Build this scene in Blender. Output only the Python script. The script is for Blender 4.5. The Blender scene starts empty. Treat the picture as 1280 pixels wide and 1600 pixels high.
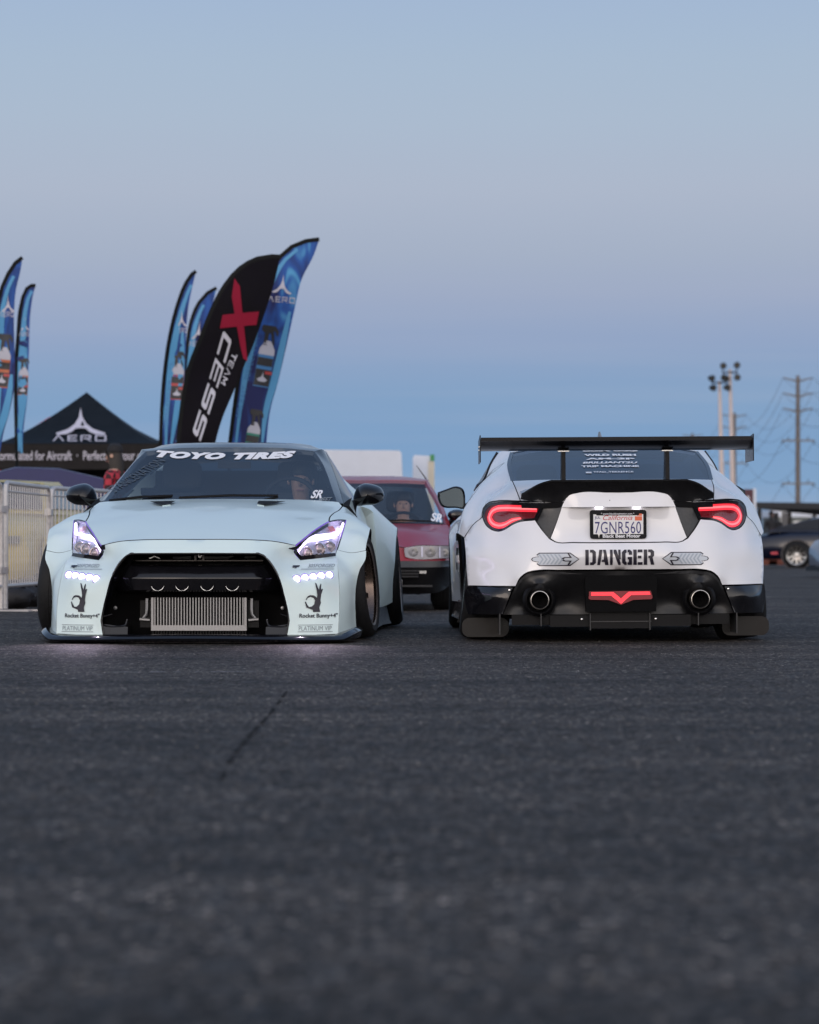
import bpy, bmesh, math, random
import numpy as np
from mathutils import Vector, Matrix, Euler
from mathutils.geometry import delaunay_2d_cdt

random.seed(7)
SC = bpy.context.scene
COL = SC.collection
R = math.radians

# ------------------------------------------------------------------ camera, sky, sun, exposure
CAM_H, FPX, HORIZON = 0.575, 4533.0, 853.0     # camera height (m), focal length and horizon line in photo pixels
cam = bpy.data.cameras.new('camera')
cam_ob = bpy.data.objects.new('camera', cam)
COL.objects.link(cam_ob)
SC.camera = cam_ob
cam_ob.location = (0, 0, CAM_H)
cam_ob.rotation_euler = (R(90), 0, 0)
cam.sensor_fit = 'HORIZONTAL'
cam.sensor_width = 24.0
cam.lens = 24.0 * FPX / 1280.0
cam.shift_y = (HORIZON - 800.0) / 1280.0
cam.clip_start, cam.clip_end = 0.1, 4000.0
cam.dof.use_dof = True
cam.dof.focus_distance = 17.3
cam.dof.aperture_fstop = 3.1

world = bpy.data.worlds.new('World')
SC.world = world
world.use_nodes = True
wn, wl = world.node_tree.nodes, world.node_tree.links
SKY_STRENGTH = 1.0


def s2l(c):
    return tuple((x / 12.92 if x <= .04045 else ((x + .055) / 1.055) ** 2.4) for x in (v / 255.0 for v in c))


def wnode(t, **kw):
    n = wn.new(t)
    for k, v in kw.items():
        setattr(n, k, v)
    return n


def wmath(op, a, b=None, clamp=False):
    n = wn.new('ShaderNodeMath'); n.operation = op; n.use_clamp = clamp
    for i, x in enumerate((a, b)):
        if x is None: continue
        if isinstance(x, (int, float)): n.inputs[i].default_value = x
        else: wl.new(x, n.inputs[i])
    return n.outputs[0]


tc = wnode('ShaderNodeTexCoord')
sep = wnode('ShaderNodeSeparateXYZ')
wl.new(tc.outputs['Generated'], sep.inputs[0])
dusk = wnode('ShaderNodeValToRGB')
stops = [(0.0, (134, 164, 198)), (0.018, (130, 163, 199)), (0.034, (126, 160, 198)), (0.052, (132, 162, 197)),
         (0.070, (146, 165, 197)), (0.086, (158, 171, 197)), (0.100, (165, 177, 198)), (0.122, (173, 184, 203)),
         (0.145, (171, 187, 207)), (0.165, (168, 187, 209)), (0.186, (163, 184, 211)), (0.30, (150, 175, 208)),
         (0.55, (128, 157, 198)), (1.0, (108, 140, 186))]
el = dusk.color_ramp.elements
el[0].position, el[0].color = stops[0][0], (*s2l(stops[0][1]), 1)
el[1].position, el[1].color = stops[-1][0], (*s2l(stops[-1][1]), 1)
for p, c in stops[1:-1]:
    e = el.new(p); e.color = (*s2l(c), 1)
wl.new(sep.outputs['Z'], dusk.inputs[0])
# the afterglow of the set sun, low in the west behind the camera, fading smoothly round the horizon and upwards
west_node = wn.new('ShaderNodeMath'); west_node.operation = 'MULTIPLY_ADD'
wl.new(sep.outputs['Y'], west_node.inputs[0]); west_node.inputs[1].default_value = -0.5; west_node.inputs[2].default_value = 0.5
west = wmath('POWER', west_node.outputs[0], 2.2)
low = wmath('POWER', 2.718, wmath('MULTIPLY', wmath('ABSOLUTE', sep.outputs['Z']), -1.6))
glow_fac = wmath('MULTIPLY', west, low)
glow = wnode('ShaderNodeMix', data_type='RGBA')
# thin cloud veils, drawn out along the horizon, barely lighter than the air behind them
cmap = wnode('ShaderNodeMapping'); cmap.inputs['Scale'].default_value = (1.6, 1.6, 42.0)
wl.new(tc.outputs['Generated'], cmap.inputs[0])
cno = wnode('ShaderNodeTexNoise'); cno.inputs['Scale'].default_value = 1.9; cno.inputs['Detail'].default_value = 5; cno.inputs['Roughness'].default_value = .55
wl.new(cmap.outputs[0], cno.inputs['Vector'])
veil = wnode('ShaderNodeMapRange'); veil.inputs[1].default_value = .48; veil.inputs[2].default_value = .75; veil.inputs[3].default_value = 0.0; veil.inputs[4].default_value = .5
wl.new(cno.outputs['Fac'], veil.inputs[0])
veil_fac = wmath('MULTIPLY', veil.outputs[0], wmath('POWER', 2.718, wmath('MULTIPLY', wmath('ABSOLUTE', sep.outputs['Z']), -14.0)))
veiled = wnode('ShaderNodeMix', data_type='RGBA')
wl.new(veil_fac, veiled.inputs[0]); wl.new(dusk.outputs[0], veiled.inputs[6]); veiled.inputs[7].default_value = (*s2l((172, 180, 200)), 1)
wl.new(glow_fac, glow.inputs[0]); wl.new(veiled.outputs[2], glow.inputs[6])
glow.inputs[7].default_value = (2.9, 2.65, 2.5, 1)
bg = wn['Background']
wl.new(glow.outputs[2], bg.inputs[0])
bg.inputs[1].default_value = SKY_STRENGTH

sun = bpy.data.lights.new('sun', 'SUN')
sun.energy = 0.35
sun.angle = R(25)
sun.color = (1.0, 0.80, 0.66)
sun_ob = bpy.data.objects.new('sun', sun)
COL.objects.link(sun_ob)
sun_ob.rotation_euler = (R(78), 0, R(-24))     # low afterglow from behind the camera and a little to its left

vs = SC.view_settings
vs.view_transform = 'Standard'
try:
    vs.look = 'None'
except Exception:
    pass
vs.exposure = 0.0
vs.gamma = 1.0
vs.use_curve_mapping = False


# ------------------------------------------------------------------ helpers
def W(u, v, Y):
    """World point seen at photo pixel (u, v) at depth Y."""
    return Vector(((u - 640.0) * Y / FPX, Y, CAM_H - (v - HORIZON) * Y / FPX))


class Pose:
    """A car's frame: x to the photo's right, y away from the camera, z up; cw = clockwise turn seen from above."""
    def __init__(self, X0, Y0, cw):
        self.X0, self.Y0, self.t = X0, Y0, cw
        self.c, self.s = math.cos(cw), math.sin(cw)

    def __call__(self, u, v, y):
        x = 0.0
        for _ in range(6):
            Y = self.Y0 + y * self.c - x * self.s
            x = ((u - 640.0) * Y / FPX - self.X0 - y * self.s) / self.c
        return Vector((x, y, CAM_H - (v - HORIZON) * Y / FPX))


def empty(name, label=None, cat=None, loc=(0, 0, 0), rz=0.0, group=None):
    o = bpy.data.objects.new(name, None)
    COL.objects.link(o)
    o.location = loc
    o.rotation_euler = (0, 0, rz)
    o.empty_display_size = .2
    tag(o, label, cat, group)
    return o


def tag(o, label=None, cat=None, group=None, kind=None):
    for k, v in (('label', label), ('category', cat), ('group', group), ('kind', kind)):
        if v: o[k] = v
    return o


class Surf:
    """A smooth surface d(a, b) over the plane with normal n, through given 3D points (thin-plate spline)."""
    def __init__(self, n, pts, lam=1e-7, smooth=0.0):
        self.n = Vector(n).normalized()
        up = Vector((0, 0, 1)) if abs(self.n.z) < .95 else Vector((0, 1, 0))
        self.b = (up - self.n * self.n.dot(up)).normalized()
        self.a = self.b.cross(self.n)
        P = np.array([[Vector(p).dot(self.a), Vector(p).dot(self.b), Vector(p).dot(self.n)] for p in pts])
        key = np.round(P[:, :2], 4)
        _, idx = np.unique(key, axis=0, return_index=True)
        P = P[np.sort(idx)]
        self.X = P[:, :2]
        N = len(P)
        K = self._k(self.X, self.X) + np.eye(N) * (lam + smooth)
        Q = np.hstack([np.ones((N, 1)), self.X])
        A = np.zeros((N + 3, N + 3))
        A[:N, :N] = K; A[:N, N:] = Q; A[N:, :N] = Q.T
        rhs = np.concatenate([P[:, 2], np.zeros(3)])
        self.w = np.linalg.lstsq(A, rhs, rcond=None)[0]

    @staticmethod
    def _k(A, B):
        r2 = ((A[:, None, :] - B[None, :, :]) ** 2).sum(-1)
        return np.where(r2 > 1e-14, .5 * r2 * np.log(np.maximum(r2, 1e-14)), 0)

    def proj(self, p):
        p = Vector(p)
        return (p.dot(self.a), p.dot(self.b))

    def depth(self, ab):
        ab = np.asarray(ab, float).reshape(-1, 2)
        K = self._k(ab, self.X)
        return K @ self.w[:-3] + self.w[-3] + ab @ self.w[-2:]

    def to3(self, ab, off=0.0):
        ab = np.asarray(ab, float).reshape(-1, 2)
        d = self.depth(ab) + off
        return [self.a * float(p[0]) + self.b * float(p[1]) + self.n * float(q) for p, q in zip(ab, d)]


def catmull(P, ds):
    P = [Vector(p) for p in P]
    if len(P) == 2:
        n = max(1, int((P[1] - P[0]).length / ds))
        return [P[0].lerp(P[1], i / n) for i in range(n + 1)]
    Q = [P[0] * 2 - P[1]] + P + [P[-1] * 2 - P[-2]]
    out = []
    for i in range(1, len(Q) - 2):
        p0, p1, p2, p3 = Q[i - 1:i + 3]
        n = max(1, int((p2 - p1).length / ds))
        # centripetal-ish: scale tangents by segment length
        l0, l1, l2 = max((p1 - p0).length, 1e-5), max((p2 - p1).length, 1e-5), max((p3 - p2).length, 1e-5)
        m1 = ((p1 - p0) / l0 * l1 + (p2 - p1) / l1 * l0) / (l0 + l1) * l1
        m2 = ((p2 - p1) / l1 * l2 + (p3 - p2) / l2 * l1) / (l1 + l2) * l1
        for k in range(n):
            t = k / n
            out.append((2 * t ** 3 - 3 * t ** 2 + 1) * p1 + (t ** 3 - 2 * t ** 2 + t) * m1 + (-2 * t ** 3 + 3 * t ** 2) * p2 + (t ** 3 - t ** 2) * m2)
    out.append(P[-1])
    return out


def path(*segs, ds=.02):
    """Joined segments; each smooth inside, a corner where two meet. A later segment starts where the one before ended."""
    out = []
    for s in segs:
        s = [Vector(p) for p in s]
        if out: s = [out[-1]] + s
        if len(s) < 2:
            out += s; continue
        q = catmull(s, ds)
        out += q[1:] if out else q
    return out


def mx(p):
    return Vector((-p[0], p[1], p[2]))


def sym(half):
    """Close a path that runs from the centre line to the centre line by its mirror image."""
    rest = [mx(p) for p in reversed(half)]
    if (rest[0] - half[-1]).length < 1e-4: rest = rest[1:]
    if (rest[-1] - half[0]).length < 1e-4: rest = rest[:-1]
    return list(half) + rest


def inpoly(pts, poly):
    pts = np.asarray(pts, float); poly = np.asarray(poly, float)
    x, y = pts[:, 0], pts[:, 1]
    inside = np.zeros(len(pts), bool)
    x0, y0 = poly[:, 0], poly[:, 1]
    x1, y1 = np.roll(x0, -1), np.roll(y0, -1)
    for a, b, c, d in zip(x0, y0, x1, y1):
        cond = ((b > y) != (d > y))
        with np.errstate(divide='ignore', invalid='ignore'):
            xi = (c - a) * (y - b) / (d - b) + a
        inside ^= cond & (x < xi)
    return inside


def area2(p):
    p = np.asarray(p, float)
    return .5 * np.sum(p[:, 0] * np.roll(p[:, 1], -1) - np.roll(p[:, 0], -1) * p[:, 1])


def shrink(poly, g):
    """Move an outline inwards by g (a narrow panel gap)."""
    p = np.asarray(poly, float)
    if g == 0: return p
    s = 1 if area2(p) > 0 else -1
    a, b, c = np.roll(p, 1, 0), p, np.roll(p, -1, 0)
    t = c - a
    L = np.maximum(np.linalg.norm(t, axis=1, keepdims=True), 1e-9)
    nrm = np.stack([-t[:, 1], t[:, 0]], 1) / L * s
    return p + nrm * g


def split_long(ab, faces, lim=.03):
    """Cut the long edges of a flat shape so that it can follow a curved surface."""
    P = [tuple(p) for p in ab]
    todo = []
    for f in faces:
        todo += [(f[0], f[i], f[i + 1]) for i in range(1, len(f) - 1)] if len(f) != 4 else [(f[0], f[1], f[2]), (f[0], f[2], f[3])]
    out, mid = [], {}
    while todo:
        t = todo.pop()
        L = [math.dist(P[t[i]], P[t[(i + 1) % 3]]) for i in range(3)]
        i = L.index(max(L))
        if L[i] < lim or len(out) > 20000:
            out.append(t); continue
        a, c, d = t[i], t[(i + 1) % 3], t[(i + 2) % 3]
        k = (min(a, c), max(a, c))
        if k not in mid:
            mid[k] = len(P); P.append(((P[a][0] + P[c][0]) / 2, (P[a][1] + P[c][1]) / 2))
        m = mid[k]
        todo += [(a, m, d), (m, c, d)]
    return P, out


class MB:
    """Collects geometry and links it as ONE mesh object."""
    def __init__(self):
        self.v, self.f, self.m, self.mats = [], [], [], []

    def mi(self, mat):
        if mat not in self.mats: self.mats.append(mat)
        return self.mats.index(mat)

    def add(self, verts, faces, mat=None, flip=False):
        k = len(self.v)
        self.v += [Vector(p) for p in verts]
        i = self.mi(mat) if mat else 0
        for f in faces:
            f = [k + q for q in f]
            self.f.append(f[::-1] if flip else f)
            self.m.append(i)
        return self

    def box(self, lo, hi, mat=None, M=None):
        x0, y0, z0 = lo; x1, y1, z1 = hi
        v = [Vector(p) for p in ((x0, y0, z0), (x1, y0, z0), (x1, y1, z0), (x0, y1, z0), (x0, y0, z1), (x1, y0, z1), (x1, y1, z1), (x0, y1, z1))]
        if M: v = [M @ p for p in v]
        return self.add(v, [(0, 3, 2, 1), (4, 5, 6, 7), (0, 1, 5, 4), (1, 2, 6, 5), (2, 3, 7, 6), (3, 0, 4, 7)], mat)

    def tube(self, P, r, n=8, mat=None, cap=True, closed=False):
        P = [Vector(p) for p in P]
        rr = r if hasattr(r, '__len__') else [r] * len(P)
        vs, fs = [], []
        ref = None
        N = len(P)
        for i, p in enumerate(P):
            if closed: t = P[(i + 1) % N] - P[i - 1]
            else: t = P[min(i + 1, N - 1)] - P[max(i - 1, 0)]
            t.normalize()
            if ref is None:
                ref = Vector((0, 0, 1)) if abs(t.z) < .9 else Vector((1, 0, 0))
            x = (ref - t * ref.dot(t)).normalized()
            ref = x
            y = t.cross(x)
            vs += [p + (x * math.cos(2 * math.pi * k / n) + y * math.sin(2 * math.pi * k / n)) * rr[i] for k in range(n)]
        rings = N if closed else N - 1
        for i in range(rings):
            j = (i + 1) % N
            for k in range(n):
                q = (k + 1) % n
                fs.append((i * n + k, i * n + q, j * n + q, j * n + k))
        if cap and not closed:
            fs.append(tuple(range(n - 1, -1, -1)))
            fs.append(tuple((N - 1) * n + k for k in range(n)))
        return self.add(vs, fs, mat)

    def lathe(self, prof, n=32, M=None, mat=None, close=False):
        """Profile (r, h) turned round the z axis, then moved by M."""
        vs, fs = [], []
        for r, h in prof:
            for k in range(n):
                a = 2 * math.pi * k / n
                p = Vector((r * math.cos(a), r * math.sin(a), h))
                vs.append(M @ p if M else p)
        m = len(prof)
        for i in range(m if close else m - 1):
            j = (i + 1) % m
            for k in range(n):
                q = (k + 1) % n
                fs.append((i * n + k, i * n + q, j * n + q, j * n + k))
        return self.add(vs, fs, mat)

    def loft(self, rings, mat=None, closed=True, cap=False):
        n = len(rings[0]); vs = [p for r in rings for p in r]; fs = []
        for i in range(len(rings) - 1):
            for k in range(n if closed else n - 1):
                q = (k + 1) % n
                fs.append((i * n + k, i * n + q, (i + 1) * n + q, (i + 1) * n + k))
        if cap:
            fs.append(tuple(range(n - 1, -1, -1)))
            fs.append(tuple((len(rings) - 1) * n + k for k in range(n)))
        return self.add(vs, fs, mat)

    def panel(self, outline, extra=(), n=(0, -1, 0), holes=(), res=.03, flange=.018, gap=0.0, surf=None, mat=None, off=0.0, smooth=0.0, mirror=False, fmat=None):
        """A smooth sheet inside a 3D outline: heights over the plane of n run through the outline and the extra points; edges folded back."""
        if surf is None:
            o = list(outline)
            step = max(1, len(o) // 90)
            surf = Surf(n, o[::step] + list(extra), smooth=smooth)
        poly = shrink([surf.proj(p) for p in outline], gap)
        hs = [shrink([surf.proj(p) for p in h], -gap) for h in holes]
        lo, hi = poly.min(0), poly.max(0)
        g = []
        ny = int((hi[1] - lo[1]) / (res * .866)) + 1
        for j in range(ny + 1):
            y = lo[1] + (j + .37) * res * .866
            for i in range(int((hi[0] - lo[0]) / res) + 2):
                g.append((lo[0] + (i + (.5 if j % 2 else 0)) * res, y))
        g = np.array(g)
        keep = inpoly(g, poly)
        for h in hs: keep &= ~inpoly(g, h)
        g = g[keep]
        bnd = np.vstack([poly] + hs)
        if len(g):
            d = np.sqrt(((g[:, None, :] - bnd[None, :, :]) ** 2).sum(-1)).min(1)
            g = g[d > res * .42]
        pts, edges = [], []
        for loop in [poly] + hs:
            k = len(pts); m = len(loop)
            pts += [tuple(q) for q in loop]
            edges += [(k + i, k + (i + 1) % m) for i in range(m)]
        pts += [tuple(q) for q in g]
        cv, ce, cf = delaunay_2d_cdt([Vector(p) for p in pts], edges, [], 0, 1e-6)[:3]
        cv = np.array([tuple(p) for p in cv])
        cen = np.array([cv[list(f)].mean(0) for f in cf])
        ok = inpoly(cen, poly)
        for h in hs: ok &= ~inpoly(cen, h)
        F = []
        for f, k in zip(cf, ok):
            if not k: continue
            f = list(f)
            if area2(cv[f]) < 0: f = f[::-1]
            F.append(f)
        V = surf.to3(cv, off)
        nf = len(F)
        if fmat and mat is None and not self.mats: self.mats.append(None)
        if flange:
            cnt = {}
            for f in F:
                for i in range(len(f)):
                    cnt[(f[i], f[(i + 1) % len(f)])] = 1
            be = [e for e in cnt if (e[1], e[0]) not in cnt]
            mp = {}
            for a, b in be:
                for q in (a, b):
                    if q not in mp:
                        mp[q] = len(V); V.append(V[q] - surf.n * flange)
            F += [(b, a, mp[a], mp[b]) for a, b in be]
        used = sorted({q for f in F for q in f})
        rm = {q: i for i, q in enumerate(used)}
        V = [V[q] for q in used]
        F = [tuple(rm[q] for q in f) for f in F]
        for k, W_ in ((0, V), (1, [mx(p) for p in V])):
            if k and not mirror: break
            self.add(W_, F, mat, flip=bool(k))
            if fmat and flange:  # edge folds coloured dark, standing in for shade in the panel gaps
                i = self.mi(fmat)
                for q in range(len(F) - nf): self.m[-1 - q] = i
        return surf

    def ribbon(self, surf, P, w, off=.002, thick=0.0, mat=None, ds=.012, smooth=True, mirror=False):
        """A strip of width w (number or list) along 3D points, laid on a surface."""
        pts = [Vector((*surf.proj(p), 0)) for p in P]
        ww = w if hasattr(w, '__len__') else [w] * len(pts)
        if smooth and len(pts) > 2:
            q = catmull([Vector((p.x, p.y, x)) for p, x in zip(pts, ww)], ds)
            pts = [Vector((p.x, p.y, 0)) for p in q]; ww = [p.z for p in q]
        L, Rr = [], []
        for i, p in enumerate(pts):
            t = pts[min(i + 1, len(pts) - 1)] - pts[max(i - 1, 0)]
            t.normalize()
            nrm = Vector((-t.y, t.x, 0))
            if 0 < i < len(pts) - 1 and not smooth:
                t0 = (pts[i] - pts[i - 1]).normalized()
                k = 1 / max(.35, nrm.dot(Vector((-t0.y, t0.x, 0))))
            else: k = 1
            L.append((p + nrm * ww[i] * .5 * k)[:2]); Rr.append((p - nrm * ww[i] * .5 * k)[:2])
        m = len(pts)
        V = surf.to3(L + Rr, off)
        F = [(i, m + i, m + i + 1, i + 1) for i in range(m - 1)]
        if thick:
            V += surf.to3(L + Rr, off - thick)
            F += [(2 * m + i, i, i + 1, 2 * m + i + 1) for i in range(m - 1)]
            F += [(m + i, 3 * m + i, 3 * m + i + 1, m + i + 1) for i in range(m - 1)]
            F += [(0, 2 * m, 3 * m, m), (m - 1, 2 * m - 1, 4 * m - 1, 3 * m - 1)]
        self.add(V, F, mat)
        if mirror: self.add([mx(p) for p in V], F, mat, flip=True)
        return self

    def decal(self, surf, flat, origin, off=.0015, scale=1.0, rot=0.0, mat=None):
        """Flat shape (verts2d, faces) laid on a surface round a 3D point."""
        o = surf.proj(origin)
        c, s = math.cos(rot), math.sin(rot)
        ab = [(o[0] + (x * c - y * s) * scale, o[1] + (x * s + y * c) * scale) for x, y in flat[0]]
        ab, fs = split_long(ab, flat[1])
        return self.add(surf.to3(ab, off), fs, mat)

    def build(self, name, mat=None, parent=None, sharp=32, label=None, loc=None):
        if not self.f: return None
        me = bpy.data.meshes.new(name)
        me.from_pydata([tuple(p) for p in self.v], [], self.f)
        mats = self.mats or [mat]
        for m in mats: me.materials.append(m if m else mat)
        me.polygons.foreach_set('material_index', self.m)
        me.polygons.foreach_set('use_smooth', [True] * len(me.polygons))
        me.set_sharp_from_angle(angle=R(sharp))
        me.update()
        o = bpy.data.objects.new(name, me)
        COL.objects.link(o)
        if parent: o.parent = parent
        if loc: o.location = loc
        if label: o['label'] = label
        return o


def text(s, size=1.0, bold=0.0, shear=0.0, xs=1.0, spacing=1.0, align='CENTER'):
    """Lettering as flat outlines, centred: (verts2d, faces, width)."""
    cu = bpy.data.curves.new('lettering', 'FONT')
    cu.body = s; cu.size = size; cu.offset = bold * size; cu.shear = shear; cu.space_character = spacing
    cu.align_x = 'LEFT'; cu.resolution_u = 3
    o = bpy.data.objects.new('lettering', cu)
    COL.objects.link(o)
    dg = bpy.context.evaluated_depsgraph_get()
    me = bpy.data.meshes.new_from_object(o.evaluated_get(dg))
    vs = np.array([(p.co.x * xs, p.co.y) for p in me.vertices])
    fs = [tuple(p.vertices) for p in me.polygons]
    bpy.data.objects.remove(o); bpy.data.curves.remove(cu); bpy.data.meshes.remove(me)
    lo, hi = vs.min(0), vs.max(0)
    vs -= (lo + hi) / 2
    return [tuple(p) for p in vs], fs, float(hi[0] - lo[0]), float(hi[1] - lo[1])


def fit(s, w, h, **kw):
    """Lettering stretched to a width and height."""
    v, f, tw, th = text(s, 1.0, **kw)
    return [(x * w / tw, y * h / th) for x, y in v], f


def poly2d(polys):
    """Several flat polygons (concave allowed) as (verts2d, faces)."""
    V, F = [], []
    for p in polys:
        n = len(p)
        cv, ce, cf = delaunay_2d_cdt([Vector(q) for q in p], [(i, (i + 1) % n) for i in range(n)], [], 1, 1e-7)[:3]
        k = len(V); V += [tuple(q) for q in cv]
        for f in cf:
            f = list(f)
            if area2([cv[i] for i in f]) < 0: f = f[::-1]
            F.append(tuple(k + i for i in f))
    return V, F


# ------------------------------------------------------------------ materials
def mat(name, color, rough=.5, metal=0.0, coat=0.0, spec=.5, emit=None, strength=0.0, coat_rough=.03):
    m = bpy.data.materials.new(name)
    m.use_nodes = True
    b = m.node_tree.nodes['Principled BSDF']
    b.inputs['Base Color'].default_value = (*color, 1)
    b.inputs['Roughness'].default_value = rough
    b.inputs['Metallic'].default_value = metal
    b.inputs['Coat Weight'].default_value = coat
    b.inputs['Coat Roughness'].default_value = coat_rough
    b.inputs['Specular IOR Level'].default_value = spec
    if emit:
        b.inputs['Emission Color'].default_value = (*emit, 1)
        b.inputs['Emission Strength'].default_value = strength
    return m


def noisy(m, scale=40.0, amount=.15, rough_amount=.1, bump=0.0, detail=6.0, stretch=None):
    """Break up a material: fine colour and roughness variation, optional relief."""
    nt = m.node_tree; n, l = nt.nodes, nt.links
    b = n['Principled BSDF']
    tc = n.new('ShaderNodeTexCoord'); no = n.new('ShaderNodeTexNoise')
    no.inputs['Scale'].default_value = scale; no.inputs['Detail'].default_value = detail
    src = tc.outputs['Object']
    if stretch:
        mp = n.new('ShaderNodeMapping'); mp.inputs['Scale'].default_value = stretch
        l.new(src, mp.inputs[0]); src = mp.outputs[0]
    l.new(src, no.inputs['Vector'])
    c = b.inputs['Base Color'].default_value[:3]
    mr = n.new('ShaderNodeMapRange')
    mr.inputs[1].default_value = .3; mr.inputs[2].default_value = .7
    mr.inputs[3].default_value = 1 - amount; mr.inputs[4].default_value = 1 + amount
    l.new(no.outputs['Fac'], mr.inputs[0])
    mul = n.new('ShaderNodeVectorMath'); mul.operation = 'SCALE'
    mul.inputs[0].default_value = c
    l.new(mr.outputs[0], mul.inputs['Scale'])
    l.new(mul.outputs[0], b.inputs['Base Color'])
    r0 = b.inputs['Roughness'].default_value
    mr2 = n.new('ShaderNodeMapRange')
    mr2.inputs[1].default_value = .3; mr2.inputs[2].default_value = .7
    mr2.inputs[3].default_value = max(0.02, r0 - rough_amount); mr2.inputs[4].default_value = min(1, r0 + rough_amount)
    l.new(no.outputs['Fac'], mr2.inputs[0]); l.new(mr2.outputs[0], b.inputs['Roughness'])
    if bump:
        bp = n.new('ShaderNodeBump'); bp.inputs['Strength'].default_value = 1.0; bp.inputs['Distance'].default_value = bump
        l.new(no.outputs['Fac'], bp.inputs['Height']); l.new(bp.outputs[0], b.inputs['Normal'])
    return m


def glass(name, tint=(.5, .55, .6), rough=0.0, ior=1.5):
    m = bpy.data.materials.new(name); m.use_nodes = True
    n, l = m.node_tree.nodes, m.node_tree.links
    n.remove(n['Principled BSDF'])
    t = n.new('ShaderNodeBsdfTransparent'); t.inputs[0].default_value = (*tint, 1)
    g = n.new('ShaderNodeBsdfGlossy'); g.inputs['Roughness'].default_value = rough
    f = n.new('ShaderNodeFresnel'); f.inputs[0].default_value = ior
    mi = n.new('ShaderNodeMixShader')
    ge = n.new('ShaderNodeNewGeometry'); sb = n.new('ShaderNodeMath'); sb.operation = 'SUBTRACT'; sb.use_clamp = True   # gloss switched off on the inner face to suppress reflections inside the cabin
    l.new(f.outputs[0], sb.inputs[0]); l.new(ge.outputs['Backfacing'], sb.inputs[1])
    l.new(sb.outputs[0], mi.inputs[0]); l.new(t.outputs[0], mi.inputs[1]); l.new(g.outputs[0], mi.inputs[2])
    l.new(mi.outputs[0], n['Material Output'].inputs[0])
    return m


M_MINT = noisy(mat('mint_white_paint', (.685, .81, .785), .32, 0, .45, .5, coat_rough=.06), 3, .015, .03)
M_PEARL = noisy(mat('pearl_white_paint', (.80, .79, .80), .24, 0, 1.0, .5, coat_rough=.035), 4, .012, .02)
M_RED = noisy(mat('red_paint', (.27, .010, .024), .32, .0, .3, .5), 6, .05, .05)
M_NAVY = mat('navy_paint', (.002, .004, .016), .2, .0, .35)
M_GBLACK = noisy(mat('gloss_black', (.006, .006, .008), .14, 0, .25, .4), 25, .1, .03)
M_CARBON = noisy(mat('carbon_black', (.007, .007, .008), .16, 0, .4, .45), 20, .2, .03)
M_MBLACK = noisy(mat('matte_black_plastic', (.004, .004, .005), .45, 0, 0, .18), 60, .25, .08)
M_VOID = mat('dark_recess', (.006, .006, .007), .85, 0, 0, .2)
M_RUBBER = noisy(mat('tyre_rubber', (.013, .013, .014), .62, 0, 0, .25), 60, .3, .08, .0006)
M_RIM = noisy(mat('dark_rim_metal', (.05, .045, .042), .3, .8, .3), 40, .2, .08)
M_STEEL = noisy(mat('bright_steel', (.55, .54, .52), .28, 1.0), 50, .12, .08)
M_ALU = noisy(mat('cast_aluminium', (.27, .27, .275), .42, .9), 80, .15, .08)
M_CHROME = mat('chrome', (.75, .75, .76), .08, 1.0)
M_GLASS = glass('window_glass', (.80, .86, .90), ior=2.2)
M_GLASS_DARK = glass('tinted_window_glass', (.05, .06, .07), ior=1.7)
M_LENS = glass('lamp_lens', (.86, .86, .92), .02)
M_INK = mat('black_vinyl', (.012, .009, .02), .4)
M_GREYINK = mat('grey_vinyl', (.22, .25, .27), .45)
M_WVINYL = mat('white_vinyl', (.80, .80, .82), .5)
M_DRL = mat('daylight_led', (.8, .78, .9), .3, emit=(.86, .72, 1.0), strength=3.4)
M_LED = mat('round_led_white', (.8, .78, .9), .3, emit=(.88, .74, 1.0), strength=4.0)
M_DRLHALO = mat('violet_painted_halo', (.16, .08, .42), .25, emit=(.32, .14, 1.0), strength=.32)  # glowing violet that imitates the halo round lit lamps, not a lamp itself
M_TAIL = mat('red_led', (.5, .03, .04), .3, emit=(1.0, .028, .045), strength=1.35)
M_TAILCORE = mat('red_led_core', (.8, .2, .2), .3, emit=(1.0, .20, .20), strength=1.25)
M_TAILDIM = mat('red_reflector', (.13, .008, .014), .2, 0, .3, emit=(.8, .015, .03), strength=.09)
M_SKIN = noisy(mat('skin', (.50, .30, .22), .5), 30, .08, .05)
M_HAIR = mat('dark_hair', (.02, .015, .012), .6)
M_CLOTH = noisy(mat('black_cloth', (.015, .015, .018), .85), 200, .3, .05)
M_SEAT = noisy(mat('dark_seat_fabric', (.03, .03, .033), .8), 150, .3, .05)

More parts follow.
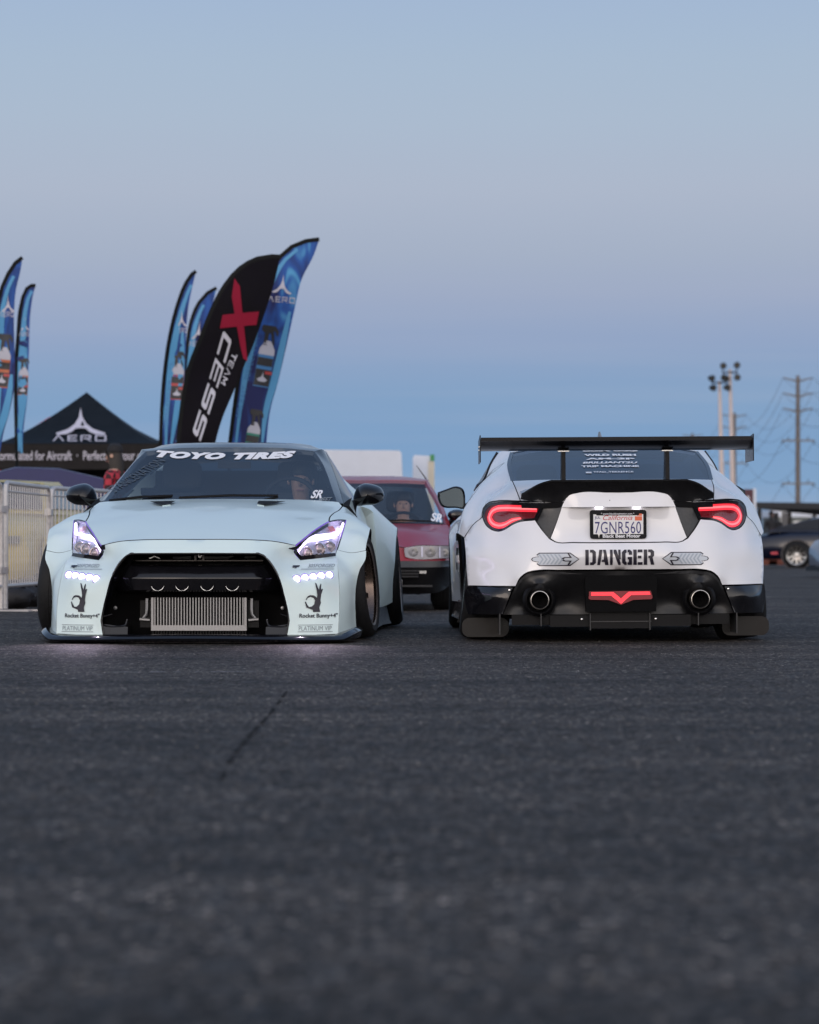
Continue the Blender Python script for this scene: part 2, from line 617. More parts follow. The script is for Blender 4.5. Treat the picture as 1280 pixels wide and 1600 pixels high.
# ------------------------------------------------------------------ ground
def asphalt():
    m = mat('asphalt', (.04, .04, .04), .7, 0, 0, .20)
    nt = m.node_tree; n, l = nt.nodes, nt.links
    b = n['Principled BSDF']
    tcn = n.new('ShaderNodeTexCoord')

    def noise(scale, detail=3.0, rough=.55, stretch=None):
        x = n.new('ShaderNodeTexNoise'); x.inputs['Scale'].default_value = scale
        x.inputs['Detail'].default_value = detail; x.inputs['Roughness'].default_value = rough
        src = tcn.outputs['Object']
        if stretch:
            mp = n.new('ShaderNodeMapping'); mp.inputs['Scale'].default_value = stretch
            l.new(src, mp.inputs[0]); src = mp.outputs[0]
        l.new(src, x.inputs['Vector'])
        return x.outputs['Fac']

    def rng(x, a, c, lo, hi):
        q = n.new('ShaderNodeMapRange'); q.inputs[1].default_value = a; q.inputs[2].default_value = c
        q.inputs[3].default_value = lo; q.inputs[4].default_value = hi
        l.new(x, q.inputs[0]); return q.outputs[0]

    def mm(op, a, c):
        q = n.new('ShaderNodeMath'); q.operation = op
        for i, x in enumerate((a, c)):
            if isinstance(x, (int, float)): q.inputs[i].default_value = x
            else: l.new(x, q.inputs[i])
        return q.outputs[0]
    vor = n.new('ShaderNodeTexVoronoi'); vor.inputs['Scale'].default_value = 85
    l.new(tcn.outputs['Object'], vor.inputs['Vector'])
    stone = n.new('ShaderNodeSeparateColor'); l.new(vor.outputs['Color'], stone.inputs[0])
    grain = rng(stone.outputs[0], 0, 1, .2, 2.3)            # every stone of the aggregate its own grey
    bright = rng(stone.outputs[1], .93, 1.0, 1.0, 6.0)         # a few pale ones
    large = rng(noise(.35, 4), .3, .7, .65, 1.25)
    mid = mm('MULTIPLY', rng(noise(3.0, 4), .3, .7, .84, 1.16), mm('MULTIPLY', rng(noise(70.0, 2, .6, (1, .22, 1)), .34, .66, .25, 2.0), rng(noise(24.0, 2, .6, (1, .25, 1)), .34, .66, .6, 1.45)))
    worn = rng(noise(1.0, 3, .5, (.10, 1.6, 1)), .35, .65, .55, 1.2)   # long streaks left by passing tyres and paving
    fac = mm('MULTIPLY', mm('MULTIPLY', grain, bright), mm('MULTIPLY', large, mm('MULTIPLY', mid, worn)))
    # transverse paving joints, darker with oil and rubber, and a scatter of oil spots
    sx = n.new('ShaderNodeSeparateXYZ'); l.new(tcn.outputs['Object'], sx.inputs[0])
    wob = mm('MULTIPLY', mm('SUBTRACT', noise(.9, 3), .5), .9)
    for y0, w_, amt in ((5.75, .22, .42), (8.3, .34, .30), (11.2, .25, .18), (3.9, .3, .25)):
        d = mm('DIVIDE', mm('ADD', mm('SUBTRACT', sx.outputs['Y'], y0), wob), w_)
        gs = mm('POWER', 2.718, mm('MULTIPLY', mm('MULTIPLY', d, d), -1.0))
        fac = mm('MULTIPLY', fac, mm('SUBTRACT', 1.0, mm('MULTIPLY', gs, mm('MULTIPLY', rng(noise(1.3, 4), .35, .65, .3, 1.2), amt))))
    fac = mm('MULTIPLY', fac, rng(noise(.8, 5, .65), .60, .72, 1.0, .62))
    sc = n.new('ShaderNodeVectorMath'); sc.operation = 'SCALE'; sc.inputs[0].default_value = (.040, .0335, .0285)
    l.new(fac, sc.inputs['Scale']); l.new(sc.outputs[0], b.inputs['Base Color'])
    l.new(rng(noise(14, 3), .3, .7, .55, .85), b.inputs['Roughness'])
    hgt = mm('ADD', mm('MULTIPLY', rng(vor.outputs['Distance'], 0, .8, 1, 0), .8), mm('MULTIPLY', noise(220, 2), .5))
    bp = n.new('ShaderNodeBump'); bp.inputs['Strength'].default_value = .9; bp.inputs['Distance'].default_value = .012
    l.new(hgt, bp.inputs['Height']); l.new(bp.outputs[0], b.inputs['Normal'])
    return m


M_ASPHALT = asphalt()
mb = MB()
rings = [0.0, 8, 16, 30, 60, 140, 400, 1500, 3500]
NS = 48
gv, gf = [Vector((0, 12, 0))], []
for r in rings[1:]:
    gv += [Vector((r * math.cos(2 * math.pi * k / NS), 12 + r * math.sin(2 * math.pi * k / NS), 0)) for k in range(NS)]
gf += [(0, 1 + k, 1 + (k + 1) % NS) for k in range(NS)]
for i in range(len(rings) - 2):
    gf += [(1 + i * NS + k, 1 + (i + 1) * NS + k, 1 + (i + 1) * NS + (k + 1) % NS, 1 + i * NS + (k + 1) % NS) for k in range(NS)]
mb.add(gv, gf, M_ASPHALT)
tag(mb.build('ground', M_ASPHALT), kind='structure')

# ------------------------------------------------------------------ wheels, shared by the cars
def wheel(parent, side, c, Rt, wd, Rr, camber=0.0, toe=0.0, spokes=10, rim_mat=None, lip=None, label=None, dish=.05, disc=True):
    """Tyre, rim barrel, spokes and hub; side +1 = outer face to +x."""
    rim_mat = rim_mat or M_RIM
    M = Matrix.Translation(c) @ Matrix.Rotation(toe, 4, 'Z') @ Matrix.Rotation(-camber * side, 4, 'Y') @ Matrix.Rotation(R(90) * side, 4, 'Y')
    h = wd / 2
    t = MB()
    t.lathe([(Rr * .985, -h * .80), (Rr * 1.02, -h * .92), (Rr + (Rt - Rr) * .45, -h * 1.0), (Rt - .022, -h * .93), (Rt - .006, -h * .80), (Rt, -h * .55),
             (Rt + .001, 0), (Rt, h * .55), (Rt - .006, h * .80), (Rt - .022, h * .93), (Rr + (Rt - Rr) * .45, h * 1.0), (Rr * 1.02, h * .92), (Rr * .985, h * .80)], 56, M, M_RUBBER)
    for k in (-.45, -.15, .15, .45):                         # tread grooves stand as thin dark ribs' gaps
        t.lathe([(Rt + .0006, h * k - .004), (Rt + .0025, h * k - .003), (Rt + .0025, h * k + .003), (Rt + .0006, h * k + .004)], 56, M, M_RUBBER)
    tyre = t.build('tyre', M_RUBBER)
    b = MB()
    b.lathe([(Rr * .99, -h * .82), (Rr * .93, -h * .8), (Rr * .88, -h * .3), (Rr * .80, h * .3), (Rr * .90, h * .62), (Rr * .93, h * .80), (Rr * .985, h * .86), (Rr * 1.015, h * .90), (Rr * 1.0, h * .95), (Rr * .95, h * .90)], 48, M, lip or rim_mat)
    b.lathe([(.001, h * .78 - dish), (.035, h * .78 - dish), (.06, h * .70 - dish), (.075, h * .5 - dish), (.075, h * .2 - dish)], 24, M, rim_mat)
    w = b.build('wheel', rim_mat, parent, label=label)
    tyre.parent = w
    if disc:
        d = MB()
        d.lathe([(.06, -h * .1), (Rr * .72, -h * .1), (Rr * .72, 0.0), (.06, 0.0)], 32, M, M_STEEL)
        d.build('brake_disc', M_STEEL, w)
    sp = MB()
    me0 = None
    for k in range(spokes):
        a = 2 * math.pi * k / spokes
        s = MB()
        r0, r1 = .05, Rr * .93
        V = []
        for r, hw, hz in ((r0, .020, h * .55 - dish), (r0 + .35 * (r1 - r0), .013, h * .62 - dish), (r1, .016, h * .60)):
            for sx, dz in ((-1, 0), (1, 0), (1, -.018), (-1, -.018)):
                p = Vector((r * math.cos(a) - sx * hw * math.sin(a), r * math.sin(a) + sx * hw * math.cos(a), hz + dz))
                V.append(M @ p)
        F = [(i * 4 + q, i * 4 + (q + 1) % 4, i * 4 + 4 + (q + 1) % 4, i * 4 + 4 + q) for i in range(2) for q in range(4)] + [(3, 2, 1, 0), (8, 9, 10, 11)]
        s.add(V, F, rim_mat)
        s.build('spoke', rim_mat, w)
    return w


def seat(parent, x, y, z, lean=.25):
    s = MB()
    def rb(lo, hi, M=None, mat=M_SEAT, k=.22):
        """rounded block"""
        cx = [(lo[i] + hi[i]) / 2 for i in range(3)]; hx = [(hi[i] - lo[i]) / 2 for i in range(3)]
        rings = []
        for j in range(9):
            ph = -math.pi / 2 + math.pi * j / 8
            cz = math.copysign(abs(math.sin(ph)) ** (k * 2), math.sin(ph)); cr = abs(math.cos(ph)) ** (k * 2) if j not in (0, 8) else .02
            ring = []
            for q in range(20):
                t = 2 * math.pi * q / 20
                ring.append(Vector((cx[0] + hx[0] * cr * math.copysign(abs(math.cos(t)) ** .5, math.cos(t)), cx[1] + hx[1] * cr * math.copysign(abs(math.sin(t)) ** .5, math.sin(t)), cx[2] + hx[2] * cz)))
            rings.append([M @ p for p in ring] if M else ring)
        s.loft(rings, mat, True, True)
    rb((x - .25, y - .5, z), (x + .25, y + .02, z + .16))
    M = Matrix.Translation((x, y, z + .1)) @ Matrix.Rotation(-lean, 4, 'X')
    rb((-.25, -.07, 0), (.25, .07, .58), M)
    rb((-.14, -.06, .60), (.14, .05, .80), M)
    return s.build('seat', M_SEAT, parent)


def steering_wheel(parent, x, y, z):
    s = MB()
    M = Matrix.Translation((x, y, z)) @ Matrix.Rotation(R(70), 4, 'X')
    s.tube([M @ Vector((.18 * math.cos(t), .18 * math.sin(t), 0)) for t in (2 * math.pi * k / 28 for k in range(28))], .016, 8, M_MBLACK, closed=True)
    for a in (0, math.pi, -math.pi / 2):
        s.tube([M @ Vector((.03 * math.cos(a), .03 * math.sin(a), -.03)), M @ Vector((.175 * math.cos(a), .175 * math.sin(a), 0))], .014, 6, M_MBLACK)
    s.lathe([(.001, -.02), (.05, -.03), (.06, -.06), (.03, -.25), (.03, -.3)], 16, M, M_MBLACK)
    return s.build('steering_wheel', M_MBLACK, parent)


# ------------------------------------------------------------------ the mint-white wide-body coupe, seen from the front
g = Pose(-1.265, 17.0, .028)
GT = empty('sports_coupe', 'mint white wide-body sports coupe facing us with lit headlights', 'car', (-1.265, 17.0, 0), -.028)
V3 = Vector


def C(y, z):
    return Vector((0, y, z))


# shared edge lines (right half)
hood_seam = [C(.12, .6145), g(355, 842.6, .125), g(400, 843.5, .15), g(426, 845.3, .19), g(463, 852, .28)]
lamp_top = [g(463, 852, .28), g(466, 849.5, .30), g(488, 831.5, .50), g(505, 820, .68), g(514, 815, .80)]
lamp_top_outer = [g(514, 815, .80), g(528, 812.4, .89), g(541, 812.6, .98)]
lamp_out = [g(541, 812.6, .98), g(533, 840, .78), g(527, 859.5, .645), g(524.5, 868, .59)]
lamp_bot = [g(524.5, 868, .59), g(497, 871.6, .46), g(470, 874.5, .35)]
lamp_tip = [g(470, 874.5, .35), g(460, 862.5, .31), g(463, 852, .28)]
crease = [g(524.5, 868, .59), g(528.5, 885, .43), g(530.5, 910, .345), g(531.5, 940, .28), g(530.5, 965, .235), g(529, 991, .20)]
arch_low = [g(572, 860.5, .72), g(571, 874, .68), g(568, 880, .66), g(562.5, 889, .63), g(559.5, 899, .61), g(555.8, 921, .585), g(555.2, 940, .58), g(556, 967, .58), g(557, 986, .58)]
wing_seam = [g(527, 859.5, .645), g(548, 864, .67), g(572, 860.5, .72)]
mouth_side = [[g(452, 970, .078)], [g(449, 952, .083), g(443.75, 930, .085), g(435, 901, .08), g(431, 893.5, .075), g(420.5, 877.5, .062), g(411, 868, .055), g(403, 865, .05)], [C(.035, .5314)]]

bm_ = MB()
half = path(hood_seam, lamp_tip[::-1][1:], lamp_bot[::-1][1:], crease[1:], [g(490, 992.5, .12), g(448, 993.7, .07)], *mouth_side)
bump_surf = bm_.panel(sym(half), [g(500, 905, .225), g(482, 940, .15), g(470, 975, .11), g(440, 875, .19), g(455, 905, .13), g(505, 955, .18),
                                  mx(g(500, 905, .225)), mx(g(482, 940, .15)), mx(g(470, 975, .11)), mx(g(440, 875, .19)), mx(g(455, 905, .13)), mx(g(505, 955, .18)), C(.07, .575), g(370, 855, .085), mx(g(370, 855, .085))],
                      res=.02, flange=.05, gap=.0035, fmat=M_VOID)
ret = path(wing_seam, arch_low[1:], [g(545, 990, .38), g(529, 991, .20)], crease[::-1][1:], [g(527, 859.5, .645)])
bm_.panel(ret, [g(545, 905, .46), g(545, 950, .40), g(555, 875, .63)], n=(.8, -.6, .05), res=.035, flange=.05, mirror=True)
bumper = bm_.build('front_bumper', M_MINT, GT, sharp=40)

hood_rear = [g(530, 784.3, 1.58), g(480, 781, 1.70), g(420, 780, 1.77), C(1.80, .880)]
hood_side = [g(515, 809, .9), g(520, 803, 1.05), g(530, 797, 1.28), g(535, 791, 1.50)]
hd = MB()
half = path(hood_seam, lamp_top[1:], hood_side, [g(530, 784.3, 1.58)], hood_rear[1:])
hood_surf = hd.panel(sym(half), [C(.5, .712), C(1.0, .800), C(1.4, .852), V3((.36, .55, .708)), V3((-.36, .55, .708)), V3((.38, 1.0, .795)), V3((-.38, 1.0, .795)), V3((.62, .95, .752)), V3((-.62, .95, .752))],
                     n=(0, 0, 1), res=.05, flange=.03, gap=.0035, fmat=M_VOID, holes=[])
hood = hd.build('hood', M_MINT, GT)
for sx in (1, -1):                                     # two hood vents
    nv = MB()
    o = g(423, 793.5, 1.36) if sx > 0 else mx(g(423, 793.5, 1.36))
    pts = [(-.085, .10), (-.02, .13), (.085, .14), (.02, -.06), (-.03, -.16), (-.075, -.12)]
    nv.decal(hood_surf, poly2d([[(x * sx, y) for x, y in pts]]), o, .012, mat=M_VOID)
    ed = [Vector((o.x + x * sx, o.y + y, 0)) for x, y in pts[3:] + pts[:1]]
    zz = hood_surf.to3([hood_surf.proj(p) for p in ed], .003)
    zz = zz[1:-1]
    nv.tube(zz, .003, 8, M_MINT)
    nv.build('hood_vent', M_MINT, hood)

fd = MB()
arch_up = [g(573.5, 850, .77), g(577, 836, .87), g(579, 827.5, .96), V3((1.0, 1.06, .675)), V3((.995, 1.2, .645)), V3((.985, 1.32, .53)), V3((.975, 1.375, .33)), V3((.97, 1.385, .15))]
fo = path(wing_seam, arch_up, [V3((.95, 1.48, .15))], [V3((.935, 1.49, .5)), V3((.90, 1.50, .74)), g(541, 793, 1.56)], [g(535, 791, 1.50)], hood_side[::-1][1:] + [g(514, 815, .80)], lamp_top_outer[1:], lamp_out[1:3])
fender_extra = [V3((.91, 1.2, .750)), g(558, 835, .80), g(556, 818, .97), g(545, 803, 1.15), V3((.95, 1.1, .72))]
fd.panel(fo[:-1], fender_extra, n=(.62, -.5, .6), res=.04, flange=.05, gap=.0035, fmat=M_VOID, mat=M_MINT)
fdl = MB()
fdl.panel([mx(p) for p in fo[:-1]][::-1], [mx(p) for p in fender_extra], n=(-.62, -.5, .6), res=.04, flange=.05, gap=.0035, fmat=M_VOID, mat=M_MINT)
fd.build('front_fender', M_MINT, GT)
fdl.build('front_fender', M_MINT, GT)

# splitter: a lip that runs round the bottom of the bumper, with upturned ends
sp = MB()
line = catmull([V3((-.955, .56, 0)), V3((-.94, .36, 0)), V3((-.865, .14, 0)), V3((-.56, -.015, 0)), V3((-.25, -.05, 0)), V3((0, -.055, 0)), V3((.25, -.05, 0)), V3((.56, -.015, 0)), V3((.865, .14, 0)), V3((.94, .36, 0)), V3((.955, .56, 0))], .05)
rings = []
for i, p in enumerate(line):
    t = (line[min(i + 1, len(line) - 1)] - line[max(i - 1, 0)]).normalized()
    nv_ = V3((t.y, -t.x, 0))
    ax = abs(p.x)
    up = .006 * math.cos(ax * 3.2) + (.05 * max(0, (ax - .86)) / .1 if ax > .86 else 0)
    rings.append([p - nv_ * .12 + V3((0, 0, .056)), p - nv_ * .015 + V3((0, 0, .050 + up)), p + V3((0, 0, .040 + up)), p + nv_ * .012 + V3((0, 0, .028 + up)), p + V3((0, 0, .014 + up * .3)), p - nv_ * .25 + V3((0, 0, .012))])
sp.loft(rings, M_GBLACK, True, True)
sp.build('front_splitter', M_GBLACK, GT)

# mouth: dark back wall, cross beam with four round holes, upper slot, side ducts
mo = MB()
back = [V3((-.60, .50, .54)), V3((.60, .50, .54)), V3((.66, .50, .02)), V3((-.66, .50, .02))]
mo.add(back, [(0, 3, 2, 1)], M_VOID)
for sx in (1, -1):
    f4 = [V3((.58 * sx, .5, .54)), V3((.36 * sx, .13, .53)), V3((.47 * sx, .20, .40)), V3((.535 * sx, .19, .20)), V3((.54 * sx, .16, .02)), V3((.64 * sx, .5, .02))]
    mo.add(f4, [(0, 1, 2, 5), (2, 3, 4, 5)] if sx > 0 else [(5, 2, 1, 0), (5, 4, 3, 2)], M_VOID)
mo.add([V3((-.4, .09, .54)), V3((.4, .09, .54)), V3((.6, .5, .54)), V3((-.6, .5, .54))], [(0, 1, 2, 3)], M_VOID)
mo.build('intake_duct', M_VOID, GT)
be = MB()
xs = [-.50, -.47, -.44, -.40, -.34, 0, .34, .40, .44, .47, .50]
rings = []
for x in xs:
    k = min(1, max(0, (abs(x) - .34) / .2)); k = k * k * (3 - 2 * k)
    top = .452 + .05 * k
    q = .16 * k
    rings.append([V3((x, .32, top + .012)), V3((x, .19 + q, top + .010)), V3((x, .141 + q, top)), V3((x, .134 + q, top - .006)), V3((x, .120 + q, .402)), V3((x, .113 + q, .393)), V3((x, .110 + q, .384)), V3((x, .112 + q, .374)), V3((x, .128 + q, .315)), V3((x, .16 + q, .302)), V3((x, .32, .30))])
be.loft(rings, M_GBLACK, False)
beam = be.build('bumper_beam', M_GBLACK, GT, sharp=50)
for u in (246.5, 284.5, 323.75, 363):
    p = g(u, 912.5, .112)
    hb = MB()
    M = Matrix.Translation((p.x, .122, p.z)) @ Matrix.Rotation(R(90), 4, 'X')
    hb.lathe([(.0005, -.02), (.034, -.02), (.036, .004), (.0385, .008), (.041, .004), (.041, -.02)], 28, M, M_VOID)
    q = [V3((p.x + .0395 * math.cos(t), .108, p.z + .0395 * math.sin(t))) for t in (math.pi * (1.1 + .8 * k / 12) for k in range(13))]
    hb.tube(q, [.0006 + .0016 * math.sin(math.pi * k / 12) for k in range(13)], 6, M_CHROME)
    hb.build('beam_hole', M_MBLACK, beam)
# engine plumbing glimpsed through the upper slot
pl = MB()
pl.tube([V3((-.16, .34, .505)), V3((-.05, .34, .505))], .008, 8, M_ALU)
pl.tube([V3((.03, .34, .505)), V3((.17, .34, .506)), V3((.20, .35, .515))], .008, 8, M_ALU)
pl.tube([V3((.27, .34, .507)), V3((.34, .34, .510))], .007, 8, M_ALU)
pl.tube([V3((-.30, .34, .50)), V3((-.27, .34, .512)), V3((-.24, .35, .50))], .006, 6, M_STEEL)
pl.lathe([(.0005, .012), (.012, .010), (.014, 0), (.012, -.02)], 14, Matrix.Translation((0.005, .33, .515)) @ Matrix.Rotation(R(90), 4, 'X'), M_STEEL)
pl.box((-.03, .33, .488), (-.018, .36, .52), M_RIM); pl.box((.018, .33, .488), (.03, .36, .52), M_RIM)
pl.tube([V3((-.56, .36, .487)), V3((.56, .36, .487))], .006, 6, M_RIM)
pl.build('engine_pipe', M_ALU, GT)

# intercooler: tanks, bottom rail, and each fin that can be told apart
ic_l, ic_r = g(237, 934, .25).x, g(386, 934, .25).x
zt, zb, zr = .268, .104, .072
ic = MB()
ic.box((ic_l, .27, zb), (ic_r, .34, zt), M_VOID)
ic.box((ic_l, .222, zr), (ic_r, .34, zb), M_ALU)
ic.box((ic_l, .222, zb), (ic_l + .014, .27, zt), M_ALU); ic.box((ic_r - .014, .222, zb), (ic_r, .27, zt), M_ALU)
ic.box((ic_l - .07, .26, .09), (ic_l - .003, .36, .25), M_MBLACK)
ic.box((ic_r + .003, .26, .09), (ic_r + .07, .36, .25), M_MBLACK)
icb = ic.build('intercooler', M_ALU, GT)
fin = None
NF = 31
for k in range(NF):
    x = ic_l + .022 + (ic_r - ic_l - .044) * k / (NF - 1)
    if fin is None:
        f_ = MB(); f_.box((-.0034, .226, zb), (.0034, .27, zt), M_ALU)
        fin = f_.build('cooling_fin', M_ALU, icb, loc=(x, 0, 0))
    else:
        o = fin.copy(); COL.objects.link(o); o.location = (x, 0, 0); o.parent = icb
lw = MB()
for k in range(34):
    x = ic_l + (ic_r - ic_l) * (k + .5) / 34
    lw.box((x - .0035, .23, .044), (x + .0035, .25, .070), M_MBLACK)
tag(lw.build('lower_fin', M_MBLACK, icb), kind='stuff')
for sx in (1, -1):
    e = V3((ic_r if sx > 0 else ic_l, 0, 0))
    tp = MB()
    tp.tube([V3((e.x + sx * .028, .25, .262)), V3((e.x + sx * .028, .245, .20)), V3((e.x + sx * .030, .245, .17)), V3((e.x + sx * .05, .25, .145))], .010, 8, M_ALU)
    tp.tube([V3((e.x + sx * .01, .24, .135)), V3((e.x + sx * .07, .24, .14))], .010, 6, M_ALU)
    tp.build('coolant_pipe', M_ALU, GT)
    # corner duct: a tray with a glossy lip
    dc = MB()
    P = [V3((sx * .565, .12, .165)), V3((sx * .57, .12, .125)), V3((sx * .545, .13, .105)), V3((sx * .47, .16, .098)), V3((sx * .425, .18, .106)), V3((sx * .415, .19, .14))]
    dc.tube(catmull(P, .015), .007, 8, M_GBLACK)
    dc.tube([V3((sx * .56, .12, .155)), V3((sx * .50, .15, .172))], .004, 6, M_GBLACK)
    dc.loft([[V3((sx * .565, .12, .115)), V3((sx * .41, .18, .095)), V3((sx * .41, .16, .04)), V3((sx * .55, .11, .04))], [V3((sx * .62, .4, .115)), V3((sx * .41, .4, .095)), V3((sx * .41, .4, .04)), V3((sx * .62, .4, .04))]], M_GBLACK, True, True)
    dc.lathe([(.0005, .006), (.010, .004), (.012, -.01)], 12, Matrix.Translation((sx * .50, .30, .205)) @ Matrix.Rotation(R(90), 4, 'X'), M_ALU)
    dc.build('corner_duct', M_GBLACK, GT)
rim_ = MB()
mo_edge = path([g(448, 993.7, .085)], *[[p + V3((0, .012, 0)) for p in s] for s in mouth_side])
rim_.tube(mo_edge + [mx(p) for p in mo_edge[::-1]][1:], .007, 8, M_GBLACK)
rim_.build('intake_edge', M_GBLACK, GT)

# headlights
lamp_line = path(lamp_top, lamp_top_outer[1:], lamp_out[1:], lamp_bot[1:], lamp_tip[1:], ds=.02)[:-1]
lamp_mid = [g(500, 850, .50), g(520, 835, .70), g(490, 860, .42)]


def headlight(sx):
    f = (lambda p: Vector(p)) if sx > 0 else mx
    line = [f(p) for p in lamp_line]
    if sx < 0: line = line[::-1]
    n = (.35 * sx, -.85, .4)
    hs = MB()
    surf = Surf(n, line + [f(p) for p in lamp_mid])
    hs.panel(line, n=n, surf=surf, off=-.050, res=.035, flange=0, gap=.004, mat=M_HOUSING)
    ab = shrink([surf.proj(p) for p in line], .004)
    hs.loft([surf.to3(ab, -.050), surf.to3(ab, -.004)], M_HOUSING, True)
    h = hs.build('headlight', M_HOUSING, GT)
    # daylight LED strip: stem, bar and blade
    dl = MB()
    pts = [(537.5, 816, .93, .012), (533, 827, .86, .014), (528.5, 833.5, .80, .016), (512, 835.5, .66, .014), (492, 838, .52, .014), (483, 843, .45, .014), (473, 852.5, .38, .012), (466, 862, .33, .010), (469.5, 869.5, .35, .007)]
    dl.ribbon(surf, [f(g(u, v, y)) for u, v, y, _ in pts], [q[3] for q in pts], off=-.004, thick=.02, mat=M_DRL, smooth=False)
    dl.build('daylight_strip', M_DRL, h)
    fr = MB()
    fr.ribbon(surf, line + [line[0]], .008, off=-.001, thick=.006, mat=M_GBLACK, smooth=False)
    fr.ribbon(surf, [f(p) for p in path(lamp_top, ds=.02)[::-1] + path(lamp_tip[::-1], ds=.02)[1:]], .0065, off=.001, thick=.003, mat=M_DRLHALO, smooth=False)  # violet halo along the lamp's upper edge, put in as a glowing strip
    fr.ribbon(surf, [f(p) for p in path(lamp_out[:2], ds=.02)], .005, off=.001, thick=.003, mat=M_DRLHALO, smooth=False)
    fr.ribbon(surf, [f(p + V3((0, 0, .008))) for p in path(lamp_bot, lamp_tip[1:2], ds=.02)], .020, off=.002, thick=.006, mat=M_GBLACK, smooth=False)
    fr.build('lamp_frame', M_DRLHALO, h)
    for u, v, y, r in ((518, 851, .62, .036), (501.5, 854, .50, .040), (481.5, 861, .40, .040)):
        pj = MB()
        c = surf.to3([surf.proj(f(g(u, v, y)))], -.042)[0]
        zq = V3((.08 * sx, -1, .05)).to_track_quat('Z', 'Y').to_matrix().to_4x4()
        M = Matrix.Translation(c) @ zq
        pj.lathe([(r * .78, -.02), (r, -.005), (r * 1.02, .004), (r * .9, .008), (r * .8, .0)], 24, M, M_CHROME)
        pj.lathe([(.0005, .012), (r * .3, .011), (r * .6, .006), (r * .8, -.004)], 24, M, M_PROJ)
        pj.build('projector', M_CHROME, h)
    am = MB()
    am.ribbon(surf, [f(g(514, 826, .78)), f(g(524, 824, .84))], .040, off=-.035, mat=M_AMBER, smooth=False)
    am.build('side_marker', M_AMBER, h)
    ch = MB()
    ch.ribbon(surf, [f(g(496, 864.5, .46)), f(g(508, 862.5, .52)), f(g(520, 862, .60))], .014, off=-.035, mat=M_CHROME)
    ch.ribbon(surf, [f(g(520, 843, .72)), f(g(512, 843, .64)), f(g(500, 845, .54))], .006, off=-.03, mat=M_CHROME)
    ch.build('reflector', M_CHROME, h)
    ln = MB()
    ln.panel(line, n=n, surf=surf, off=.0, res=.04, flange=0, gap=.003, mat=M_LENS)
    ln.build('lens', M_LENS, h)


M_HOUSING = noisy(mat('lamp_housing', (.62, .62, .68), .3, .5), 25, .06, .04)
M_PROJ = noisy(mat('projector_glass', (.40, .33, .29), .10, .5, 1.0), 30, .1, .03)
M_AMBER = mat('amber_reflector', (.55, .10, .09), .3, 0, .6, emit=(1, .25, .3), strength=.12)
headlight(1); headlight(-1)

# the two rows of five round LEDs
for sx in (1, -1):
    for u, v, y in ((463.5, 904.8, .15), (476, 902.8, .165), (489, 901.6, .185), (501, 899.8, .21), (513.5, 898.6, .25)):
        p = g(u, v, y); p = p if sx > 0 else mx(p)
        c = bump_surf.to3([bump_surf.proj(p)], .007)[0]
        M = Matrix.Translation(c) @ Matrix.Rotation(R(90), 4, 'X')
        ld = MB()
        ld.lathe([(.0005, .006), (.012, .0055), (.019, .003), (.0205, -.004)], 22, M, M_LED)
        ld.lathe([(.0205, -.006), (.0215, .003), (.0245, .004), (.026, -.006)], 22, M, M_DRLHALO)  # violet halo round the LED, put in as a glowing ring
        ld.build('round_led', M_LED, bumper)

# vinyl on the bumper
def lay(surf, pose, flat, u, v, y, wpx, hpx, parent, mat, name, off=.005, rot=0.0, flip=False):
    p = pose(u, v, y)
    Yd = pose.Y0 + y
    k = Yd / FPX
    ab = surf.proj(p)
    xs = [q[0] for q in flat[0]]; ys = [q[1] for q in flat[0]]
    sx = wpx * k / (max(xs) - min(xs)) / max(.2, surf.a.x); sy = hpx * k / (max(ys) - min(ys)) / max(.25, surf.b.z)
    m = MB()
    cx, cy = (max(xs) + min(xs)) / 2, (max(ys) + min(ys)) / 2
    m.decal(surf, ([((x - cx) * sx, (z - cy) * sy) for x, z in flat[0]], flat[1]), p, off, rot=rot, mat=mat)
    return m.build(name, mat, parent)


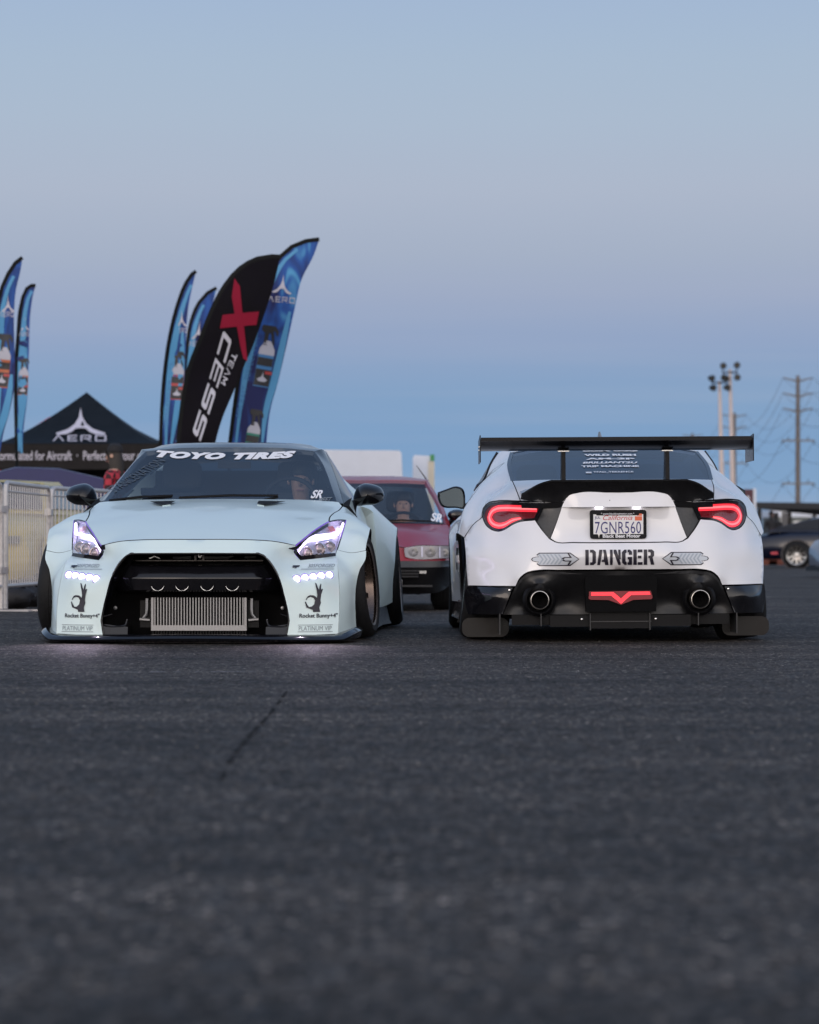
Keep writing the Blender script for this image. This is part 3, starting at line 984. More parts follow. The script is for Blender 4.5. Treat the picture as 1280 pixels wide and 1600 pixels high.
hand = [(315, 1125), (312, 1105), (250, 1080), (240, 1050), (235, 1025), (243, 1022), (255, 1050), (275, 1075), (300, 1072), (325, 1050), (333, 1010), (320, 985), (290, 975), (262, 985), (248, 1007), (242, 1002), (262, 968), (285, 958), (325, 962), (350, 985), (355, 960), (350, 920), (330, 835), (345, 845), (362, 890), (370, 905), (375, 870), (385, 845), (392, 850), (388, 890), (395, 905), (402, 895), (408, 900), (398, 935), (392, 950), (385, 1010), (390, 1035), (375, 1080), (383, 1125)]
hand_flat = poly2d([[(x, -y) for x, y in hand]])
bar_flat = ([(-.5, -.5), (.5, -.5), (.5, .5), (-.5, .5)], [(0, 1, 2, 3)])
for sd in (1, -1):
    U = (lambda u: u) if sd > 0 else (lambda u: {500: 133, 461.5: 108, 491: 124, 495: 135, 498: 129.5, 493: 121.5}[u])
    y = .22
    lay(bump_surf, g, fit('305FORGED', 1, 1, bold=.004, shear=.25), U(500), 884, y, 41, 5.5, bumper, M_GREYINK, 'lettering', off=.010)
    lay(bump_surf, g, poly2d([[(-.5, -.5), (-.35, .1), (-.5, .1), (-.42, .5), (.5, .5), (.42, .1), (.1, -.1), (.02, -.5), (-.1, -.2), (-.3, -.1)]]), U(461.5), 885.8, y - .04, 11, 5, bumper, M_INK, 'emblem', off=.012)
    lay(bump_surf, g, bar_flat, U(495), 889.2, y, 50, .8, bumper, M_GREYINK, 'underline', off=.010)
    lay(bump_surf, g, hand_flat, U(491), 933.2, .18, 27, 45.5, bumper, M_INK, 'hand_decal')
    lay(bump_surf, g, fit('Rocket Bunny+4"', 1, 1, bold=.02), U(498), 962.5, .17, 58, 8.5, bumper, M_INK, 'lettering')
    lay(bump_surf, g, fit('PLATINUM VIP', 1, 1, bold=-.004), U(493), 981.6, .15, 50, 7, bumper, M_GREYINK, 'lettering')
    lay(bump_surf, g, bar_flat, U(493), 976.3, .15, 53, .8, bumper, M_GREYINK, 'rule_line')
    lay(bump_surf, g, bar_flat, U(493), 986.8, .15, 53, .8, bumper, M_GREYINK, 'rule_line')

# windscreen, pillars, roof, side and rear glass
ws = MB()
ws_edge = [g(527, 786, 1.64), g(520, 766, 1.81), g(511, 740, 2.06), g(503, 722, 2.23), g(492, 705.5, 2.37)]
half = path([C(1.86, .872), g(440, 781, 1.80), g(527, 786, 1.64)], ws_edge[1:], [g(455, 701.3, 2.44), C(2.49, .575 + 153.5 * 19.49 / FPX)])
ws_surf = ws.panel(sym(half), [C(2.15, 1.05), g(450, 750, 2.05), mx(g(450, 750, 2.05))], n=(0, -.55, .84), res=.06, flange=.012, mat=M_GLASS)
wso = ws.build('windscreen', M_GLASS, GT)
lay(ws_surf, g, fit('TOYO TIRES', 1, 1, bold=.075, shear=.30, spacing=1.12), 353, 713.4, 2.37, 219, 12.8, wso, M_WVINYL, 'lettering', off=.004)
M_FAINT = mat('faint_vinyl', (.065, .08, .095), .5)
st_ = MB()
st_.decal(ws_surf, fit('STANCENATION', .60, .075, bold=-.004), g(213, 744, 2.05), .005, rot=R(63), mat=M_FAINT)
st_.build('lettering', M_FAINT, wso)
lay(ws_surf, g, fit('SR', 1, 1, bold=.03, shear=-.3), 497, 769, 1.78, 22, 15, wso, M_WVINYL, 'sticker', off=.004, rot=R(-18))
lay(ws_surf, g, fit('MEET', 1, 1, bold=.01), 508, 779, 1.70, 20, 7, wso, M_GREYINK, 'sticker', off=.004, rot=R(-12))
fr = MB()
pill = path(ws_edge, [g(503, 702, 2.50), g(510, 707.5, 2.66)], [g(524, 744, 2.24), g(537, 787, 1.74)], [g(527, 786, 1.64)])[:-1]
for sx in (1, -1):
    fr = MB()
    o = [Vector(p) if sx > 0 else mx(p) for p in pill]
    fr.panel(o if sx > 0 else o[::-1], n=(.5 * sx, -.5, .7), res=.05, flange=.03, mat=M_GBLACK)
    fr.build('windscreen_pillar', M_GBLACK, GT)
rf = MB()
rail = [V3((.612, 2.95, 1.222)), V3((.59, 3.25, 1.20)), V3((.56, 3.5, 1.165))]
half = path([C(2.495, .577 + 153.5 * 19.49 / FPX), g(455, 701, 2.445), g(492, 705.2, 2.375)], [g(503, 702, 2.50), g(510, 707.3, 2.66)] + rail, [C(3.50, 1.215)])
rf.panel(sym(half), [C(2.62, 1.266), C(2.85, 1.282), C(3.1, 1.278), V3((.35, 2.8, 1.277)), V3((-.35, 2.8, 1.277)), V3((.53, 2.8, 1.256)), V3((-.53, 2.8, 1.256))], n=(0, 0, 1), res=.06, flange=.03, mat=M_GBLACK)
rf.build('roof', M_GBLACK, GT)
for sx in (1, -1):
    sg = MB()
    o = path([g(537.5, 787, 1.75), g(524.5, 744, 2.25), g(510.5, 707.5, 2.67)], [V3((.61, 2.95, 1.22)), V3((.592, 3.25, 1.198)), V3((.563, 3.49, 1.166))], [V3((.715, 3.29, 1.02)), V3((.80, 3.1, .905))], [V3((.825, 2.6, .895)), g(548, 779, 2.0)], [g(537.5, 787, 1.75)])[:-1]
    if sx < 0: o = [mx(p) for p in o][::-1]
    sg.panel(o, n=(.85 * sx, 0, .5), res=.08, flange=.01, mat=M_GLASS_DARK)
    sg.build('side_window', M_GLASS_DARK, GT)
rg = MB()
half = path([C(3.505, 1.213), V3((.555, 3.505, 1.163))], [V3((.63, 3.95, 1.04)), V3((.66, 4.25, .955))], [C(4.3, .975)])
rg.panel(sym(half), n=(0, .5, .85), res=.1, flange=.01, mat=M_GLASS_DARK)
rg.build('rear_window', M_GLASS_DARK, GT)
ty = MB()
half = path([C(4.305, .973), V3((.66, 4.255, .953))], [V3((.80, 4.45, .90)), V3((.88, 4.62, .84))], [C(4.66, .93)])
ty.panel(sym(half), n=(0, 0, 1), res=.1, flange=.02, mat=M_MINT)
half = path([C(4.665, .925), V3((.885, 4.625, .835))], [V3((.95, 4.58, .6)), V3((.95, 4.55, .2))], [C(4.6, .2)])
ty.panel(sym(half), n=(0, 1, 0), res=.1, flange=.02, mat=M_MINT)
ty.build('rear_body', M_MINT, GT)
for sx in (1, -1):
    tl = MB()
    for x in (.45, .68):
        M = Matrix.Translation((x * sx, 4.655, .78)) @ Matrix.Rotation(R(-90), 4, 'X')
        tl.lathe([(.0005, .004), (.05, .004), (.075, .006), (.08, -.01)], 24, M, M_TAILDIM)
    tl.build('tail_lamp', M_TAILDIM, GT)

# doors and rear quarters with their flares
dr = MB()
do = path([V3((.945, 1.50, .15)), V3((.935, 1.505, .5)), V3((.90, 1.515, .74)), V3((.835, 1.60, .835))], [V3((.83, 2.0, .888)), V3((.83, 2.6, .897)), V3((.815, 3.04, .905))], [V3((.88, 3.06, .75)), V3((.925, 3.07, .5)), V3((.945, 3.07, .15))], [V3((.945, 1.50, .15))])[:-1]
dr.panel(do, [V3((.925, 2.2, .6)), V3((.93, 2.2, .35))], n=(1, 0, .1), res=.08, flange=.04, gap=.003, fmat=M_VOID, mat=M_MINT)
drl = MB()
drl.panel([mx(p) for p in do][::-1], [V3((-.925, 2.2, .6)), V3((-.93, 2.2, .35))], n=(-1, 0, .1), res=.08, flange=.04, gap=.003, fmat=M_VOID, mat=M_MINT)
dr.build('door', M_MINT, GT); drl.build('door', M_MINT, GT)
q = MB()
qo = path([g(566, 791.5, 3.06), g(576, 795, 3.09), g(583, 800.5, 3.11)], [g(588, 850, 3.10), g(590.5, 900, 3.10), g(592, 951, 3.10)], [g(613.3, 941, 3.36)], [g(614, 910, 3.35), g(617, 880, 3.37), g(618.5, 850, 3.48), g(619.8, 834, 3.60), g(620.5, 826.5, 3.74)] + [V3((1.07, 3.92, .69)), V3((1.06, 4.05, .58)), V3((1.04, 4.12, .4)), V3((1.02, 4.14, .2))],
          [V3((.955, 4.55, .2))], [V3((.955, 4.58, .6)), V3((.885, 4.62, .84))], [V3((.80, 4.45, .905)), V3((.665, 4.25, .958))], [V3((.63, 3.95, 1.04)), V3((.60, 3.5, 1.16))], [V3((.72, 3.27, 1.02)), g(566, 791.5, 3.06)])[:-1]
qx = [g(600, 811, 3.45), g(603, 860, 3.22), g(604, 920, 3.22), V3((.97, 3.9, .76)), V3((.90, 4.2, .84))]
q.panel(qo, qx, n=(.84, -.2, .5), res=.05, flange=.10, mat=M_MINT)
ql = MB(); ql.panel([mx(p) for p in qo][::-1], [mx(p) for p in qx], n=(-.84, -.2, .5), res=.05, flange=.10, mat=M_MINT)
q.build('rear_fender', M_MINT, GT); ql.build('rear_fender', M_MINT, GT)
sk = MB()
for sx in (1, -1):
    prof = lambda y, w: [V3((sx * .90, y, .15)), V3((sx * (.968 + w), y, .152)), V3((sx * (.99 + w), y, .055)), V3((sx * (1.0 + w), y, .035)), V3((sx * .80, y, .03))]
    sk = MB(); sk.loft([prof(1.36, 0), prof(2.2, -.005), prof(2.9, .0), prof(3.33, .045)], M_MBLACK, True, True)
    sk.build('side_skirt', M_MBLACK, GT)
ub = MB()
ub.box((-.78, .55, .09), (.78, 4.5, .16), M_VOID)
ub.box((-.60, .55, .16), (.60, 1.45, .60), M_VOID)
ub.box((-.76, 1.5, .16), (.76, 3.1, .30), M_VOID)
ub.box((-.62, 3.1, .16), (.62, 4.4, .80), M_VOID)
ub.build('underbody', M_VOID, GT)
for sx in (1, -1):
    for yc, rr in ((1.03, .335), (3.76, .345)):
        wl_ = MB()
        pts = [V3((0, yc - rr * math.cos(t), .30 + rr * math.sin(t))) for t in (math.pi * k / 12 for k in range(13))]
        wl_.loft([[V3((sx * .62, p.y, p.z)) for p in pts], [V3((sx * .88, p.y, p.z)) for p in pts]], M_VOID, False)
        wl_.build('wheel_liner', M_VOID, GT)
M_BRONZE = noisy(mat('bronze_rim_lip', (.16, .12, .10), .25, .9), 40, .15, .05)
for sx in (1, -1):
    wheel(GT, sx, V3((.865 * sx, 1.02, .326)), .326, .285, .255, camber=R(4.5), toe=R(-6), lip=M_BRONZE)
    wheel(GT, sx, V3((.945 * sx, 3.755, .335)), .335, .30, .26, camber=R(4), lip=M_BRONZE)

# door mirrors
for sx in (1, -1):
    mr = MB()
    o = path([g(551, 783, 1.98), g(554, 770, 1.98), g(559, 760.5, 1.98), g(566, 756, 1.98), g(582, 756.5, 1.98), g(596, 763, 1.98), g(600, 771, 1.98), g(598.5, 780, 1.98), g(590, 786.5, 1.98), g(570, 789.5, 1.98), g(558, 790.5, 1.98), g(551, 783, 1.98)], ds=.012)[:-1]
    cen = sum(o, V3()) / len(o)
    rings = []
    for k, dy in ((.05, -.115), (.35, -.108), (.62, -.085), (.85, -.045), (.97, -.012), (1.0, .02), (.985, .055), (.93, .06)):
        rings.append([V3((cen.x + (p.x - cen.x) * k, 1.98 + dy, cen.z + (p.z - cen.z) * k)) for p in o])
    if sx < 0: rings = [[mx(p) for p in r] for r in rings]
    mr.loft(rings, M_GBLACK)
    st = [g(553, 786, 1.97), g(552.5, 796, 1.93), g(551.5, 805, 1.88)]
    st = st if sx > 0 else [mx(p) for p in st]
    mr.tube(st, [.026, .019, .022], 10, M_GBLACK)
    m_ = mr.build('side_mirror', M_GBLACK, GT, sharp=60)
    mg = MB()
    mg.add([V3((p.x, 2.036, p.z)) for p in rings[-1]], [tuple(range(len(o)))[::-1]], M_CHROME)
    mg.build('mirror_glass', M_CHROME, m_)
# wipers and cowl
cw = MB()
half = path([C(1.79, .868), g(480, 783, 1.69), g(524, 786.5, 1.60)], [g(523, 788, 1.65)], [g(440, 782.5, 1.82), C(1.88, .868)])
cw.panel(sym(half), n=(0, 0, 1), res=.1, flange=.02, mat=M_VOID)
cw.build('cowl', M_VOID, GT)
for a, b_ in (((-.72, 1.69, .868), (-.33, 1.86, .902)), ((-.28, 1.80, .888), (.36, 1.85, .902))):
    wp = MB(); wp.tube([V3(a), V3(a).lerp(V3(b_), .5) + V3((0, 0, .008)), V3(b_)], .008, 6, M_MBLACK)
    wp.build('wiper', M_MBLACK, GT)
# cabin
ds_ = MB()
ds_.loft([[V3((x, 1.75, .80)), V3((x, 1.80, .862 - .02 * abs(x))), V3((x, 2.15, .89 - .03 * abs(x))), V3((x, 2.28, .86)), V3((x, 2.32, .6)), V3((x, 1.8, .5))] for x in (-.74, -.4, 0, .4, .74)], M_CLOTH, True, True)
ds_.build('dashboard', M_CLOTH, GT)
seat(GT, .40, 2.95, .28); seat(GT, -.40, 2.95, .28)
steering_wheel(GT, .40, 2.36, .86)
rs = MB(); rs.box((-.70, 3.22, .2), (.70, 3.32, .98), M_CLOTH); rs.box((-.60, 3.25, .98), (.60, 3.32, 1.10), M_CLOTH); rs.build('rear_bulkhead', M_CLOTH, GT)
rv = MB(); rv.box((-.09, 2.46, 1.095), (.13, 2.49, 1.142), M_MBLACK); rv.build('rear_view_mirror', M_MBLACK, GT)

# beams of the two rows of LEDs: their light falls on the asphalt just ahead of the bumper
for sx in (1, -1):
    lt = bpy.data.lights.new('led_beam', 'SPOT')
    lt.energy = 16.0; lt.color = (.93, .76, 1.0); lt.spot_size = R(76); lt.spot_blend = .7; lt.shadow_soft_size = .006
    lo = bpy.data.objects.new('led_beam', lt); COL.objects.link(lo); lo.parent = bumper
    p = bump_surf.to3([bump_surf.proj(g(489, 901.6, .185) if sx > 0 else mx(g(489, 901.6, .185)))], .085)[0]
    lo.location = p
    lo.rotation_euler = V3((0, -.80, -.60)).to_track_quat('-Z', 'Y').to_euler()

# ------------------------------------------------------------------ the pearl-white coupe with the tall wing, seen from behind
b = Pose(1.252, 17.2, 0.0)
BZ = empty('winged_coupe', 'pearl white sports coupe seen from behind with tall black wing and glowing red tail lights', 'car', (1.252, 17.2, 0), 0)


def Z(v, y):
    return CAM_H - (v - HORIZON) * (17.2 + y) / FPX


def both(fn):
    fn(lambda p: Vector(p), 1)
    fn(mx, -1)


def outline(o, f, sx):
    q = [f(p) for p in o]
    return q if sx > 0 else q[::-1]


PW = dict(flange=.035, gap=.0028, fmat=M_VOID)
lid_low = [C(.05, Z(847, .05)), b(1040, 846.6, .06), b(1068, 845.2, .09), b(1076, 840.5, .105)]
garn_out = [b(1076, 840.5, .105), b(1087, 826, .135), b(1096, 811, .17)]
lamp_lo = [b(1096, 811, .17), b(1121, 814.3, .225), b(1130, 818.7, .25), b(1138, 824.7, .285), b(1147, 828.3, .33), b(1156, 826, .37), b(1164, 817.5, .42), b(1167.6, 806, .46)]
lamp_hi = [b(1167.6, 806, .46), b(1165.8, 793.5, .45), b(1160, 786, .41), b(1150, 783.2, .34), b(1116.4, 783.8, .205), b(1087, 785.6, .13)]
lamp_in = [b(1087, 785.6, .13), b(1090, 796, .145), b(1096, 811, .17)]
lid_side = [b(1113.7, 749.7, .65), b(1117, 763, .40), b(1116.4, 783.8, .205)]
lip_low = [b(1191, 838, .62), b(1194, 862, .48), b(1194.6, 888, .43), b(1193.5, 913, .40)]
dif_arch = [b(1129, 914.5, .12), b(1122, 900, .09), b(1112, 892.6, .075), b(1098, 889.8, .065), b(1060, 889.5, .05), C(.045, Z(889.5, .045))]

rb_ = MB()
half = path(lid_low, garn_out[1:], lamp_lo[1:], [b(1180, 819, .56), b(1191, 838, .62)], lip_low[1:], [b(1160, 914, .21), b(1129, 914.5, .12)], dif_arch[1:])
ex = [C(.010, Z(858, .01)), C(.0, Z(872, 0)), C(.018, Z(884, .02)), b(1050, 858, .03), b(1050, 872, .018), b(1100, 860, .085), b(1100, 878, .07), b(1140, 860, .19), b(1140, 890, .165), b(1170, 850, .34), b(1170, 890, .29), b(1120, 835, .175)]
ex += [mx(p) for p in ex if abs(p.x) > 1e-6]
bz_surf = rb_.panel(sym(half), ex, res=.022, mat=M_PEARL, **PW)
bzb = rb_.build('rear_bumper', M_PEARL, BZ, sharp=45)

# quarter panels with the C pillars
qo = path(lid_side, lamp_hi[::-1][2:], [b(1180, 819, .56), b(1191, 838, .62)], [b(1194.6, 832, .76), V3((.945, .92, .655)), V3((.94, 1.06, .56)), V3((.93, 1.12, .42)), V3((.92, 1.13, .2))],
          [V3((.90, 1.36, .2))], [V3((.89, 1.36, .6)), V3((.868, 1.40, .84)), V3((.80, 1.42, .962))], [b(1131.6, 752, 1.46), b(1114, 721, 1.56), b(1101.5, 704, 1.60)], [b(1096, 702, 1.52)], [b(1090.5, 705.5, 1.36), b(1105, 724, 1.05), b(1113.7, 749.7, .65)])[:-1]
qex = [b(1160, 772, 1.15), b(1182, 796, .92), b(1140, 768, .70), b(1165, 785, .72), b(1125, 760, .75), b(1178, 806, .66)]


def quarter(f, sx):
    m = MB()
    m.panel(outline(qo, f, sx), [f(p) for p in qex], n=(.55 * sx, -.5, .66), res=.04, mat=M_PEARL, **PW)
    m.build('rear_fender', M_PEARL, BZ)


both(quarter)

# boot lid: deck, rear face, dark side garnishes
dk = MB()
half = path([C(.655, Z(748, .655)), b(1075, 748.5, .64), b(1113.7, 749.7, .65)], lid_side[1:], [b(1087, 784.8, .125)], [b(1060, 783.5, .10), C(.09, Z(780, .09))])
dk.panel(sym(half), [C(.4, .955), V3((.4, .4, .95)), V3((-.4, .4, .95)), V3((.4, .2, .90)), V3((-.4, .2, .90)), C(.2, .90)], n=(0, -.3, .95), res=.05, mat=M_PEARL, **PW)
face_in = [b(1053.5, 783, .095), b(1064, 811, .10), b(1075, 840, .105)]
shut = [C(.050, Z(791.3, .05)), b(1030, 791.3, .058), b(1057, 791.3, .097)]
half = path([C(.075, Z(769, .075)), b(1034, 769.5, .08), b(1045, 772.5, .085), b(1053.5, 783, .095), b(1057, 791.3, .097)], shut[::-1][1:])
dk.panel(sym(half), [C(.060, Z(780, .06)), b(1020, 780, .065), mx(b(1020, 780, .065))], n=(0, -1, .0), res=.03, flange=.012, mat=M_PEARL)
half = path([C(.092, Z(790.8, .09)), b(1030, 790.8, .094), b(1057, 791, .104)], [face_in[1], face_in[2]], [b(1068, 845, .09), b(1040, 846.4, .06), C(.05, Z(846.8, .05))])
fx = [C(.098, Z(812, .1)), C(.078, Z(835, .08)), b(1030, 812, .102), b(1035, 835, .085)]
fx += [mx(p) for p in fx if abs(p.x) > 1e-6]
lid_surf = dk.panel(sym(half), fx, n=(0, -1, .0), res=.03, mat=M_PEARL, **PW)
lid = dk.build('boot_lid', M_PEARL, BZ, sharp=50)


def garnish(f, sx):
    m = MB()
    o = path([b(1056, 784.5, .11), b(1087, 786, .14)], lamp_in[1:], garn_out[::-1][1:], face_in[::-1][1:])[:-1]
    o = [p + V3((0, .012, 0)) for p in o]
    m.panel(outline(o, f, sx), n=(.2 * sx, -1, .1), res=.03, flange=.02, mat=M_SATIN)
    m.build('lid_garnish', M_SATIN, lid)


M_SATIN = noisy(mat('satin_black_trim', (.03, .03, .032), .34, .2, .2), 60, .25, .06)
both(garnish)
# ducktail spoiler
dt = MB()
half = path([C(.03, Z(748.6, .03)), b(1075, 748.6, .05)], [b(1087, 752, .075), b(1116, 769.5, .19)], [b(1117.5, 778, .20)], [b(1088, 782.5, .125), b(1057, 784.2, .10)], [b(1051, 777, .088), b(1044, 771.6, .085), b(1033, 769, .08)], [C(.072, Z(768.6, .072))])
dx = [C(.05, Z(755, .05)), C(.072, Z(762, .07)), b(1050, 756, .068), b(1050, 765, .088), b(1085, 762, .10), b(1090, 773, .13)]
dx += [mx(p) for p in dx if abs(p.x) > 1e-6]
dt.panel(sym(half), dx, n=(0, -1, .2), res=.03, flange=.01, mat=M_CARBON)
half = path([C(.0302, Z(748.4, .03)), b(1075, 748.4, .0505)], [b(1087, 751.8, .0755), b(1116, 769.3, .191)], [b(1113, 766, .34)], [b(1080, 757, .44), C(.45, Z(752, .45))])
dt.panel(sym(half), n=(0, -.1, 1), res=.06, flange=.012, mat=M_CARBON)
dt.build('ducktail_spoiler', M_CARBON, BZ)

# tail lamps
tl_line = path(lamp_lo, lamp_hi[1:], lamp_in[1:], ds=.02)[:-1]


def taillamp(f, sx):
    m = MB()
    line = outline(tl_line, f, sx)
    n = (.4 * sx, -.9, .1)
    s = Surf(n, line + [f(b(1140, 803, .30)), f(b(1120, 800, .225))])
    m.panel(line, n=n, surf=s, off=-.022, res=.03, flange=0, gap=.003, mat=M_TAILDIM)
    ab = shrink([s.proj(p) for p in line], .003)
    m.loft([s.to3(ab, -.022), s.to3(ab, -.002)], M_GBLACK, True)
    h = m.build('tail_lamp', M_TAILDIM, BZ)
    r = MB()
    r.ribbon(s, line + [line[0]], .026, off=-.004, thick=.006, mat=M_GBLACK, smooth=False)
    r.build('lamp_frame', M_GBLACK, h)
    c_ = [(1094.5, 793.4, .16), (1120, 792.4, .22), (1142, 791.6, .30), (1151, 792.5, .34), (1157, 798, .39), (1159.2, 806, .41), (1156, 814.5, .39), (1148, 819.2, .34), (1139.5, 817, .29), (1130, 811, .25), (1118, 808, .215)]
    for w, off, mt, nm in (([.036] * 7 + [.034, .031, .026, .014], -.012, M_TAIL, 'light_bar'), ([.012] * 7 + [.011, .010, .008, .004], -.008, M_TAILCORE, 'light_core')):
        k = MB()
        k.ribbon(s, [f(b(*q)) for q in c_], w, off=off, thick=.005, mat=mt)
        k.build(nm, mt, h)
    gr = MB()
    for v in (799.5, 803.5):
        for i in range(11):
            gr.ribbon(s, [f(b(1101 + i * 4.4, v, .18 + i * .014)), f(b(1103.4 + i * 4.4, v, .187 + i * .014))], .010, off=-.016, thick=.004, mat=M_TAILDIM, smooth=False)
    o = gr.build('reflector_cell', M_TAILDIM, h); o['kind'] = 'stuff'
    q = MB()
    q.panel(line, n=n, surf=s, off=0, res=.04, flange=0, gap=.002, mat=M_LENS)
    q.build('lens', M_LENS, h)


both(taillamp)

# licence plate with its frame, lit from above
pc = b(967, 818.5, .075)
pl = MB()
w2, h2 = .168, .086


def rrect(w, h, r, n=5):
    return [(sx * (w - r) + r * math.cos(a), sy * (h - r) + r * math.sin(a)) for sx, sy, a0 in ((1, 1, 0), (-1, 1, 90), (-1, -1, 180), (1, -1, 270)) for a in (R(a0 + 90 * i / n) for i in range(n + 1))]


def prism(m, poly, y0, y1, c, mat):
    """Rounded plate facing the camera."""
    n = len(poly)
    v = [V3((c.x + x, y0, c.z + z)) for x, z in poly] + [V3((c.x + x, y1, c.z + z)) for x, z in poly]
    F = [tuple(range(n - 1, -1, -1))[::-1]] + [(i, n + i, n + (i + 1) % n, (i + 1) % n)[::-1] for i in range(n)]
    m.add(v, F, mat)


M_PLATE = mat('licence_plate_white', (.78, .77, .76), .45)
M_PLATEBLUE = mat('plate_blue', (.035, .03, .16), .5)
M_PLATERED = mat('plate_red', (.55, .05, .07), .5)
M_ORANGE = mat('orange_sticker', (.75, .16, .07), .5)
prism(pl, rrect(w2, h2, .016), .052, .085, pc, M_MBLACK)
plate = pl.build('licence_plate', M_MBLACK, BZ, sharp=30)


def flatdecal(name, flat, x, z, y, mt, parent, w=None, h=None, rot=0):
    v = np.array(flat[0]); lo, hi = v.min(0), v.max(0)
    sx = w / (hi[0] - lo[0]) if w else 1
    sz = h / (hi[1] - lo[1]) if h else 1
    cx, cz = (lo + hi) / 2
    m = MB()
    m.add([V3((x + (p[0] - cx) * sx, y, z + (p[1] - cz) * sz)) for p in v], flat[1], mt)
    return m.build(name, mt, parent)


k = 17.25 / FPX
px = lambda u: (u - 640) * k - 1.252
pz = lambda v: CAM_H - (v - HORIZON) * k
flatdecal('plate_face', bar_flat, px(967.5), pz(818.2), .0508, M_PLATE, plate, 78 * k, 31 * k)
prev = MB(); prism(prev, rrect(.128, .0085, .006), .049, .0506, V3((px(966.5), 0, pz(802.2))), M_MBLACK); prev.build('plate_frame_bar', M_MBLACK, plate)
flatdecal('plate_number', fit('7GNR560', 1, 1, bold=-.001, spacing=1.04), px(967), pz(823.5), .0496, M_PLATEBLUE, plate, 72 * k, 18.5 * k)
flatdecal('lettering', fit('California', 1, 1, bold=.0, shear=.35), px(966.5), pz(808), .0496, M_PLATERED, plate, 46 * k, 7.5 * k)
flatdecal('lettering', fit('JUL', 1, 1, bold=.01), px(935), pz(808.3), .0496, M_PLATEBLUE, plate, 9 * k, 5 * k)
flatdecal('lettering', fit('Black Beat Motor', 1, 1, bold=.03), px(972.5), pz(836.6), .0496, M_WVINYL, plate, 59 * k, 5.4 * k)
flatdecal('lettering', fit('* www.blackbeatmotor.com *', 1, 1, bold=.01), px(966.5), pz(801.8), .0484, M_WVINYL, plate, 52 * k, 3 * k)
flatdecal('registration_sticker', bar_flat, px(999), pz(809.4), .0496, M_ORANGE, plate, 11 * k, 6.5 * k)
flatdecal('registration_sticker', bar_flat, px(1000.5), pz(803.6), .0492, M_ORANGE, plate, 8 * k, 3.4 * k)
flatdecal('emblem', poly2d([[(-.5, .5), (.5, .5), (.3, .1), (.1, .1), (.15, -.5), (-.15, -.5), (-.1, .1), (-.3, .1)]]), px(937), pz(836.3), .0496, M_STEEL, plate, 4 * k, 5 * k)
M_PLATELAMP = mat('plate_lamp', (.9, .9, .9), .3, emit=(.95, .9, 1.0), strength=7)
for u in (938, 997):
    q = MB(); q.box((px(u) - .022, .070, pz(792.0) - .001), (px(u) + .022, .090, pz(792.0) + .003), M_PLATELAMP)
    q.build('plate_lamp', M_PLATELAMP, lid)
for u, v in ((954.5, 780.8), (978.5, 783.5)):
    q = MB(); q.lathe([(.0005, .003), (.003, .002), (.0035, -.006)], 10, Matrix.Translation((px(u), .062, pz(v))) @ Matrix.Rotation(R(90), 4, 'X'), M_VOID); q.build('badge_hole', M_VOID, lid)

# DANGER in stencil letters, arrows either side
DS = {
    'D': [[(0, 0), (.26, 0), (.26, 1), (0, 1)], [(.36, 0), (.62, 0), (.80, .14), (.80, .86), (.62, 1), (.36, 1), (.36, .82), (.50, .82), (.54, .76), (.54, .24), (.50, .18), (.36, .18)]],
    'A': [[(0, 0), (.22, 0), (.40, 1), (.16, 1)], [(.60, 0), (.86, 0), (.66, 1), (.44, 1), (.50, .70), (.49, .36), (.36, .36), (.33, .20), (.55, .20)]],
    'N': [[(0, 0), (.20, 0), (.20, 1), (0, 1)], [(.28, 1), (.48, 1), (.80, .12), (.80, 0), (.62, 0), (.28, .80)], [(.62, .38), (.80, .38), (.80, 1), (.62, 1)]],
    'G': [[(.36, 0), (.36, .18), (.27, .25), (.27, .75), (.36, .82), (.36, 1), (.20, 1), (0, .84), (0, .16), (.20, 0)], [(.44, 0), (.78, 0), (.78, .52), (.44, .52), (.44, .36), (.53, .36), (.53, .18), (.44, .18)], [(.44, .82), (.53, .82), (.53, .66), (.78, .66), (.78, .86), (.62, 1), (.44, 1)]],
    'E': [[(0, 0), (.26, 0), (.26, 1), (0, 1)], [(.34, 0), (.70, 0), (.70, .18), (.34, .18)], [(.34, .42), (.62, .42), (.62, .60), (.34, .60)], [(.34, .82), (.70, .82), (.70, 1), (.34, 1)]],
    'R': [[(0, 0), (.26, 0), (.26, 1), (0, 1)], [(.34, 1), (.62, 1), (.78, .88), (.78, .60), (.66, .49), (.80, 0), (.54, 0), (.42, .44), (.34, .44), (.34, .60), (.48, .60), (.52, .66), (.52, .78), (.48, .83), (.34, .83)]],
}
x = 0; polys = []
for ch in 'DANGER':
    polys += [[(x + p, q * 1.25) for p, q in s] for s in DS[ch]]
    x += max(p for s in DS[ch] for p, q in s) + .10
lay(bz_surf, b, poly2d(polys), 970, 870, .0, 108, 24, bzb, M_INK, 'lettering')
body_ = [(0, .22), (.04, .34), (.10, .36), (.14, .36), (.10, .45), (.12, .5), (.72, .5), (.78, .36), (.84, .5), (1, 0), (.84, -.5), (.78, -.36), (.72, -.5), (.12, -.5), (.10, -.45), (.14, -.36), (.10, -.36), (.04, -.34), (0, -.22), (-.03, 0)]
arrow_out = [(-.06, 0), (-.03, .13), (.05, .2), (.10, .2), (.06, .35), (.12, .5), (.80, .5), (1.0, 0), (.80, -.5), (.12, -.5), (.06, -.35), (.10, -.2), (.05, -.2), (-.03, -.13)]
cent = (.47, 0)
arrow_in = [((x - .47) * .955 + .47, y * .86) for x, y in arrow_out]
M_PALE = mat('pale_grey_vinyl', (.55, .58, .62), .4)
M_CHEV = mat('chevron_vinyl', (.36, .41, .47), .4)
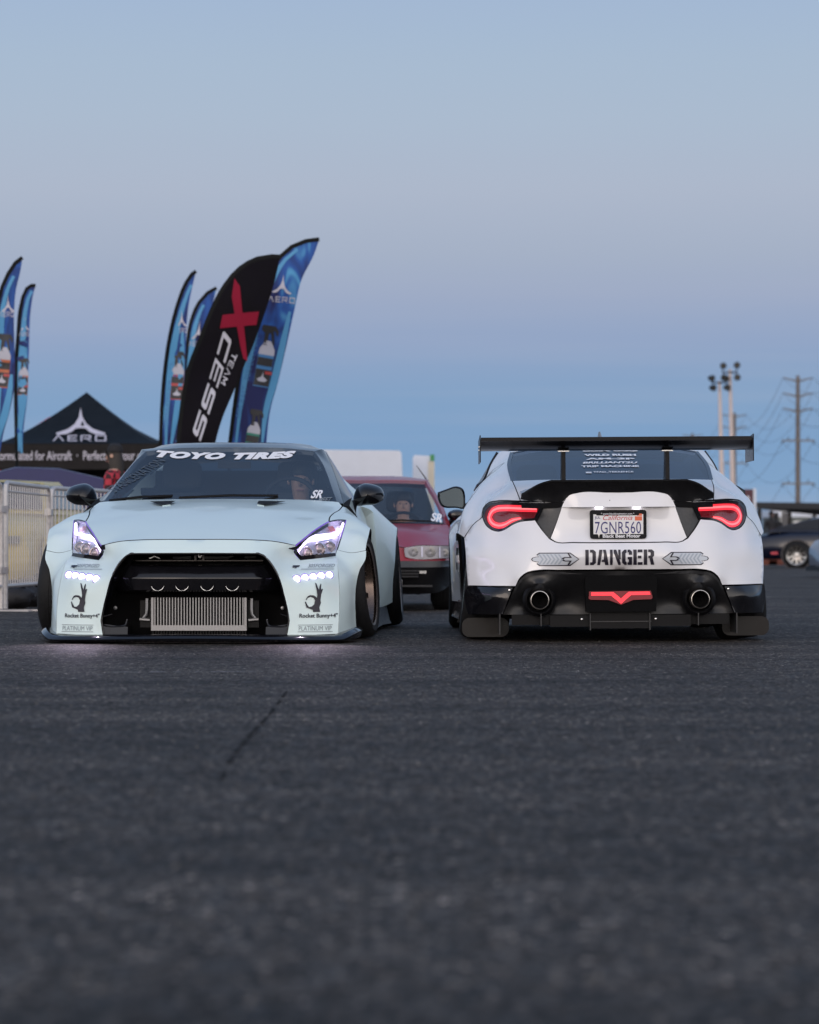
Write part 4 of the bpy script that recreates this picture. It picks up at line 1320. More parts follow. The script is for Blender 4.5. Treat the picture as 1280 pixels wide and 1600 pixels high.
for u, sx in ((868, 1), (1071.5, -1)):
    fl = lambda P: poly2d([[(sx * x, y * .9) for x, y in p][::sx] for p in P])
    base = 'arrow_decal'
    span = 75 * 17.25 / FPX
    w_tot = span / 1.06
    def put(P, mt, off, nm):
        V, F = fl(P)
        m = MB(); m.decal(bz_surf, ([((x - sx * .47) * w_tot, y * .088) for x, y in V], F), b(u, 872.5, .08), off, mat=mt)
        return m.build(nm, mt, bzb)
    put([arrow_out], M_INK, .0022, 'arrow_outline'); put([arrow_in], M_PALE, .0032, 'arrow_decal')
    put([[(.10 + i * .085, .38), (.14 + i * .085, .38), (.22 + i * .085, 0), (.14 + i * .085, -.38), (.10 + i * .085, -.38), (.18 + i * .085, 0)] for i in range(6)], M_CHEV, .0042, 'chevron_decal')
    put([[(.60, 0), (.63, .12), (.68, .17), (.78, .17), (.73, .46), (.77, .46), (.83, .12), (.83, .10), (.69, .10), (.65, 0), (.69, -.10), (.83, -.10), (.83, -.12), (.77, -.46), (.73, -.46), (.78, -.17), (.68, -.17), (.63, -.12)]], M_INK, .0042, 'arrow_outline')

M_DIFF = noisy(mat('satin_diffuser', (.007, .007, .008), .36, 0, 0, .45), 60, .2, .05)
# diffuser, fog lamp, exhausts, side pods, undertray
df = MB()
half = path([C(.055, Z(891.5, .055)), b(1060, 891.5, .06), b(1098, 891.8, .075), b(1112, 894.6, .085), b(1121, 902, .10), b(1131, 920, .14)], [b(1147, 958.5, .17)], [C(.12, Z(959, .12))])
dxx = [C(.06, Z(905, .06)), b(1094, 900, .085), b(1094, 913, .055), b(1094, 926, .13), b(1094, 950, .20), b(1070, 922, .10), b(1116, 926, .12), b(1060, 915, .09), b(1050, 935, .15), b(1128, 940, .17), b(1120, 918, .11)]
dxx += [mx(p) for p in dxx if abs(p.x) > 1e-6]
df.panel(sym(half), dxx, n=(0, -1, .1), res=.025, flange=.02, mat=M_DIFF)
df.ribbon(Surf((0, -1, 0), sym(half) + dxx), [p + V3((0, 0, -.012)) for p in path([b(1060, 891.5, .06)], [b(1060, 891.5, .06), b(1098, 891.8, .075), b(1112, 894.6, .085), b(1121, 902, .10), b(1130, 918, .14)])], .014, off=.004, mat=M_SATIN, mirror=True)
df.ribbon(Surf((0, -1, 0), sym(half) + dxx), [V3((-.39, .06, b(1060, 894, .06).z)), V3((.39, .06, b(1060, 894, .06).z))], .014, off=.004, mat=M_SATIN, smooth=False)
dif = df.build('diffuser', M_DIFF, BZ)
M_DULL = mat('dull_black_plastic', (.004, .004, .0045), .6, 0, 0, .06)
ch_ = MB()
cpoly = [(-.208, -.11), (.208, -.11), (.215, .085), (.205, .10), (.19, .106), (-.19, .106), (-.205, .10), (-.215, .085)]
prism(ch_, cpoly, .038, .14, V3((px(971), 0, pz(926))), M_DULL)
hs = ch_.build('fog_lamp_housing', M_DULL, BZ, sharp=30)
fl_ = MB()
kx = lambda u: (u - 970) * k
ky = lambda v: -(v - 926) * k
V_out = [(kx(921), ky(923)), (kx(920), ky(934)), (kx(923), ky(936)), (kx(951), ky(936.5)), (kx(970.5), ky(944)), (kx(990), ky(936.5)), (kx(1018), ky(935.5)), (kx(1020), ky(933)), (kx(1017), ky(922.5))]
q = MB(); prism(q, V_out[::-1], .026, .0375, V3((px(970), 0, pz(926))), M_TAILDIM); q.build('fog_lens', M_TAILDIM, hs)
V_bar = [(kx(924), ky(924.5)), (kx(924), ky(929.5)), (kx(955), ky(929.5)), (kx(970.5), ky(942.5)), (kx(986), ky(929)), (kx(1016.5), ky(928.5)), (kx(1015), ky(923.8)), (kx(982.5), ky(924)), (kx(970.5), ky(934.5)), (kx(958.5), ky(924.3))]
q = MB(); V_, F_ = poly2d([V_bar])
q.add([V3((px(970) + x, .0235, pz(926) + z)) for x, z in V_], F_, M_TAIL); q.build('fog_light_bar', M_TAIL, hs)


M_TIP = noisy(mat('polished_exhaust', (.75, .70, .64), .32, 1.0), 30, .05, .05)


def exhaust(f, sx):
    c = f(b(1094, 936, .06))
    M = Matrix.Translation(c) @ Matrix.Rotation(R(90), 4, 'X')
    m = MB()
    m.lathe([(.0480, -.25), (.0485, .02), (.0500, .046), (.0520, .050), (.0545, .049), (.0560, .044), (.0565, .02), (.055, -.25)], 40, M, M_TIP)
    e = m.build('exhaust_tip', M_TIP, BZ)
    m = MB(); m.lathe([(.0005, -.10), (.018, -.10), (.020, -.085), (.0480, -.085), (.0483, .03)], 32, M, M_VOID); m.build('pipe_bore', M_VOID, e)
    m = MB()
    ring = lambda r, d: [V3((c.x + r * math.cos(t), c.y + d, c.z + r * math.sin(t) * (1.0 if math.sin(t) < 0 else 1.08))) for t in (2 * math.pi * i / 40 for i in range(40))]
    m.loft([ring(.10, .045), ring(.085, .028), ring(.074, .035), ring(.068, .10)], M_MBLACK)
    m.build('exhaust_shroud', M_MBLACK, dif)
    # side pod
    o = path([b(1133, 916.5, .14), b(1165, 915.3, .23), b(1193.5, 914.3, .41)], [b(1197, 925, .46)], [b(1195, 945, .45), b(1192.5, 957.5, .42)], [b(1165, 958, .22), b(1148.5, 958, .16)], [b(1133, 916.5, .14)])[:-1]
    pex = [b(1160, 919, .19), b(1160, 926, .165), b(1160, 940, .175), b(1180, 919, .29), b(1180, 927, .265), b(1180, 945, .28)]
    m = MB(); m.panel(outline(o, f, sx), [f(p) for p in pex], n=(.45 * sx, -.9, .1), res=.025, flange=.03, mat=M_GBLACK)
    pod = m.build('side_pod', M_GBLACK, BZ)
    m = MB(); sc_ = f(b(1138.5, 920.5, .125))
    m.lathe([(.0005, .006), (.006, .005), (.008, 0), (.008, -.02)], 12, Matrix.Translation(sc_) @ Matrix.Rotation(R(90), 4, 'X'), M_CHROME); m.build('bolt', M_CHROME, pod)
    # mud flap
    o = [V3((x * sx, .42, z)) for x, z in ((p + .79, q + .088) for p, q in rrect(.142, .058, .045))]
    m = MB()
    n_ = len(o)
    m.add(o + [p + V3((0, .008, 0)) for p in o], [tuple(range(n_))[::-1] if sx < 0 else tuple(range(n_))] + [(i, (i + 1) % n_, n_ + (i + 1) % n_, n_ + i) for i in range(n_)], M_FLAP)
    m.build('mud_flap', M_FLAP, BZ)


M_FLAP = noisy(mat('smoky_brown_flap', (.010, .008, .007), .38, 0, .0, .3), 7, .5, .15)
both(exhaust)
# undertray blades and fins
ut = MB()
blades = [(800, 860, 959, 975, .16), (860, 922, 960, 978, .12), (1018, 1080, 960, 978, .12), (1080, 1140, 959, 975, .16)]
for u0, u1, v0, v1, y in blades:
    m = MB(); p, q = b(u0, v1, y), b(u1, v0, y)
    m.box((p.x, y, p.z), (q.x, y + .006, q.z), M_MBLACK); m.build('undertray_blade', M_MBLACK, BZ)
m = MB(); p, q = b(922, 981, .10), b(1018, 953, .10)
m.box((p.x, .10, p.z), (q.x, .106, q.z), M_MBLACK); m.box((p.x, .092, b(922, 971, .1).z), (q.x, .0995, b(922, 969.5, .1).z), M_SATIN); m.build('undertray_blade', M_MBLACK, BZ)
for u, v1 in ((781.5, 990), (846, 977), (923, 984), (1016, 984), (1092, 977), (1152, 990)):
    m = MB(); p = b(u, v1, .08)
    m.box((p.x - .003, .085, p.z), (p.x + .003, .45, b(u, 957.5, .08).z), M_SATIN); m.build('diffuser_fin', M_SATIN, BZ)
for u in (909.5, 1025):
    m = MB(); c = b(u, 966.5, .11)
    m.lathe([(.0005, .008), (.006, .006), (.008, 0), (.008, -.01)], 12, Matrix.Translation(c) @ Matrix.Rotation(R(90), 4, 'X'), M_CHROME); m.build('bolt', M_CHROME, BZ)

# rear glass with its vinyl, roof, antenna
rg = MB()
half = path([C(.665, Z(748.5, .665)), b(1075, 748.8, .65), b(1113, 750, .655)], [b(1104.6, 724, 1.05), b(1090, 705.8, 1.36)], [V3((.35, 1.45, 1.222)), C(1.49, 1.236)])
rg_surf = rg.panel(sym(half), [C(1.05, 1.115)], n=(0, -.5, .85), res=.05, flange=.01, mat=M_GLASS_REAR) if 'M_GLASS_REAR' in globals() else None
if rg_surf is None:
    M_GLASS_REAR = glass('blue_tinted_rear_glass', (.25, .30, .40), ior=2.5)
    rg_surf = rg.panel(sym(half), [C(1.05, 1.115)], n=(0, -.5, .85), res=.05, flange=.01, mat=M_GLASS_REAR)
rgo = rg.build('rear_window', M_GLASS_REAR, BZ)
half = path([C(1.47, 1.234), V3((.35, 1.43, 1.219)), b(1090.6, 705.4, 1.35)], [b(1104.8, 724, 1.05), b(1113.2, 749.8, .656)])
fb = MB()
fb.ribbon(rg_surf, half[::-1], .024, off=.002, mat=M_GBLACK, smooth=False, mirror=True)
fb.build('window_edge', M_GBLACK, rgo)
for t, v, w, h, kw in (('PREMIUM LOGO', 702.8, 84, 3, {}), ('SSR SSS', 709, 86, 7, dict(bold=.07)), ('WILD RUSH', 716.5, 81, 6.2, dict(bold=.06)), ('AM-3P', 722.2, 77, 5, dict(bold=.05)), ('BRILLIANT2U', 727.6, 86, 5.2, dict(bold=.04, shear=.2)), ('TRIP MACHINE', 732.6, 90, 5, dict(bold=.05)), ('TFAD_TERRENCE', 740.2, 63, 4.3, dict(bold=.03))):
    y = .655 + (750 - v) / 44 * .70
    lay(rg_surf, b, fit(t, 1, 1, **kw), 955 if t[0:4] != 'TFAD' else 960, v, y, w, h, rgo, M_WVINYL, 'lettering', off=.004)
lay(rg_surf, b, bar_flat, 921.5, 740.4, .80, 9, 4, rgo, M_WVINYL, 'emblem', off=.004)
rf = MB()
rail2 = [V3((.60, 1.62, 1.195)), V3((.61, 2.0, 1.20)), V3((.60, 2.45, 1.175))]
half = path([C(1.495, 1.238), V3((.35, 1.455, 1.224)), b(1090.8, 704.8, 1.365)], [b(1096, 701.5, 1.53)], rail2, [C(2.75, 1.225)])
rf.panel(sym(half), [C(1.8, 1.258), C(2.2, 1.262), V3((.4, 1.9, 1.24)), V3((-.4, 1.9, 1.24))], n=(0, 0, 1), res=.08, flange=.03, mat=M_PEARL)
rf.build('roof', M_PEARL, BZ)
an = MB()
for s in (1,):
    an.loft([[V3((x * w, y0, z)) for x, y0 in ((-1, 1.72 + d), (0, 1.66 + d), (1, 1.72 + d), (.6, 1.86), (-.6, 1.86))] for z, w, d in ((1.245, .022, 0), (1.29, .014, .04), (1.325, .006, .08))], M_GBLACK, True, True)
an.build('shark_fin_antenna', M_GBLACK, BZ)

# side windows, doors, front wings, nose, windscreen
swo = path([V3((.795, 1.425, .965))], [b(1131.4, 752.4, 1.465), b(1113.6, 721.6, 1.565), b(1101, 704.6, 1.605)], [V3((.61, 2.0, 1.195)), V3((.60, 2.45, 1.172))], [V3((.74, 2.95, .98)), V3((.80, 3.1, .90))], [V3((.83, 2.5, .905)), V3((.825, 1.8, .935)), V3((.795, 1.425, .965))])[:-1]
dro = path([V3((.892, 1.37, .2)), V3((.888, 1.37, .6)), V3((.868, 1.41, .84)), V3((.805, 1.43, .96))], [V3((.83, 1.8, .93)), V3((.835, 2.5, .90))], [V3((.88, 2.53, .75)), V3((.905, 2.54, .5)), V3((.90, 2.54, .2))], [V3((.892, 1.37, .2))])[:-1]
fwo = path([V3((.902, 2.55, .2)), V3((.907, 2.55, .5)), V3((.88, 2.54, .75)), V3((.835, 2.515, .895))], [V3((.80, 3.1, .885)), V3((.78, 3.6, .80)), V3((.70, 4.0, .68))], [V3((.82, 4.02, .45)), V3((.86, 3.95, .2))], [V3((.955, 3.70, .2)), V3((.965, 3.67, .45)), V3((.97, 3.5, .63)), V3((.97, 3.32, .68)), V3((.97, 3.1, .62)), V3((.965, 2.98, .45)), V3((.955, 2.95, .2))], [V3((.902, 2.55, .2))])[:-1]


def flank(f, sx):
    n = (sx, 0, .25)
    m = MB(); m.panel(outline(swo, f, sx), n=(.85 * sx, 0, .5), res=.08, flange=.01, mat=M_GLASS_DARK); m.build('side_window', M_GLASS_DARK, BZ)
    lv = path([V3((.800, 1.435, .972))], [b(1130.5, 752.6, 1.49), b(1112.5, 722, 1.60), b(1101, 706, 1.66)], [V3((.655, 1.95, 1.15)), V3((.74, 2.05, 1.03)), V3((.81, 2.0, .94))], [V3((.800, 1.435, .972))])[:-1]
    lv = [p + V3((.014, 0, .008)) for p in lv]
    m = MB(); m.panel(outline(lv, f, sx), n=(.85 * sx, 0, .5), res=.08, flange=.035, mat=M_GBLACK); m.build('window_louver', M_GBLACK, BZ)
    m = MB(); m.panel(outline(dro, f, sx), [f(V3((.892, 1.9, .6))), f(V3((.895, 1.9, .4)))], n=n, res=.08, mat=M_PEARL, **PW); m.build('door', M_PEARL, BZ)
    m = MB(); m.panel(outline(fwo, f, sx), [f(V3((.93, 3.32, .76))), f(V3((.925, 2.8, .6)))], n=n, res=.06, mat=M_PEARL, **PW); w = m.build('front_fender', M_PEARL, BZ)
    for z in (.42, .52, .62):
        m = MB(); m.box((sx * .915 - .012, 2.68, z), (sx * .915 + .012, 2.86, z + .05), M_VOID); m.build('fender_vent', M_VOID, w)
    m = MB()
    pr = lambda y, w: [V3((sx * .80, y, .22)), V3((sx * (.895 + w), y, .215)), V3((sx * (.93 + w), y, .10)), V3((sx * .80, y, .09))]
    m.loft([pr(1.16, .02), pr(2.0, 0), pr(2.92, .03)], M_GBLACK, True, True); m.build('side_skirt', M_GBLACK, BZ)
    wheel(BZ, sx, V3((.768 * sx, .75, .314)), .312, .295, .235, camber=R(6), lip=M_STEEL)
    wheel(BZ, sx, V3((.832 * sx, 3.32, .312)), .312, .265, .235, camber=R(2), lip=M_STEEL)
    # mirror
    o = [V3((sx * x, 2.2, Z(v, 2.2))) for x, v in ((1.055 if sx < 0 else 1.0, 767), (1.0 if sx < 0 else .97, 762.5), (.931, 758), (.897, 760.5), (.875, 781), (.884, 793), (.922, 791.5), (1.034 if sx < 0 else .985, 787.5), (1.055 if sx < 0 else 1.0, 778))]
    o = path(o + o[:1], ds=.015)[:-1]
    c = sum(o, V3()) / len(o)
    rings = [[V3((c.x + (p.x - c.x) * kk, 2.2 + d, c.z + (p.z - c.z) * kk)) for p in o] for kk, d in ((.86, .012), (.89, .0), (1.0, .006), (1.03, .05), (.95, .12), (.6, .17), (.1, .18))]
    m = MB(); m.loft(rings, M_GBLACK)
    a_ = V3((sx * .865, 2.25, Z(790, 2.2))); m.tube([a_, V3((sx * .85, 2.26, .86)), V3((sx * .84, 2.3, .80))], [.03, .024, .03], 10, M_GBLACK)
    mr = m.build('side_mirror', M_GBLACK, BZ, sharp=60)
    m = MB(); m.add(rings[0], [tuple(range(len(o)))[::-1] if (o[0] - o[1]).cross(o[2] - o[1]).y < 0 else tuple(range(len(o)))], M_MIRROR); m.build('mirror_glass', M_MIRROR, mr)


M_MIRROR = mat('dark_mirror', (.05, .065, .075), .15, .85)
both(flank)
nz = MB()
half = path([C(2.9, .92), V3((.78, 2.75, .90))], [V3((.80, 3.1, .885)), V3((.78, 3.6, .80)), V3((.70, 4.0, .68))], [C(4.15, .68)])
nz.panel(sym(half), [C(3.5, .84)], n=(0, 0, 1), res=.12, flange=.03, mat=M_PEARL)
nz.build('bonnet', M_PEARL, BZ)
nz = MB()
half = path([C(4.155, .68), V3((.70, 4.005, .678))], [V3((.82, 4.025, .45)), V3((.86, 3.955, .12))], [C(4.2, .12)])
nz.panel(sym(half), [C(4.23, .4)], n=(0, 1, 0), res=.12, flange=.03, mat=M_PEARL)
nz.build('front_bumper', M_PEARL, BZ)
wsn = MB()
half = path([C(2.76, 1.223), V3((.595, 2.46, 1.17))], [V3((.735, 2.96, .975)), V3((.77, 3.05, .91))], [C(3.2, .93)])
wsn.panel(sym(half), n=(0, .5, .85), res=.12, flange=.01, mat=M_GLASS_DARK)
wsn.build('windscreen', M_GLASS_DARK, BZ)
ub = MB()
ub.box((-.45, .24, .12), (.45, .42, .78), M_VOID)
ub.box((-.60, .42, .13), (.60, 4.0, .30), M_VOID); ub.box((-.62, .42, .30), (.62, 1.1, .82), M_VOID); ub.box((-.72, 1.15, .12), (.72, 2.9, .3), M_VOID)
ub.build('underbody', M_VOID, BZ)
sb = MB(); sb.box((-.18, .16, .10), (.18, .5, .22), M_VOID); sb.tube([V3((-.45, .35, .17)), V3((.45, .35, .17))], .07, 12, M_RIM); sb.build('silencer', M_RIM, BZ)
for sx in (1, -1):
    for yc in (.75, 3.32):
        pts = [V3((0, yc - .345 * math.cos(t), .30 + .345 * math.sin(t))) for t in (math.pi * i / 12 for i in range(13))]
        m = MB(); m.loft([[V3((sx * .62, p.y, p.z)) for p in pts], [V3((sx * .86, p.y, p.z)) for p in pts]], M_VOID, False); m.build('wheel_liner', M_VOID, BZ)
seat(BZ, .38, 2.35, .25); seat(BZ, -.38, 2.35, .25)
m = MB(); m.box((-.55, .9, .62), (.55, 1.55, .75), M_CLOTH); m.box((-.5, 1.5, .3), (.5, 1.62, .95), M_CLOTH); m.build('parcel_shelf', M_CLOTH, BZ)

# the tall wing
wg = MB()
sec = [(y + .24, z) for y, z in ((.0, 1.2345), (-.004, 1.233), (-.004, 1.211), (.004, 1.208), (.03, 1.190), (.075, 1.170), (.13, 1.159), (.20, 1.158), (.26, 1.166), (.28, 1.178), (.26, 1.190), (.20, 1.203), (.10, 1.216), (.02, 1.226))]
xs = [-.815 + 1.63 * i / 24 for i in range(25)]
wg.loft([[V3((x, y, z)) for y, z in sec] for x in xs], M_WING, True, True) if 'M_WING' in globals() else None
M_WING = noisy(mat('wing_carbon', (.004, .004, .006), .24, 0, .0, .18), 30, .2, .02)
if not wg.f: wg.loft([[V3((x, y, z)) for y, z in sec] for x in xs], M_WING, True, True)
wing = wg.build('rear_wing', M_WING, BZ, sharp=50)
for sx in (1, -1):
    m = MB()
    poly = [(.21, 1.247), (.62, 1.225), (.62, 1.085), (.21, 1.085)]
    n_ = len(poly)
    m.add([V3((sx * .817, y, z)) for y, z in poly] + [V3((sx * .823, y, z)) for y, z in poly], [tuple(range(n_)), tuple(range(2 * n_ - 1, n_ - 1, -1))] + [(i, (i + 1) % n_, n_ + (i + 1) % n_, n_ + i) for i in range(n_)], M_WING)
    m.build('end_plate', M_WING, wing, sharp=20)
    for y in (.30, .36):
        q = MB(); q.lathe([(.0005, .006), (.006, .005), (.007, 0)], 10, Matrix.Translation((sx * .823, y, 1.27 - y * .3)) @ Matrix.Rotation(R(90) * sx, 4, 'Y'), M_STEEL); q.build('bolt', M_STEEL, wing)
    x = .314 * sx
    m = MB()
    prof = lambda z, y0, y1: [V3((x - .012, y0, z)), V3((x + .012, y0, z)), V3((x + .012, y1, z)), V3((x - .012, y1, z))]
    m.loft([prof(.93, .32, .50), prof(1.05, .33, .46), prof(1.162, .34, .44)], M_MBLACK, True, True)
    mt = m.build('wing_mount', M_MBLACK, BZ)
    q = MB(); q.box((x - .034, .33, 1.150), (x + .034, .44, 1.1555), M_STEEL); q.build('mount_bracket', M_STEEL, mt)

BZ.rotation_euler = (0, -.006, 0); BZ.location.z = -.003      # it stands on a slight cross-slope

# ------------------------------------------------------------------ people
def person(name, label, joints, bones, radii, paint, loc=(0, 0, 0), rz=0, group=None, feats=None):
    """One continuous figure grown over a skeleton; paint(p) names the material of a face from its place."""
    me = bpy.data.meshes.new('figure')
    keys = list(joints)
    me.from_pydata([joints[k] for k in keys], [(keys.index(a), keys.index(c)) for a, c in bones], [])
    o = bpy.data.objects.new('figure', me); COL.objects.link(o)
    md = o.modifiers.new('skin', 'SKIN')
    sk = me.skin_vertices[0].data
    for i, k in enumerate(keys):
        r = radii[k]; sk[i].radius = r if hasattr(r, '__len__') else (r, r)
        sk[i].use_root = (k == 'pelvis')
    md.use_smooth_shade = True
    s2 = o.modifiers.new('sub', 'SUBSURF'); s2.levels = 2; s2.render_levels = 2
    dg = bpy.context.evaluated_depsgraph_get()
    m2 = bpy.data.meshes.new_from_object(o.evaluated_get(dg))
    bpy.data.objects.remove(o); bpy.data.meshes.remove(me)
    m2.name = name
    mats = []
    idx = []
    for p in m2.polygons:
        mt = paint(p.center)
        if mt not in mats: mats.append(mt)
        idx.append(mats.index(mt))
    m2.materials.clear()
    for mt in mats: m2.materials.append(mt)
    m2.polygons.foreach_set('material_index', idx)
    m2.polygons.foreach_set('use_smooth', [True] * len(m2.polygons))
    m2.update()
    ob = bpy.data.objects.new(name, m2); COL.objects.link(ob)
    ob.location = loc; ob.rotation_euler = (0, 0, rz)
    tag(ob, label, 'person', group)
    return ob


def head_bits(parent, c, hair=True, cap=False, long_hair=False, hm=None):
    """Eyes, nose, ears and hair on a head centred at c, face towards -y."""
    c = Vector(c)
    m = MB()
    for sx in (1, -1):
        m.lathe([(.0005, .004), (.006, .003), (.009, 0), (.006, -.004)], 8, Matrix.Translation(c + V3((sx * .031, -.088, .015))) @ Matrix.Rotation(R(90), 4, 'X'), M_EYE)
    m.build('eye', M_EYE, parent)
    m = MB(); m.loft([[c + V3(p) for p in q] for q in (((-.008, -.092, .02), (.008, -.092, .02), (0, -.10, .02)), ((-.015, -.09, -.025), (.015, -.09, -.025), (0, -.122, -.022)), ((-.01, -.085, -.035), (.01, -.085, -.035), (0, -.10, -.035)))], M_SKIN, True, True); m.build('nose', M_SKIN, parent)
    m = MB(); m.box(tuple(c + V3((-.026, -.094, -.064))), tuple(c + V3((.026, -.080, -.054))), M_LIP); m.build('mouth', M_LIP, parent)
    for sx in (1, -1):
        m = MB(); m.lathe([(.0005, .012), (.018, .010), (.024, 0), (.018, -.008)], 10, Matrix.Translation(c + V3((sx * .082, .005, 0))) @ Matrix.Rotation(R(90) * sx, 4, 'Y'), M_SKIN); m.build('ear', M_SKIN, parent)
    if hair:
        h = MB(); rings = []
        for k in range(9):
            ph = math.pi / 2 * k / 8
            ring = []
            for q in range(24):
                t = 2 * math.pi * q / 24
                front = max(0, -math.sin(t))
                lowz = .035 + .02 * front - (.26 if long_hair and math.sin(t) > -.3 else .06) * (1 - front) * (math.sin(t) > -.5)
                zz = lowz + (.135 - lowz) * math.sin(ph)
                rr = math.cos(ph) ** .7 if k < 8 else .02
                ring.append(c + V3((.088 * rr * math.cos(t), .012 + .104 * rr * math.sin(t), zz)))
            rings.append(ring)
        h.loft(rings, hm or M_HAIR, True, True); h.build('hair', hm or M_HAIR, parent)
    if cap:
        h = MB()
        h.lathe([(.092, .05), (.094, .08), (.080, .125), (.045, .15), (.001, .155)], 20, Matrix.Translation(c + V3((0, .008, 0))), M_CLOTH)
        h.loft([[c + V3((x, -.07 - .075 * math.sqrt(max(0, 1 - (x / .085) ** 2)), z)) for x in (-.085, -.06, -.03, 0, .03, .06, .085)] for z in (.058, .066)] , M_CLOTH, False)
        h.loft([[c + V3((x, -.05, .062)) for x in (-.085, -.06, -.03, 0, .03, .06, .085)], [c + V3((x, -.07 - .075 * math.sqrt(max(0, 1 - (x / .085) ** 2)), .062)) for x in (-.085, -.06, -.03, 0, .03, .06, .085)]], M_CLOTH, False)
        h.build('cap', M_CLOTH, parent)


M_EYE = mat('eye', (.10, .06, .045), .4)
M_LIP = mat('lips', (.35, .14, .12), .5)
M_JEANS = noisy(mat('blue_jeans', (.03, .04, .07), .85), 120, .2, .05)


def hands_fingers(parent, c, d):
    """Five fingers curling from a hand at c towards direction d."""
    c, d = Vector(c), Vector(d).normalized()
    side = d.cross(V3((0, 0, 1))); side = side.normalized() if side.length > .1 else V3((1, 0, 0))
    up = side.cross(d)
    for i, (o, L) in enumerate(((-.030, .06), (-.010, .075), (.010, .08), (.030, .07))):
        m = MB(); m.tube([c + side * o, c + side * o + d * L * .6, c + side * o + d * L * .85 - up * .02, c + side * o + d * L * .8 - up * .045], [.010, .0095, .0085, .007], 6, M_SKIN); m.build('finger', M_SKIN, parent)
    m = MB(); m.tube([c - side * .035 - d * .03, c - side * .06 + d * .005, c - side * .055 + d * .035], [.012, .010, .008], 6, M_SKIN); m.build('thumb', M_SKIN, parent)


def driver(name, label, parent_pose, x, y, zseat, tilt=0.0, look=0.0):
    """A seated person holding a steering wheel ahead (towards -y)."""
    J = {'pelvis': (0, .0, .10), 'belly': (0, .04, .24), 'chest': (0, .09, .42), 'collar': (0, .12, .55), 'neck': (0, .11, .63), 'chin': (0, .085, .69), 'head': (0, .085, .77), 'crown': (0, .10, .83),
         'hipL': (.10, -.05, .10), 'kneeL': (.14, -.48, .22), 'footL': (.14, -.80, -.05), 'toeL': (.14, -.9, -.02), 'hipR': (-.10, -.05, .10), 'kneeR': (-.14, -.48, .22), 'footR': (-.14, -.80, -.05), 'toeR': (-.14, -.9, -.02),
         'shL': (.19, .11, .53), 'elL': (.25, -.15, .36), 'wrL': (.16, -.40, .47), 'haL': (.15, -.47, .50), 'shR': (-.19, .11, .53), 'elR': (-.25, -.15, .36), 'wrR': (-.16, -.40, .47), 'haR': (-.15, -.47, .50)}
    Bn = [('pelvis', 'belly'), ('belly', 'chest'), ('chest', 'collar'), ('collar', 'neck'), ('neck', 'chin'), ('chin', 'head'), ('head', 'crown')]
    for s in 'LR': Bn += [('pelvis', 'hip' + s), ('hip' + s, 'knee' + s), ('knee' + s, 'foot' + s), ('foot' + s, 'toe' + s), ('collar', 'sh' + s), ('sh' + s, 'el' + s), ('el' + s, 'wr' + s), ('wr' + s, 'ha' + s)]
    Rd = dict(pelvis=(.16, .12), belly=(.15, .11), chest=(.17, .12), collar=(.13, .09), neck=.055, chin=(.062, .07), head=(.082, .10), crown=(.06, .07))
    for s in 'LR': Rd.update({'hip' + s: .09, 'knee' + s: .065, 'foot' + s: .045, 'toe' + s: .035, 'sh' + s: .07, 'el' + s: .045, 'wr' + s: .03, 'ha' + s: (.035, .022)})
    def paint(p):
        if p.z > .60 and abs(p.x) < .12: return M_SKIN
        if p.y < -.40 and p.z > .38: return M_SKIN
        if p.y < -.15 and p.z < .32 or p.z < .12: return M_JEANS
        return M_CLOTH
    w = V3((parent_pose.X0 + x * parent_pose.c + y * parent_pose.s, parent_pose.Y0 + y * parent_pose.c - x * parent_pose.s, zseat))
    o = person(name, label, J, Bn, Rd, paint, w, -parent_pose.t)
    head_bits(o, (0, .085, .765))
    hands_fingers(o, (.15, -.47, .50), (-.3, -.6, .2)); hands_fingers(o, (-.15, -.47, .50), (.3, -.6, .2))
    return o


